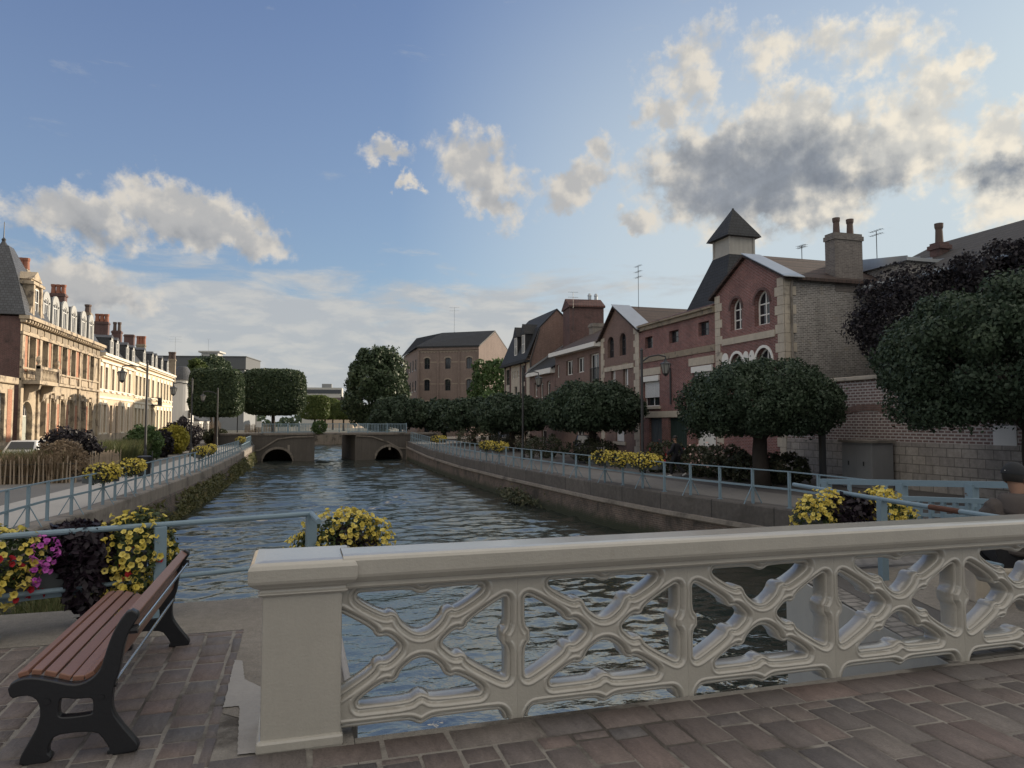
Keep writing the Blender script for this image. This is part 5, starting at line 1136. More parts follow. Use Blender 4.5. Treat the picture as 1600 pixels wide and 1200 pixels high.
# rose beds between the right path and the trees
GH = 'rose bushes along the right quay'
def rose(label, x, y, rx, ry, rz, flowers=None, n=2600):
    t = shrub(label, x, y, rx, ry, rz, n, .13, L_HEDGE, 'rose_bush', 'bush', GH)
    if flowers:
        P, N = clump_cloud((rx, ry, rz), 30, rz * .4, 90, -.2, rz, .2); leaf_mesh('blossoms', P + N * .06, N, .13, M[flowers], t, aspect=1.0)
M['bloom_red'] = surf('red_bloom', (.36, .02, .025), .6, ((8, .2),)); M['bloom_pale'] = surf('pale_bloom', (.55, .38, .33), .6, ((8, .2),)); M['bloom_mag'] = surf('magenta_bloom', (.55, .09, .42), .6, ((8, .2),)); 
for i, (px, py, d, rx, rz, fl, lb) in enumerate([(1040, 735, 33.5, 1.0, .75, 'bloom_red', 'red flowering rose bush left of the walking man'), (1095, 735, 31, 1.0, .72, 'bloom_pale', 'pale flowering rose bush right of the walking man'), (1135, 738, 29.5, 1.0, .7, 'bloom_pale', 'rose bush at the left foot of the near round-headed tree'),
        (1180, 742, 28, 1.1, .62, None, 'dark bush around the trunk of the near round-headed tree'), (1228, 745, 27, .9, .6, None, 'low dark bush at the right foot of the near round-headed tree'), (850, 715, 47, 1.6, .75, None, 'dark bush at the foot of the second tree left of the parked car'), (925, 722, 41, 1.3, .75, None, 'dark bush in front of the parked car'), (805, 705, 58, 2.0, .8, None, 'dark bush behind the tall lamp post'), (745, 700, 66, 2, .9, 'bloom_pale', 'pale speckled bush left of the flower planters')]):
    p = at(px, py, d=d); rose(lb, p.x, p.y, rx, rx, rz, fl)
p = at(1545, 745, d=24); shrub('dark climbing bush against the stone base of the garden wall at the right', 19.6, 12.6, 1.0, 1.6, .95, 4200, .12, L_HEDGE, 'wall_bush', 'bush', GH)
shrub('small leafy plant growing on the far bridge between its railings', 2.2, 75.7, .75, .5, .7, 1200, .18, L_GREEN, g=.45)

# ---------------------------------------------------------------- fences, lamps, railings
M['paling'] = surf('weathered_paling', (.31, .245, .18), .85, ((3, .25), (20, .2)))
def paling(label, a, b, hgt, n, name='paling_fence'):
    a = Vector(a); b = Vector(b); t = thing(name, label, 'fence', a); v = b - a; mb = MB()
    for k in range(n):
        p = v * ((k + random.uniform(.2, .8)) / n); q = p + Vector((random.uniform(-.05, .05), random.uniform(-.05, .05), hgt * random.uniform(.82, 1.08))); mb.tube([p, q], [.035, .022], 5)
    mb.build('pales', M['paling'], t)
    mb = MB()
    for z in (.3, .75): mb.tube([Vector((0, 0, hgt * z)), v + Vector((0, 0, hgt * z))], .012, 5)
    mb.build('wire', M['dark_metal'], t); return t
paling('split chestnut paling fence across the front of the grass bed by the white car', (-13.6, 33.2, -.9), (-8.7, 33.6, -.9), 1.05, 30)
paling('split chestnut paling fence along the bed beside the purple shrub', (-8.9, 35.8, -.9), (-8.8, 41.5, -.9), 1.1, 50)
paling('paling fence in the distance left of the clipped lime trunks', at(300, 678, d=80), at(345, 674, d=92), 1.3, 40)
paling('sunlit woven paling fence at the left end of the far bridge', at(382, 676, d=84), at(424, 674, d=88), 1.0, 40)

def lamp(label, x, y, hgt, arm, side, ang=0.0, group='street lamps along the canal'):
    t = thing('street_lamp', label, 'street lamp', (x, y, gz(x, y)), ang, group)
    mb = MB(); mb.lathe([(.16, 0), (.15, .25), (.10, .35), (.085, .9), (.065, 1.0), (.06, hgt - .05), (.075, hgt), (.02, hgt + .12)], n=12); mb.build('pole', M['dark_metal'], t, smooth=False)
    mb = MB(); pts = [(0, 0, hgt - .55), (side * arm * .3, 0, hgt - .30), (side * arm * .7, 0, hgt - .22), (side * arm, 0, hgt - .3), (side * arm, 0, hgt - .42)]; mb.tube(pts, .035, 8); mb.build('arm', M['dark_metal'], t)
    zc = hgt - 1.12; c = (side * arm, 0, zc)
    mb = MB(); mb.lathe([(.02, .70), (.05, .67), (.09, .58), (.26, .50), (.275, .47)], c, 6); mb.lathe([(.13, 0), (.15, .04), (.08, -.05), (.02, -.10)][::-1], c, 6)
    for k in range(6):
        a = 2 * PI * k / 6; mb.tube([(c[0] + .13 * math.cos(a), .13 * math.sin(a), zc + .03), (c[0] + .235 * math.cos(a), .235 * math.sin(a), zc + .48)], .013, 5)
    ln = mb.build('lantern', M['dark_metal'], t); mb = MB(); mb.lathe([(.115, .04), (.22, .47)], c, 6); mb.build('lantern_glass', M['lampglass'], ln)
lamp('tall dark street lamp before the terraced houses, lantern hanging left over the grass', -8.15, 44.3, 5.9, 1.25, -1, .29)
lamp('second left-bank street lamp, its lantern against the white round tower', -7.4, 56.5, 5.6, 1.25, -1, .29)
lamp('third left-bank street lamp in front of the nearer box-clipped lime', -7.0, 70, 5.4, 1.25, -1, .29)
lamp('left-bank street lamp between the two box-clipped limes', -7.0, 93, 5.6, 1.3, -1, .29)
lamp('farthest left-bank street lamp standing at the far bridge', -4.6, 88, 5.2, 1.2, -1, .29)
lamp('right-bank street lamp whose pole rises before the low terraced house', 13.7, 43.0, 5.8, 1.0, 1, -.3)
lamp('right-bank street lamp with its lantern against the long red building', 15.3, 29.8, 5.7, 1.1, 1, -.35)
# dark post with a round sign seen edge-on
p = at(1286, 745, d=25.5); t = thing('sign_post', 'dark square post carrying a round sign seen from behind, right of the near tree', 'sign', (p.x, p.y, -.75))
mb = MB(); mb.box(-.09, -.09, 0, .09, .09, 2.75); mb.build('post', M['dark_metal'], t, bevel=.01)
mb = MB(); A = [(.3 * math.cos(k * PI / 12), 2.35 + .3 * math.sin(k * PI / 12)) for k in range(24)]; mb.prism([(x + .22, z) for x, z in A], 'y', -.02, .0); mb.build('sign_back', M['dark_metal'], t)
p = at(285, 690, d=76); t = thing('sign_post', 'small round traffic sign on a pole before the white tower', 'sign', (p.x, p.y, -.9))
mb = MB(); mb.tube([(0, 0, 0), (0, 0, 3.3)], .05, 8); mb.build('post', M['dark_metal'], t)
mb = MB(); mb.prism([(.42 * math.cos(k * PI / 12), 2.75 + .42 * math.sin(k * PI / 12)) for k in range(24)], 'y', -.08, -.04); mb.build('sign_back', M['dark_metal'], t)
for i, px in enumerate((271, 292, 296)):
    p = at(px, 688, d=88); mb = MB(); mb.lathe([(.11, 0), (.11, .9), (.14, .95), (.09, 1.1)], n=8); o = mb.build('bollard', M['dark_metal'], loc=(p.x, p.y, -.9))
    tag(o, 'dark bollard at the foot of the white tower', 'bollard', 'bollards by the white tower')
p = at(404, 690, d=75); t = thing('road_sign', 'small white street sign on a short pole at the left end of the far bridge', 'sign', (p.x, p.y, -.4))
mb = MB(); mb.tube([(0, 0, 0), (0, 0, 2.2)], .04, 8); mb.build('post', M['dark_metal'], t); mb = MB(); mb.box(-.28, -.05, 1.5, .28, -.02, 2.1); mb.build('panel', M['white'], t)
t = thing('litter_bin', 'dark litter bin on the left path at the foot of the first lamp', 'bin', (-6.75, 36.6, -.9))
mb = MB(); mb.lathe([(.25, 0), (.27, .1), (.28, .85), (.31, .86), (.31, .92), (.24, .95)], n=14); mb.build('body', M['iron'], t); mb = MB(); mb.tube([(.32, 0, 0), (.32, 0, 1.15)], .025, 8); mb.build('post', M['dark_metal'], t)
p = at(1343, 748, Z=-.75); t = thing('utility_cabinet', 'tall grey utility cabinet standing against the garden wall', 'cabinet', (19.85, at(1343, 700, X=19.5).y, -.75), -PI / 2)
M['cab'] = surf('grey_cabinet', (.21, .215, .225), .55, ((2, .15),), streak=.12)
mb = MB(); mb.box(-.72, -.5, 0, .72, .45, 1.62); mb.build('body', M['cab'], t, bevel=.015); mb = MB(); mb.prism([(-.6, 1.62), (.5, 1.62), (.5, 1.72), (-.6, 1.70)], 'x', -.8, .8); mb.build('roof', M['concrete'], t)
for x in (-.36, .36): mb = MB(); mb.box(x - .33, -.515, .12, x + .33, -.5, 1.52); d = mb.build('door', M['cab'], t); mb = MB(); mb.box(x - .02, -.54, .8, x + .02, -.51, .95); mb.build('handle', M['dark_metal'], d)

PR = {}
def quay_railing(label, E, y0, y1, step, inset, hgt, flip):
    t = thing('quay_railing', label, 'railing', (0, 0, 0)); n = int((y1 - y0) / step); P = [edge_at(E, y0 + (y1 - y0) * k / n) + Vector((inset, 0, 0)) for k in range(n + 1)]
    post = MB(); post.box(-.035, -.03, 0, .035, .03, hgt); post.box(-.07, -.06, 0, .07, .06, .02)
    brace = MB(); brace.box(-.035, -.03, 0, .035, .03, hgt)
    for s in (-1, 1): brace.bar((s * .02, 0, hgt * .52), (s * .30, 0, .0), .028, .02)
    pm = post.build('post', M['steel_blue'], t); bm_ = brace.build('braced_post', M['steel_blue'], t)
    for k, p in enumerate(P):
        src = bm_ if k % 2 == 0 else pm; o = src if k < 2 else src.copy()
        if k >= 2: COL.objects.link(o); o.parent = t
        o.location = p
    mb = MB()
    for a, b in zip(P, P[1:]): mb.bar(a + Vector((0, 0, hgt)), b + Vector((0, 0, hgt)), .05, .03)
    mb.build('top_rail', M['steel_blue'], t); mb = MB()
    for a, b in zip(P, P[1:]): mb.bar(a + Vector((0, 0, hgt * .52)), b + Vector((0, 0, hgt * .52)), .03, .055)
    mb.build('lower_rail', M['steel_blue'], t); return P
PL = quay_railing('long pale blue railing on the left quay edge carrying flower planters', EDGE_L, 14.9, 74, 1.16, -.2, 1.0, 0)
PRr = quay_railing('long pale blue railing on the right quay edge from the ramp to the far bridge', EDGE_R, 12.6, 74, 1.3, .2, 1.0, 0)

# pipe railing round the landing beside the bench
def pipe_rail(t, a, b, name='top_rail', r=.024): mb = MB(); mb.tube([a, b], r, 10); return mb.build(name, M['steel_blue'], t)
zr_ = at(253, 822, d=5.82).z
A_, B_, C_ = Vector((-2.15, 6.14, zr_)), Vector((-1.06, 6.47, zr_)), Vector((.14, 6.92, zr_))
root = thing('pipe_railing', 'chipped pale blue pipe railing around the landing behind the bench', 'railing', (0, 0, 0))
D_ = A_ + (A_ - B_) * 2.4
pipe_rail(root, D_, C_); pipe_rail(root, D_ - Vector((0, 0, .44)), C_ - Vector((0, 0, .44)), 'lower_rail', .02)
pipe_rail(root, C_, C_ + Vector((.05, -.55, 0)))
for p in (A_, B_, C_, D_): mb = MB(); mb.box(-.045, -.03, -.0, .045, .03, zr_ - .01); mb.box(-.09, -.07, 0, .09, .07, .018); mb.build('post', M['steel_blue'], root, loc=(p.x, p.y, 0), rot=(0, 0, .3))
root = thing('pipe_railing', 'rusty pale blue pipe railing around the right landing behind the balustrade', 'railing', (0, 0, 0))
z2 = at(1300, 769, X=5.75).z; p0, p1 = at(1240, 757, X=5.95), at(1525, 804, X=5.7)
E1, E2, E3 = Vector((5.7, 4.6, p1.z)), Vector((5.72, 5.9, at(1435, 788, X=5.72).z)), Vector((5.95, p0.y, p0.z))
pipe_rail(root, E1, E2); pipe_rail(root, E2, E3); pipe_rail(root, E1 - Vector((0, 0, .4)), E2 - Vector((0, 0, .4)), 'lower_rail', .018)
mb = MB(); q = E1.lerp(E2, .3); mb.tube([q, E1.lerp(E2, .55)], .0255, 10); mb.build('rust_patch', surf('rust', (.10, .045, .03), .9, ((20, .4),)), root)
for p in (E2,): mb = MB(); mb.box(-.04, -.03, 0, .04, .03, p.z - .01); mb.build('post', M['steel_blue'], root, loc=(p.x, p.y, 0))
# guard rail of square tube and the picket rail further back on the right
root = thing('guard_rail', 'heavy pale blue square tube guard rail at the top of the right-hand ramp', 'railing', (0, 0, 0))
a, b = at(1283, 752, d=14), at(1640, 759, d=10.5); g0 = -.4
mb = MB(); mb.bar(a, b, .09, .10); mb.build('top_rail', M['steel_blue'], root); mb = MB(); mb.bar(a - Vector((0, 0, .4)), b - Vector((0, 0, .4)), .07, .08); mb.build('lower_rail', M['steel_blue'], root)
for f in (.03, .42, .72, .98): p = a.lerp(b, f); mb = MB(); mb.box(-.07, -.07, g0 - p.z, .07, .07, 0); mb.build('post', M['steel_blue'], root, loc=p)
root = thing('picket_rail', 'lower pale blue picket rail between the guard rail and the pipe railing', 'railing', (0, 0, 0))
a, b = at(1367, 777, d=9.6), at(1640, 787, d=8.2); mb = MB(); mb.bar(a, b, .06, .06); mb.bar(a - Vector((0, 0, .20)), b - Vector((0, 0, .20)), .05, .04); mb.bar(a - Vector((0, 0, .72)), b - Vector((0, 0, .72)), .05, .04); mb.build('rail', M['steel_blue'], root)
mb = MB()
for k in range(15): p = a.lerp(b, k / 14); mb.box(p.x - .03, p.y - .02, p.z - .72, p.x + .03, p.y + .02, p.z - .02)
mb.build('pickets', M['steel_blue'], root)
for f in (0, 1): p = a.lerp(b, f); mb = MB(); mb.box(-.04, -.04, -p.z - .2, .04, .04, .02); mb.build('post', M['steel_blue'], root, loc=p)

# ---------------------------------------------------------------- flower planters
M['box_grey'] = surf('grey_planter', (.06, .07, .075), .7, ((4, .2),)); 
def petal_mat(name, ca, cb): return leafmat(name, ca, cb, None, .25, .6)
Y_FL = petal_mat('yellow_petals', (.62, .50, .09), (.75, .64, .20)); R_FL = petal_mat('red_petals', (.34, .015, .03), (.45, .03, .04)); P_FL = petal_mat('magenta_petals', (.42, .08, .40), (.62, .16, .55))
L_FOL = leafmat('petunia_leaves', (.035, .055, .022), (.06, .085, .03), (.09, .11, .04)); L_FLD = leafmat('small_yellow_petals', (.50, .40, .06), (.70, .58, .14), (.20, .18, .05))
def flowers(name, P, N, size, mat, parent):
    """open trumpet flowers: five-lobed disc round a sunken throat"""
    n = len(P); nn = N + .35 * RNG.normal(size=(n, 3)); nn /= np.linalg.norm(nn, axis=1)[:, None]; t = np.cross(nn, RNG.normal(size=(n, 3))); t /= np.linalg.norm(t, axis=1)[:, None]; b = np.cross(nn, t)
    s = size * RNG.uniform(.7, 1.2, n); K = 10; ring = []
    for k in range(K):
        a = 2 * PI * k / K; rr = s * (.5 if k % 2 == 0 else .41); ring.append(P + (t * np.cos(a) + b * np.sin(a)) * rr[:, None] + nn * (s * (.05 if k % 2 == 0 else .10))[:, None])
    inner = [P + (t * np.cos(2 * PI * k / K) + b * np.sin(2 * PI * k / K)) * (s * .13)[:, None] - nn * (s * .10)[:, None] for k in range(K)]
    tail = [P - nn * (s * .75)[:, None] + (t * np.cos(2 * PI * k / K) + b * np.sin(2 * PI * k / K)) * (s * .05)[:, None] for k in range(K)]
    V = np.stack(ring + inner + tail, 1).reshape(-1, 3); base = []
    for k in range(K): base += [[k, (k + 1) % K, K + (k + 1) % K, K + k], [K + k, K + (k + 1) % K, 2 * K + (k + 1) % K, 2 * K + k]]
    Fc = (np.array(base)[None] + 3 * K * np.arange(n)[:, None, None]).reshape(-1, 4)
    return raw_mesh(name, V, Fc, mat, parent, attr=np.repeat(RNG.uniform(0, 1, n), len(base)))
def blob(c, r, n, up=.3):
    v = RNG.normal(size=(n, 3)); v /= np.linalg.norm(v, axis=1)[:, None]; P = np.array(c) + v * np.array(r) * RNG.uniform(.75, 1.05, (n, 1)); v[:, 2] += up; return P, v
def leafset(name, blobs, size, mat, parent, aspect=.6, flat=.7, droop=.5):
    a = [blob(*q) for q in blobs]; return leaf_mesh(name, np.concatenate([p for p, _ in a]), np.concatenate([v for _, v in a]), size, mat, parent, aspect, droop, flat)
def flowerset(name, blobs, size, mat, parent):
    a = [blob(*q) for q in blobs]; P = np.concatenate([p for p, _ in a]); N = np.concatenate([v for _, v in a]); k = N[:, 1] < .55
    return flowers(name, P[k] + N[k] * .02, N[k], size, mat, parent)
# left planter hung on the pipe railing, local x along the rail
rz = math.atan2((C_ - A_).y, (C_ - A_).x); u = (C_ - A_).normalized()
o_ = at(95, 860, d=5.75); o_ = Vector((A_.lerp(B_, .5).x, A_.lerp(B_, .5).y, 0)) + Vector((-.13, .22, 0)); 
root = thing('flower_planter', 'large planter of yellow petunias, magenta geraniums and dark purple foliage hung on the landing railing', 'planter', (o_.x, o_.y, zr_ - .42), rz)
mb = MB(); mb.box(-.85, -.14, -.02, .55, .14, .20); mb.build('planter_box', M['box_grey'], root, bevel=.01)
mb = MB()
for y in (-.1, .1): mb.bar((-.9, y, -.06), (.6, y, -.06), .03, .06)
mb.build('bracket', M['steel_blue'], root)
leafset('green_leaves', [((-.50, -.05, .22), (.34, .25, .25), 1500), ((.50, -.05, .15), (.30, .26, .38), 1700), ((-.8, -.05, .2), (.3, .22, .25), 800)], .05, L_FOL, root)
leafset('dark_foliage', [((.09, -.10, .24), (.22, .22, .24), 1300), ((.12, -.16, .0), (.17, .16, .26), 800), ((.05, -.02, .36), (.25, .18, .12), 600)], .075, L_DPUR, root, aspect=.55, flat=.8, droop=1.0)
flowerset('yellow_blossoms', [((-.46, -.06, .26), (.36, .29, .22), 240), ((-.52, -.14, .06), (.3, .2, .18), 90), ((.46, -.05, .20), (.30, .30, .33), 300), ((.42, -.14, -.12), (.22, .2, .2), 110), ((-.82, -.06, .2), (.3, .25, .25), 70)], .053, Y_FL, root)
flowerset('red_blossoms', [((-.45, -.16, .0), (.3, .1, .08), 24), ((-.5, -.22, .2), (.2, .1, .12), 14), ((.5, -.22, .05), (.2, .1, .2), 14)], .058, R_FL, root)
flowerset('magenta_blossoms', [((-.17, -.25, .28), (.08, .07, .12), 40), ((-.2, -.25, .12), (.06, .05, .07), 22)], .045, P_FL, root)
# planter on the end of the landing, behind the pillar
root = thing('flower_planter', 'round planter of yellow petunias and dark foliage peeping over the balustrade pillar', 'planter', (.44, 7.15, .16), .2)
mb = MB(); mb.box(-.36, -.12, -.15, .36, .12, .1); mb.build('planter_box', M['box_grey'], root, bevel=.01)
leafset('green_leaves', [((0, 0, .3), (.44, .25, .24), 1400)], .05, L_FOL, root); leafset('dark_foliage', [((.0, -.12, .32), (.17, .13, .14), 260), ((.20, -.16, .2), (.14, .12, .12), 180)], .065, L_DPUR, root)
flowerset('yellow_blossoms', [((-.02, 0, .36), (.38, .26, .25), 330), ((-.34, -.02, .2), (.2, .2, .2), 130), ((.3, 0, .28), (.2, .24, .2), 130), ((.05, 0, .48), (.2, .2, .10), 70)], .052, Y_FL, root)
# planter behind the balustrade on the right
p = at(1330, 802, d=7.9); root = thing('flower_planter', 'wide planter of yellow flowers and dark purple leaves behind the right part of the balustrade', 'planter', (p.x, p.y, p.z - .12), -.15)
mb = MB(); mb.box(-.6, -.13, -.2, .65, .13, .05); mb.build('planter_box', M['box_grey'], root, bevel=.01)
leafset('green_leaves', [((-.35, 0, .05), (.35, .25, .25), 900), ((.35, 0, .05), (.38, .25, .24), 1000)], .05, L_FOL, root); leafset('dark_foliage', [((-.1, -.08, .12), (.30, .22, .24), 1100), ((.05, -.05, .22), (.3, .15, .12), 400)], .07, L_DPUR, root)
flowerset('yellow_blossoms', [((-.45, 0, .06), (.25, .26, .25), 220), ((-.3, 0, .24), (.2, .2, .14), 110), ((.33, -.02, .14), (.30, .26, .24), 330), ((.62, 0, .02), (.2, .2, .18), 60), ((.15, -.15, -.02), (.2, .12, .12), 40)], .052, Y_FL, root)
flowerset('red_blossoms', [((.2, -.1, -.2), (.35, .15, .1), 30)], .06, R_FL, root)
# planters on the quay railings
def rail_planter(label, p, rz, L, group):
    t = thing('rail_planter', label, 'planter', p, rz, group); mb = MB(); mb.box(-L / 2, -.16, -.16, L / 2, .16, .02); mb.build('planter_box', M['box_grey'], t, bevel=.01)
    leafset('foliage', [((0, 0, .1), (L * .52, .34, .28), 520)], .08, L_DPUR, t); leafset('green_leaves', [((0, 0, .06), (L * .55, .36, .30), 420)], .07, L_FOL, t); leafset('yellow_blossoms', [((0, -.05, .14), (L * .56, .38, .30), 330), ((L * .3, -.05, .16), (L * .3, .34, .26), 200)], .075, L_FLD, t, aspect=.95)
G1 = 'flower planters hung on the left quay railing'; G2 = 'flower planters hung on the right quay railing'
def on_rail(P, px, E, ins):
    best = min(np.linspace(15, 73.5, 2000), key=lambda y: abs((lambda q: 800 + F * (q - Vector((0, 0, H))).dot(RGT) / (q - Vector((0, 0, H))).dot(FWD))(edge_at(E, y) + Vector((ins, 0, .95))) - px)); q = edge_at(E, best); return Vector((q.x + ins, q.y, q.z + .86))
for px, L, lb in ((158, 1.0, 'nearest yellow flower planter on the left quay railing, nearer of a touching pair'), (201, 1.0, 'second yellow planter on the left quay railing, farther of the touching pair'), (311, .9, 'yellow planter on the left quay railing below the golden shrub'), (326, 1.3, 'yellow and dark planter on the left railing just behind the one below the golden shrub'), (375, 1.8, 'farthest yellow planter on the left quay railing near the far bridge')): rail_planter(lb, on_rail(0, px, EDGE_L, -.2), PI / 2 - .1 if px > 300 else .9, L, G1)
for px, L, lb in ((685, 1.6, 'farthest yellow planter on the right quay railing below the low tree'), (762, 1.2, 'left one of two yellow planters on the right railing before the lamp post'), (781, 1.2, 'right one of two yellow planters on the right railing before the lamp post'), (945, 1.2, 'left one of three yellow planters on the right railing below the second tree'), (971, 1.2, 'middle one of three yellow planters on the right railing below the second tree'), (1006, 1.3, 'right one of three yellow planters on the right railing, beside the walking man')): rail_planter(lb, on_rail(0, px, EDGE_R, .2), -PI / 2 + .5, L, G2)

# ---------------------------------------------------------------- balustrade
YB = 3.735                                   # front face of the pillar
root = thing('balustrade', 'cream painted concrete balustrade with openwork crosses and a square end pillar', 'balustrade', (0, YB, 0))
x0, x1 = -.150, .232
mb = MB(); mb.box(x0, 0, 0, x1, .34, .76); mb.build('pillar', M['cream'], root, bevel=.012)
mb = MB(); mb.box(x0 - .02, -.02, -.01, x1 + .012, .36, .055); mb.build('pillar_base', M['cream'], root, bevel=.015)
def mould(x0, x1, y0, y1, prof, ends):
    """profile of (out, z) carried round the front, left end and back"""
    mb = MB(); n = len(prof); ring = lambda o: [(x1 + (o if ends > 1 else 0), y1 + o), (x0 - o, y1 + o), (x0 - o, y0 - o), (x1 + (o if ends > 1 else 0), y0 - o)]
    vs = [(x, y, z) for o, z in prof for x, y in ring(o)]
    fs = [(i * 4 + k, i * 4 + (k + 1) % 4, (i + 1) * 4 + (k + 1) % 4, (i + 1) * 4 + k) for i in range(n - 1) for k in range(4)] + [(0, 1, 2, 3), tuple((n - 1) * 4 + k for k in range(4))]
    mb.faces(vs, fs); return mb
CAP = [(-.02, .74), (.012, .745), (.024, .757), (.012, .77), (.012, .782), (.03, .79), (.045, .80), (.062, .815), (.066, .83), (.066, .885), (.058, .903), (.038, .915), (.0, .92)]
mould(x0, x1 + .004, 0, .34, CAP, 2).build('pillar_cap', M['cream'], root, smooth=False, bevel=.004, seg=2)
RAIL = [(-.03, .752), (.0, .757), (.008, .768), (.0, .779), (.0, .787), (.018, .795), (.03, .806), (.046, .822), (.05, .836), (.05, .905), (.043, .918), (.025, .927), (-.01, .931)]
XEND = 8.0
mb = MB(); ya, yb = .0, .20
for (o0, z0), (o1, z1) in zip(RAIL, RAIL[1:]):
    for s, yy in ((-1, ya), (1, yb)): mb.quad((x1, yy + s * o0, z0), (XEND, yy + s * o0, z0), (XEND, yy + s * o1, z1), (x1, yy + s * o1, z1))
mb.quad((x1, ya + .01, .931), (XEND, ya + .01, .931), (XEND, yb - .01, .931), (x1, yb - .01, .931)); mb.quad((x1, ya + .03, .752), (XEND, ya + .03, .752), (XEND, yb - .03, .752), (x1, yb - .03, .752))
rl = mb.build('handrail', M['cream'], root)
# openwork panels: outlines of the openings in one bay, (u, v), bay width W, height .75
W = 1.05; HT = .765
def chaikin(P, it=2):
    for _ in range(it):
        Q = []
        for a, b in zip(P, P[1:] + P[:1]): Q += [(a[0] * .75 + b[0] * .25, a[1] * .75 + b[1] * .25), (a[0] * .25 + b[0] * .75, a[1] * .25 + b[1] * .75)]
        P = Q
    return P
def off(P, d):
    n = len(P); A = sum(P[i][0] * P[(i + 1) % n][1] - P[(i + 1) % n][0] * P[i][1] for i in range(n)); s = 1 if A > 0 else -1; Q = []
    for i in range(n):
        a, b = Vector(P[i - 1]), Vector(P[(i + 1) % n]); t = (b - a); t = t.normalized() if t.length > 1e-9 else Vector((1, 0)); Q.append((P[i][0] + s * t.y * d, P[i][1] - s * t.x * d))
    return Q
c0 = W / 2; cv = .40
def mirror(half): return half + [(W - u_, v) for u_, v in reversed(half)]
arm = [(.36, .545), (.375, .565), (.405, .555), (.42, .515)]          # small bump on the diagonal
top_hole = mirror([(c0, .69), (c0 - .03, .695), (c0 - .06, .716), (.225, .716), (.19, .714), (.19, .68), (.335, .596), (.36, .610), (.402, .594), (.42, .548), (.47, .505), (c0 - .02, .488)])
bot_hole = mirror([(c0, .172), (c0 - .03, .165), (c0 - .06, .142), (.235, .142), (.20, .142), (.20, .172), (.335, .252), (.36, .238), (.402, .254), (.42, .300), (.47, .338), (c0 - .02, .354)])
lf = [(.052, .585), (.052, .640), (.09, .632), (.268, .527), (.28, .492), (.312, .478), (.345, .488), (.402, .438), (.41, .421)]
lf2 = [(u_, 2 * .421 - v) for u_, v in reversed(lf)]
left_hole = lf + lf2[1:] + [(.052, .36), (.082, .388), (.082, .421), (.082, .454), (.052, .482)]
right_hole = [(W - u_, v) for u_, v in left_hole]
slot = mirror([(.07, -.02), (.07, .0), (.09, .034), (.12, .040), (.44, .040), (.475, .034), (c0 - .02, .018), (c0, .012)])
holes = [chaikin(h_) for h_ in (top_hole, bot_hole, left_hole, right_hole, slot)]
def seg_dist(P, X, Y):
    P = np.array(P); Q = np.roll(P, -1, 0); d = np.full(X.shape, 9.0); ins = np.zeros(X.shape, bool)
    for (ax, ay), (bx, by) in zip(P, Q):
        ex, ey = bx - ax, by - ay; l2 = ex * ex + ey * ey + 1e-12; t = np.clip(((X - ax) * ex + (Y - ay) * ey) / l2, 0, 1)
        d = np.minimum(d, np.hypot(X - ax - t * ex, Y - ay - t * ey))
        if abs(by - ay) > 1e-12: ins ^= ((ay > Y) != (by > Y)) & (X < ex * (Y - ay) / (by - ay) + ax)
    return np.where(ins, -d, d)
hs_ = .0042; nu = int(round(W / hs_)); nv = int(round((HT + .012) / hs_)); uu = np.linspace(0, W, nu + 1); vv = np.linspace(-.012, HT, nv + 1)
X, Y = np.meshgrid(uu, vv); S = np.min([seg_dist(P, X, Y) for P in holes], 0)
gy, gx = np.gradient(S, vv, uu); gl = np.hypot(gx, gy) + 1e-9; sn = np.abs(S) < hs_ * .62; sn[:, 0] = sn[:, -1] = False
X = np.where(sn, X - gx / gl * S, X); Y = np.where(sn, Y - gy / gl * S, Y); S = np.where(sn, 0, S)
q_ = np.arange(X.size).reshape(X.shape); q_ = np.stack([q_[:-1, :-1], q_[:-1, 1:], q_[1:, 1:], q_[1:, :-1]], -1).reshape(-1, 4); q_ = q_[S.ravel()[q_].mean(1) > hs_ * .12]
e_ = np.concatenate([q_[:, [0, 1]], q_[:, [1, 2]], q_[:, [2, 3]], q_[:, [3, 0]]]); k_ = np.sort(e_, 1); u_, f_, c_ = np.unique(k_[:, 0].astype(np.int64) * X.size + k_[:, 1], return_index=True, return_counts=True)
bv = np.zeros(X.size, bool); bv[np.unique(e_[f_[c_ == 1]])] = True; bv = bv.reshape(X.shape); bv[:, 0] = bv[:, -1] = bv[0, :] = bv[-1, :] = False          # rim vertices drawn onto the outline
X = np.where(bv, X - gx / gl * S, X); Y = np.where(bv, Y - gy / gl * S, Y); keepq = q_; S = np.where(bv, 0, S)
def sstep(x, a, b): t = np.clip((x - a) / (b - a), 0, 1); return t * t * (3 - 2 * t)
# moulded section: rounded arris, hollow, raised fillet, flat face
Sp = np.maximum(S, 0); dep = .050 + .014 * np.sqrt(np.clip(Sp / .012, 0, 1)) - .013 * np.exp(-((Sp - .021) / .0032) ** 2) + .012 * sstep(Sp, .020, .027) + .010 * np.sqrt(np.clip((Sp - .030) / .010, 0, 1)) - .006 * sstep(Sp, .045, .050)
idx = np.arange(X.size).reshape(X.shape); q = np.stack([idx[:-1, :-1], idx[:-1, 1:], idx[1:, 1:], idx[1:, :-1]], -1).reshape(-1, 4)
q = keepq; NV = X.size; yc = .13
Vf = np.stack([X.ravel(), yc - dep.ravel(), Y.ravel()], 1); Vb = np.stack([X.ravel(), yc + dep.ravel(), Y.ravel()], 1)
ed = np.concatenate([q[:, [0, 1]], q[:, [1, 2]], q[:, [2, 3]], q[:, [3, 0]]]); key = np.sort(ed, 1); code = key[:, 0].astype(np.int64) * NV + key[:, 1]; un, first, cnt = np.unique(code, return_index=True, return_counts=True)
be = ed[first[cnt == 1]]; side = np.stack([be[:, 1], be[:, 0], be[:, 0] + NV, be[:, 1] + NV], 1)
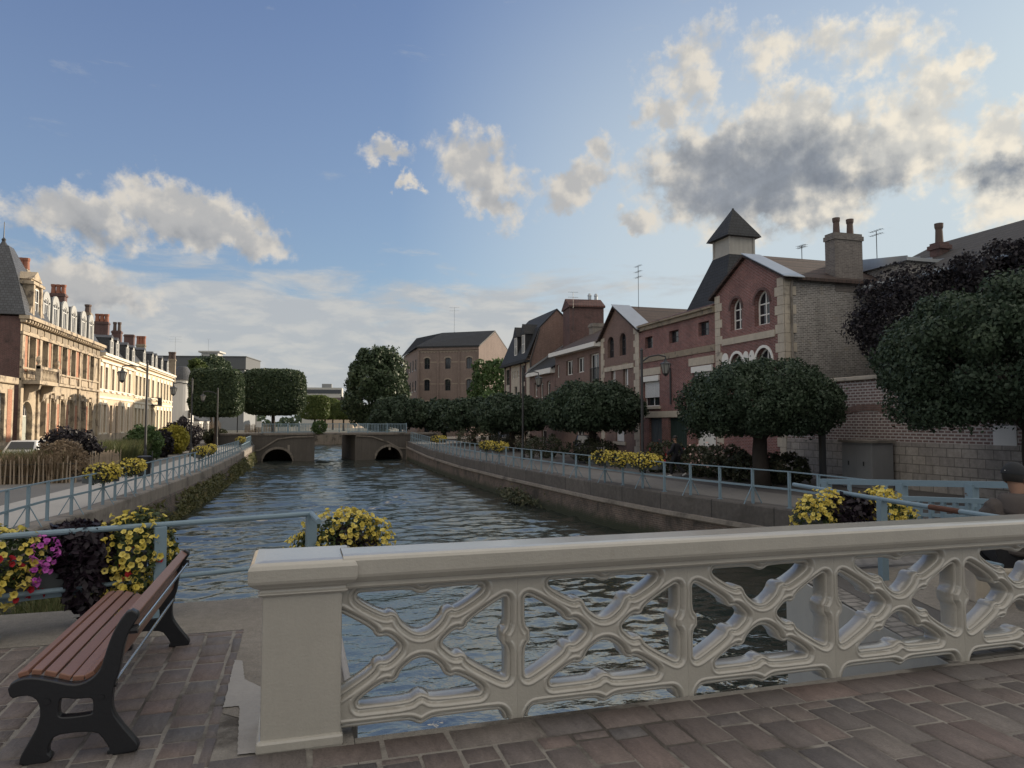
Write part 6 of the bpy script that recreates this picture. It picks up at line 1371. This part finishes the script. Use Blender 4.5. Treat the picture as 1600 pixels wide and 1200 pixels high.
allf = np.concatenate([q, q[:, ::-1] + NV, side]); used = np.unique(allf); remap = np.full(2 * NV, -1); remap[used] = np.arange(len(used)); V_ = np.concatenate([Vf, Vb])[used]
tmp = raw_mesh('openwork_panel', V_, remap[allf], M['cream'], smooth=True); pm = tmp.data; bpy.data.objects.remove(tmp)
xs = [1.17 - W + k * 1.052 for k in range(8)]
for k, x in enumerate(xs):
    o = bpy.data.objects.new('openwork_panel', pm); COL.objects.link(o); o.parent = root; o.location = (x + .001, 0, 0); o.scale = (1.0019, 1, 1)

# ---------------------------------------------------------------- bench
root = thing('park_bench', 'park bench with varnished brown slats and black cast iron ends on the landing', 'bench', (-1.0, 3.95, 0))
OUT = [(55, 740), (120, 705), (190, 700), (280, 715), (380, 735), (440, 725), (500, 690), (540, 640), (560, 570), (590, 480), (630, 400), (680, 335), (728, 362), (690, 415), (652, 490), (636, 570), (620, 660), (595, 720), (582, 800), (587, 870), (625, 925), (690, 1000), (722, 1035), (712, 1062), (572, 1084), (572, 1066), (588, 1058), (560, 1010), (515, 960), (400, 966), (290, 985), (255, 1040), (248, 1088), (276, 1104), (248, 1130), (116, 1146), (120, 1108), (170, 1020), (215, 940), (228, 870), (215, 810), (170, 780), (110, 785), (70, 800)]
HOL = [(310, 800), (345, 788), (400, 796), (480, 785), (500, 800), (500, 868), (482, 885), (332, 905), (302, 890)]
sx = lambda c: (at(c[0] * .3, 840 + c[1] * .3, Y=3.95).x + 1.0, at(c[0] * .3, 840 + c[1] * .3, Y=3.95).z)
O2 = [sx(c) for c in OUT]; zmin = min(p[1] for p in O2)
# level the feet: the picture is seen a little askew
skew = lambda p: (p[0], (p[1] - zmin) )
O2 = [skew(p) for p in O2]; H2 = [skew(sx(c)) for c in HOL]
f0 = O2[35]; f1 = O2[24]; slope = (f1[1] - f0[1]) / (f1[0] - f0[0]); O2 = [(x, z - (x - f0[0]) * slope) for x, z in O2]; H2 = [(x, z - (x - f0[0]) * slope) for x, z in H2]
dzf = -min(p[1] for p in O2); O2 = [(x, z + dzf) for x, z in O2]; H2 = [(x, z + dzf) for x, z in H2]
def chaik_keep(P, it=1): return chaikin(P, it)
def side_frame():
    cu = bpy.data.curves.new('side_frame', 'CURVE'); cu.dimensions = '2D'; cu.fill_mode = 'BOTH'; cu.extrude = .020; cu.bevel_depth = .006; cu.bevel_resolution = 2
    for P in (chaikin(O2, 1), chaikin(H2, 2)):
        s = cu.splines.new('POLY'); s.points.add(len(P) - 1); s.use_cyclic_u = True
        for pt, (a, b) in zip(s.points, P): pt.co = (a, b, 0, 1)
    o = bpy.data.objects.new('side_frame', cu); COL.objects.link(o); dg = bpy.context.evaluated_depsgraph_get(); dg.update(); me = bpy.data.meshes.new_from_object(o.evaluated_get(dg)); bpy.data.objects.remove(o)
    for v in me.vertices: v.co = (v.co.x, -v.co.z, v.co.y)
    me.flip_normals(); me.materials.clear(); me.materials.append(M['iron']); return me
fm = side_frame(); LB = 1.72
for y in (0, LB):
    o = bpy.data.objects.new('side_frame', fm); COL.objects.link(o); o.parent = root; o.location = (0, y, 0)
    mb = MB()
    for q in ((255, 815), (535, 785)):
        a, b = skew(sx(q)); b = b - (a - f0[0]) * slope + dzf; mb.tube([(a, -.032, b), (a, .03, b)], .014, 12)
        mb.build('bolt', M['iron'], o); mb = MB()
def prof(q): a, b = skew(sx(q)); return Vector((a, 0, b - (a - f0[0]) * slope + dzf))
def slat(p, q, th, up):
    """board of width p-q in profile, running the length of the bench"""
    n = Vector((-(q - p).z, 0, (q - p).x)).normalized() * th * up; return [(p.x, p.z), (q.x, q.z), (q.x + n.x, q.z + n.z), (p.x + n.x, p.z + n.z)]
seat = MB(); SP = [prof(q) for q in ((85, 722), (150, 700), (215, 702), (290, 715), (365, 731), (440, 725), (500, 690))]
for i in range(6):
    a = SP[i].lerp(SP[i + 1], .06) + Vector((0, 0, .004)); b = SP[i].lerp(SP[i + 1], .90) + Vector((0, 0, .004)); seat.prism(slat(a, b, .026, 1 if (b - a).x > 0 else -1), 'y', .02, LB - .02)
seat.build('seat', M['wood'], root, bevel=.005)
back = MB(); BP = [prof(q) for q in ((556, 640), (572, 575), (590, 490), (606, 455), (636, 398), (645, 385), (684, 338))]
for a, b in ((0, 2), (3, 4), (5, 6)):
    pa, pb = BP[a], BP[b]; back.prism(slat(pa + Vector((-.012, 0, 0)), pb + Vector((-.012, 0, 0)), .05, -1), 'y', .02, LB - .02)
back.build('backrest', M['wood'], root, bevel=.006)
for q0, r_ in (((700, 440), .009), ((588, 720), .009)):
    a = prof(q0); mb = MB(); mb.tube([(a.x + .01, -.015, a.z), (a.x + .01, LB + .015, a.z)], r_, 10); tr_ = mb.build('tie_rod', M['steel'], root)
    
    for yy in (0, LB): mb = MB(); mb.tube([(a.x - .04, yy, a.z), (a.x + .018, yy, a.z)], .022, 10); mb.build('rod_bracket', M['iron'], tr_)

# ---------------------------------------------------------------- cars
M['car_white'] = surf('white_car_paint', (.70, .70, .69), .25, ((1, .03),), spec=.6); M['car_black'] = surf('black_car_paint', (.014, .015, .018), .22, ((1, .05),), spec=.6); M['car_grey'] = surf('grey_car_paint', (.16, .17, .18), .3, ((1, .05),)); M['tyre'] = surf('tyre', (.016, .016, .017), .85, ((9, .2),)); M['rim'] = surf('wheel_rim', (.35, .35, .36), .35, ((5, .1),), metal=.8); M['carglass'] = surf('car_glass', (.012, .014, .016), .06, ((1, .1),), spec=.7); M['lamp_red'] = surf('tail_lamp', (.30, .012, .012), .25, ((6, .1),)); M['lamp_clear'] = surf('head_lamp', (.6, .6, .62), .12, ((6, .1),)); M['plate'] = surf('number_plate', (.68, .68, .66), .4, ((6, .05),))
def car(label, loc, rz, paint, group=None):
    """length along local y, front at +y"""
    t = thing('parked_car', label, 'car', loc, rz, group); w = .88
    body = MB(); side = [(-2.02, .32), (-2.08, .55), (-2.05, .85), (-1.98, .98), (1.05, .98), (1.85, .80), (2.05, .62), (2.08, .36), (1.95, .24), (-1.9, .24)]; body.prism(side, 'x', -w, w); body.build('body', M[paint], t, bevel=.09, seg=3, smooth=True)
    cab = MB(); lo = [(-1.98, .96), (1.1, .96)]; hi = [(-1.55, 1.50), (.15, 1.50)]
    vs = [(sx_ * (w - .04), y, z) for sx_ in (-1, 1) for y, z in (lo[0], lo[1])] + [(sx_ * (w - .2), y, z) for sx_ in (-1, 1) for y, z in (hi[0], hi[1])]
    cab.faces(vs, [(0, 1, 5, 4), (2, 6, 7, 3), (0, 4, 6, 2), (1, 3, 7, 5), (4, 5, 7, 6), (0, 2, 3, 1)]); cab.build('cabin', M[paint], t, bevel=.07, seg=3, smooth=True)
    def pane(nm, P): g = MB(); g.poly(P); c = sum((Vector(p) for p in P), Vector()) / 4; g2 = MB(); g2.poly(P); g2.build(nm, M['carglass'], t)
    pane('rear_window', [(-.66, -1.945, 1.03), (.66, -1.945, 1.03), (.58, -1.64, 1.44), (-.58, -1.64, 1.44)]); pane('windscreen', [(-.7, 1.03, 1.02), (.7, 1.03, 1.02), (.6, .25, 1.45), (-.6, .25, 1.45)])
    for s in (-1, 1):
        for ya, yb, yc, yd in ((-1.55, -.55, -.55, -1.35), (-.45, .85, .12, -.45)): pane('side_window', [(s * (w - .03), ya, 1.02), (s * (w - .03), yb, 1.02), (s * (w - .155), yc, 1.43), (s * (w - .155), yd, 1.43)])
        g = MB(); g.box(s * .84 - .10, -2.10, .72, s * .84 + .04 * s + .04, -1.86, .98); g.build('tail_light', M['lamp_red'], t, bevel=.02); g = MB(); g.box(s * .62 - .2, 1.80, .62, s * .62 + .2, 2.06, .76); g.build('headlight', M['lamp_clear'], t, bevel=.03)
        g = MB(); g.box(s * .93 - .08, .72, .98, s * .93 + .08, .86, 1.12); g.build('wing_mirror', M[paint], t, bevel=.03)
        for y in (-1.28, 1.28):
            g = MB(); g.lathe([(.2, -.1), (.31, -.11), (.325, -.06), (.325, .06), (.31, .11), (.2, .1)], n=22); wh = g.build('wheel', M['tyre'], t, loc=(s * .80, y, .325), rot=(0, PI / 2, 0)); g = MB(); g.lathe([(.0, -.10), (.2, -.105), (.2, .105), (.0, .10)], n=14); g.build('rim', M['rim'], wh)
    g = MB(); g.box(-.26, -2.105, .60, .26, -2.085, .71); g.build('number_plate', M['plate'], t); g = MB(); g.box(-.8, -2.12, .28, .8, -1.95, .46); g.build('rear_bumper', M['tyre'], t, bevel=.03); g = MB(); g.box(-.5, 2.03, .36, .5, 2.10, .56); g.build('grille', M['tyre'], t, bevel=.02)
    return t
c = at(58, 700, d=40.5); car('white hatchback parked in front of the mansion, its rear towards us', (c.x, c.y, -.9), -.12, 'car_white')
c = at(912, 710, d=47); car('black car parked under the second tree facing us', (c.x + .3, c.y, -.75), PI - .35, 'car_black')
c = at(770, 705, d=72); car('grey car parked far along the right quay behind the planters', (c.x + 1.2, c.y, -.6), PI, 'car_grey')
c = at(752, 700, d=80); car('pale car glimpsed far along the right quay under the mansard house tree', (c.x + 2.2, c.y, -.6), PI, 'car_white')

# ---------------------------------------------------------------- people
def skin(name, J, E, mat, parent, sub=2, root=0):
    """J: {name: (x, y, z, r)}; E: list of joint pairs"""
    keys = list(J); me = bpy.data.meshes.new(name); me.from_pydata([J[k][:3] for k in keys], [(keys.index(a), keys.index(b)) for a, b in E], [])
    o = bpy.data.objects.new(name, me); COL.objects.link(o); sm = o.modifiers.new('skin', 'SKIN'); sm.use_smooth_shade = True; sm.branch_smoothing = .6
    for i, k in enumerate(keys):
        r = J[k][3]; me.skin_vertices[0].data[i].radius = r if isinstance(r, tuple) else (r, r); me.skin_vertices[0].data[i].use_root = (i == root)
    ss = o.modifiers.new('sub', 'SUBSURF'); ss.levels = sub; ss.render_levels = sub
    dg = bpy.context.evaluated_depsgraph_get(); dg.update(); m2 = bpy.data.meshes.new_from_object(o.evaluated_get(dg)); o.modifiers.clear(); old = o.data; o.data = m2; bpy.data.meshes.remove(old); m2.name = name
    m2.materials.clear(); m2.materials.append(mat); o.parent = parent; m2.polygons.foreach_set('use_smooth', [True] * len(m2.polygons)); return o
M['skin'] = surf('skin', (.30, .17, .115), .6, ((9, .06),)); M['hair'] = surf('dark_hair', (.012, .010, .009), .6, ((30, .3),)); M['hoodie'] = surf('grey_brown_hoodie', (.075, .064, .060), .95, ((4, .15), (60, .15)), bump=.4, bscale=120); M['black_cloth'] = surf('black_cloth', (.012, .012, .015), .9, ((5, .2),), bump=.3, bscale=60); M['navy'] = surf('dark_navy_cloth', (.014, .015, .022), .9, ((5, .2),)); M['cap'] = surf('dark_cap', (.016, .018, .022), .9, ((9, .2),)); M['shoe'] = surf('pale_trainer', (.45, .45, .45), .6, ((9, .1),)); M['dark_shoe'] = surf('dark_shoe', (.02, .02, .024), .6, ((9, .1),))
def head_shape(J, c, f, s=1.0):
    """skull, jaw, nose and ears round c (centre of the head), facing the unit vector f"""
    c = Vector(c); f = Vector(f).normalized(); r = f.cross(Vector((0, 0, 1))).normalized()
    J['skull'] = (*(c + Vector((0, 0, .035)) - f * .012), (.082 * s, .092 * s)); J['crown'] = (*(c + Vector((0, 0, .095)) - f * .015), (.06 * s, .066 * s)); J['jaw'] = (*(c + f * .03 - Vector((0, 0, .055))), (.055 * s, .058 * s)); J['chin'] = (*(c + f * .062 - Vector((0, 0, .095))), .028 * s)
    return c, f, r
def face_bits(par, c, f, r, mat):
    """nose, ears, brows, eyes and mouth as one mesh of the head's own skin, plus dark eye and mouth lines"""
    mb = MB(); mb.tube([c + f * .078 + Vector((0, 0, .03)), c + f * .098 - Vector((0, 0, .0)), c + f * .104 - Vector((0, 0, .018)), c + f * .08 - Vector((0, 0, .028))], [.009, .012, .014, .008], 8)
    for s in (-1, 1): mb.tube([c + r * s * .074 + Vector((0, 0, .035)) - f * .01, c + r * s * .09 + Vector((0, 0, .02)) - f * .02, c + r * s * .086 - Vector((0, 0, .01)) - f * .012, c + r * s * .074 - Vector((0, 0, .025))], [.008, .016, .013, .007], 8)
    mb.build('nose_and_ears', mat, par, smooth=True); mb = MB()
    for s in (-1, 1): mb.tube([c + f * .078 + r * s * .018 + Vector((0, 0, .028)), c + f * .076 + r * s * .034 + Vector((0, 0, .030)), c + f * .066 + r * s * .046 + Vector((0, 0, .027))], [.004, .007, .004], 6); mb.tube([c + f * .082 + r * s * .014 + Vector((0, 0, .046)), c + f * .066 + r * s * .052 + Vector((0, 0, .048))], .004, 6)
    mb.tube([c + f * .086 + r * -.022 - Vector((0, 0, .05)), c + f * .092 - Vector((0, 0, .048)), c + f * .086 + r * .022 - Vector((0, 0, .05))], [.003, .006, .003], 6); mb.build('eyes_and_mouth', M['hair'], par)
def hand(J, E, wrist, key, d, side, curl=.4):
    """palm with four bent fingers of unequal length and a thumb from the side of the palm"""
    w = Vector(wrist); d = Vector(d).normalized(); sv = Vector(side).normalized(); n = d.cross(sv).normalized(); k0 = key + '_palm'; J[k0] = (*(w + d * .05), (.018, .034)); E.append((key, k0))
    for i, (o, l) in enumerate(((-.027, .068), (-.009, .078), (.009, .074), (.027, .058))):
        a = w + d * .088 + sv * o; b = a + (d + n * curl).normalized() * l * .55; c = b + (d + n * curl * 2.6).normalized() * l * .45
        for nm, p, r in (('a', a, .0095), ('b', b, .0085), ('c', c, .007)): J['%s_f%d%s' % (key, i, nm)] = (*p, r)
        E += [(k0, '%s_f%da' % (key, i)), ('%s_f%da' % (key, i), '%s_f%db' % (key, i)), ('%s_f%db' % (key, i), '%s_f%dc' % (key, i))]
    a = w + d * .03 - sv * .036; b = a + (d * .7 - sv * .5 + n * .4).normalized() * .035; c = b + (d + n * .5).normalized() * .028
    for nm, p, r in (('ta', a, .012), ('tb', b, .010), ('tc', c, .008)): J['%s_%s' % (key, nm)] = (*p, r)
    E += [(k0, '%s_ta' % key), ('%s_ta' % key, '%s_tb' % key), ('%s_tb' % key, '%s_tc' % key)]
def wrinkle(o, amp, sc):
    from mathutils import noise as nz
    me = o.data
    for v in me.vertices: p = v.co * sc; v.co += v.normal * amp * (nz.fractal(Vector((p.x, p.y, p.z * 1.8)), .8, 2.0, 3) + .8 * abs(nz.noise(Vector((p.x * .7, p.y * .7, p.z * 2.6)))))
    me.update()
# man walking along the right quay, seen from behind, stepping away; local +y = his heading
p = at(1057, 746, d=30.4)
wk = thing('person', 'man in dark jacket, dark trousers and pale trainers walking along the right quay', 'person', (p.x, p.y, gz(p.x, p.y)), .55)
def walker():
    J = {'pelvis': (0, 0, .95, (.13, .10)), 'waist': (0, .01, 1.10, (.125, .095)), 'chest': (0, .02, 1.30, (.155, .11)), 'neckbase': (0, .02, 1.47, .075), 'neck': (0, .035, 1.53, .055)}
    c, f, r = head_shape(J, (0, .06, 1.64), (-.35, .94, -.1)); E = [('pelvis', 'waist'), ('waist', 'chest'), ('chest', 'neckbase'), ('neckbase', 'neck'), ('neck', 'skull'), ('skull', 'crown'), ('neck', 'jaw'), ('jaw', 'chin')]
    for s, n, ky, ay, fy, fz in ((-1, 'l', .22, .18, .32, .05), (1, 'r', -.02, -.36, -.27, .10)):
        J.update({n + 'hip': (s * .09, 0, .90, .095), n + 'knee': (s * .10, ky, .50, .062), n + 'calf': (s * .10, (ky + ay) / 2 - .02, .33, .057), n + 'ankle': (s * .10, ay, .10 + (.09 if s > 0 else 0), .038), n + 'toe': (s * .115, fy, fz - .01, .034)})
        E += [('pelvis', n + 'hip'), (n + 'hip', n + 'knee'), (n + 'knee', n + 'calf'), (n + 'calf', n + 'ankle'), (n + 'ankle', n + 'toe')]
        J.update({n + 'sh': (s * .185, .02, 1.42, .062), n + 'elb': (s * .25, -s * .10 - .04, 1.16, .046), n + 'wr': (s * .24, -s * .20 + .10, .96, .030)}); E += [('chest', n + 'sh'), (n + 'sh', n + 'elb'), (n + 'elb', n + 'wr')]
        hand(J, E, J[n + 'wr'][:3], n + 'wr', (0, .25, -1), (0, 1, .2), .25 * s)
    return J, E, c, f, r
slim = lambda J: {k: ((*v[:3], tuple(q * .62 for q in v[3]) if isinstance(v[3], tuple) else v[3] * .62) if k in ('pelvis', 'waist', 'chest', 'neckbase') or k[1:] in ('hip', 'knee', 'calf', 'sh', 'elb') else v) for k, v in J.items()}   # hidden under the clothes
J, E, c, f, r = walker(); body = skin('body', slim(J), E, M['skin'], wk); face_bits(body, c, f, r, M['skin'])
def garment(name, J, keys, E, mat, parent, grow, over=None):
    K = {k: (*J[k][:3], tuple(v + grow for v in (J[k][3] if isinstance(J[k][3], tuple) else (J[k][3], J[k][3])))) for k in keys}
    for k, v in (over or {}).items(): K[k] = v
    return skin(name, K, [e for e in E if e[0] in K and e[1] in K], mat, parent, 3)
garment('jacket', J, ['waist', 'pelvis', 'chest', 'neckbase', 'lsh', 'lelb', 'lwr', 'rsh', 'relb', 'rwr'], E, M['navy'], wk, .025); wrinkle([o for o in wk.children if o.name.startswith('jacket')][0], .010, 11)
garment('trousers', J, ['pelvis', 'lhip', 'lknee', 'lcalf', 'lankle', 'rhip', 'rknee', 'rcalf', 'rankle'], E, M['black_cloth'], wk, .024)
for n in 'lr':
    a, b = Vector(J[n + 'ankle'][:3]), Vector(J[n + 'toe'][:3]); mb = MB(); u = (b - a); mb.tube([a + Vector((0, -.04, -.02)), a + u * .3 + Vector((0, 0, -.02)), b + Vector((0, .02, -.005)), b + Vector((0, .06, -.01))], [.045, .052, .045, .02], 10); mb.build('shoe', M['shoe'], wk, smooth=True)
def hair(parent, c, f, mat, name='hair', g=1.0, ext=.56):
    V = []; n, m = 20, 10; up = Vector((0, 0, 1)); r = f.cross(up).normalized(); mb = MB()
    for i in range(m + 1):
        ph = PI * ext * i / m
        for k in range(n):
            th = 2 * PI * k / n; front = math.cos(th); q = ph * (1 - .30 * max(front, 0)); V.append(c + up * .045 - f * .012 + (f * math.cos(th) * .105 + r * math.sin(th) * .093) * math.sin(q) * g + up * math.cos(q) * .112 * g)
    mb.faces(V, [(i * n + k, i * n + (k + 1) % n, (i + 1) * n + (k + 1) % n, (i + 1) * n + k) for i in range(m) for k in range(n)]); return mb.build(name, mat, parent, smooth=True)
hair(body, c, f.normalized(), M['hair'])

# man sitting on the right landing, seen from behind, head turned right
sp = at(1588, 900, Z=0.0); sp = Vector((6.30, 4.90, 0))
mb = MB(); mb.box(-.85, -.22, 0, .85, .22, .295); o = mb.build('stone_block', M['stone_pale'], bevel=.02, loc=(sp.x + .35, sp.y + .02, -.004), rot=(0, 0, -.25)); tag(o, 'low stone block seat under the sitting man in the hoodie', 'seat')
st = thing('person', 'seated man in a grey-brown hoodie and dark cap, seen from behind at the right edge', 'person', (sp.x, sp.y, 0), -.55)
J = {'pelvis': (0, 0, .40, (.15, .12)), 'waist': (0, -.02, .55, (.135, .105)), 'chest': (0, .0, .76, (.165, .12)), 'neckbase': (0, .03, .90, .058), 'neck': (0, .055, .965, .052)}
c, f, r = head_shape(J, (.01, .08, 1.06), (.8, .6, -.12), 1.1)
E = [('pelvis', 'waist'), ('waist', 'chest'), ('chest', 'neckbase'), ('neckbase', 'neck'), ('neck', 'skull'), ('skull', 'crown'), ('neck', 'jaw'), ('jaw', 'chin')]
for s, n, fx_, ay in ((-1, 'l', -.20, .30), (1, 'r', .13, .40)):
    J.update({n + 'hip': (s * .10, .05, .37, .10), n + 'knee': (s * .16, .44, .42, .068), n + 'calf': ((s * .16 + fx_) / 2, (.46 + ay) / 2 + .0, .30, .060), n + 'ankle': (fx_, ay, .095, .04), n + 'toe': (fx_ - .02, ay + .17, .035, .036)})
    E += [('pelvis', n + 'hip'), (n + 'hip', n + 'knee'), (n + 'knee', n + 'calf'), (n + 'calf', n + 'ankle'), (n + 'ankle', n + 'toe')]
    J.update({n + 'sh': (s * .195, .01, .85, .066), n + 'elb': (s * .26, .12, .60, .048), n + 'wr': (s * .13, .34, .49, .031)}); E += [('chest', n + 'sh'), (n + 'sh', n + 'elb'), (n + 'elb', n + 'wr')]
    hand(J, E, J[n + 'wr'][:3], n + 'wr', (-s * .3, .9, -.35), (-s * .9, -.2, .2), .35 * s)
body = skin('body', slim(J), E, M['skin'], st); face_bits(body, c, f, r, M['skin'])
garment('hoodie', J, ['waist', 'pelvis', 'chest', 'neckbase', 'lsh', 'lelb', 'lwr', 'rsh', 'relb', 'rwr'], E, M['hoodie'], st, .036, {n_ + k_: (*J[n_ + k_][:3], r_) for n_ in 'lr' for k_, r_ in (('sh', .112), ('elb', .092), ('wr', .062))}); wrinkle([o for o in st.children if o.name.startswith('hoodie')][0], .011, 11)
V = []; na, nb = 25, 9                                                    # hood lying folded round the neck and down the back
for i in range(na):
    a = -2.35 + 4.7 * i / (na - 1); bk = .5 + .5 * math.cos(a)
    for k in range(nb):
        t = k / (nb - 1); fold = math.sin(PI * t); rad = .075 + t * (.045 + .085 * bk) + .02 * fold; V.append((rad * 1.05 * math.sin(a), .035 - rad * math.cos(a), 0.955 + .035 * fold * (.4 + bk) - t * (.07 + .14 * bk ** 2)))
mb = MB(); mb.faces(V, [(i * nb + k, (i + 1) * nb + k, (i + 1) * nb + k + 1, i * nb + k + 1) for i in range(na - 1) for k in range(nb - 1)]); hd = mb.build('hood', M['hoodie'], st, smooth=True); so = hd.modifiers.new('thick', 'SOLIDIFY'); so.thickness = .014; so.offset = -1
garment('trousers', J, ['pelvis', 'lhip', 'lknee', 'lcalf', 'lankle', 'rhip', 'rknee', 'rcalf', 'rankle'], E, M['black_cloth'], st, .022)
for n in 'lr':
    a, b = Vector(J[n + 'ankle'][:3]), Vector(J[n + 'toe'][:3]); u = b - a; mb = MB(); mb.tube([a - u * .3 + Vector((0, 0, -.03)), a + u * .2 + Vector((0, 0, -.02)), b + Vector((0, 0, .005)), b + u * .35 + Vector((0, 0, .0))], [.04, .055, .046, .03], 10); mb.build('shoe', M['dark_shoe'], st, smooth=True)
fn = Vector(f).normalized(); cp = hair(body, c, fn, M['cap'], 'cap', 1.15, .47)
mb = MB(); up = Vector((0, 0, 1)); rr_ = fn.cross(up).normalized()
mb.prism([(.09, -.075), (.17, -.05), (.185, 0), (.17, .05), (.09, .075)], 'z', 0, .008); bo = mb.build('cap_peak', M['cap'], cp); bo.location = c + up * .055; bo.rotation_euler = (0, .12, math.atan2(fn.y, fn.x))
mb = MB(); q = c + up * .085 - fn * .118 + rr_ * -.02; mb.tube([q, q + rr_ * .03], .007, 6); mb.build('cap_tag', M['white'], cp)
hair(body, c, fn, M['hair'], 'hair', 1.06, .66)
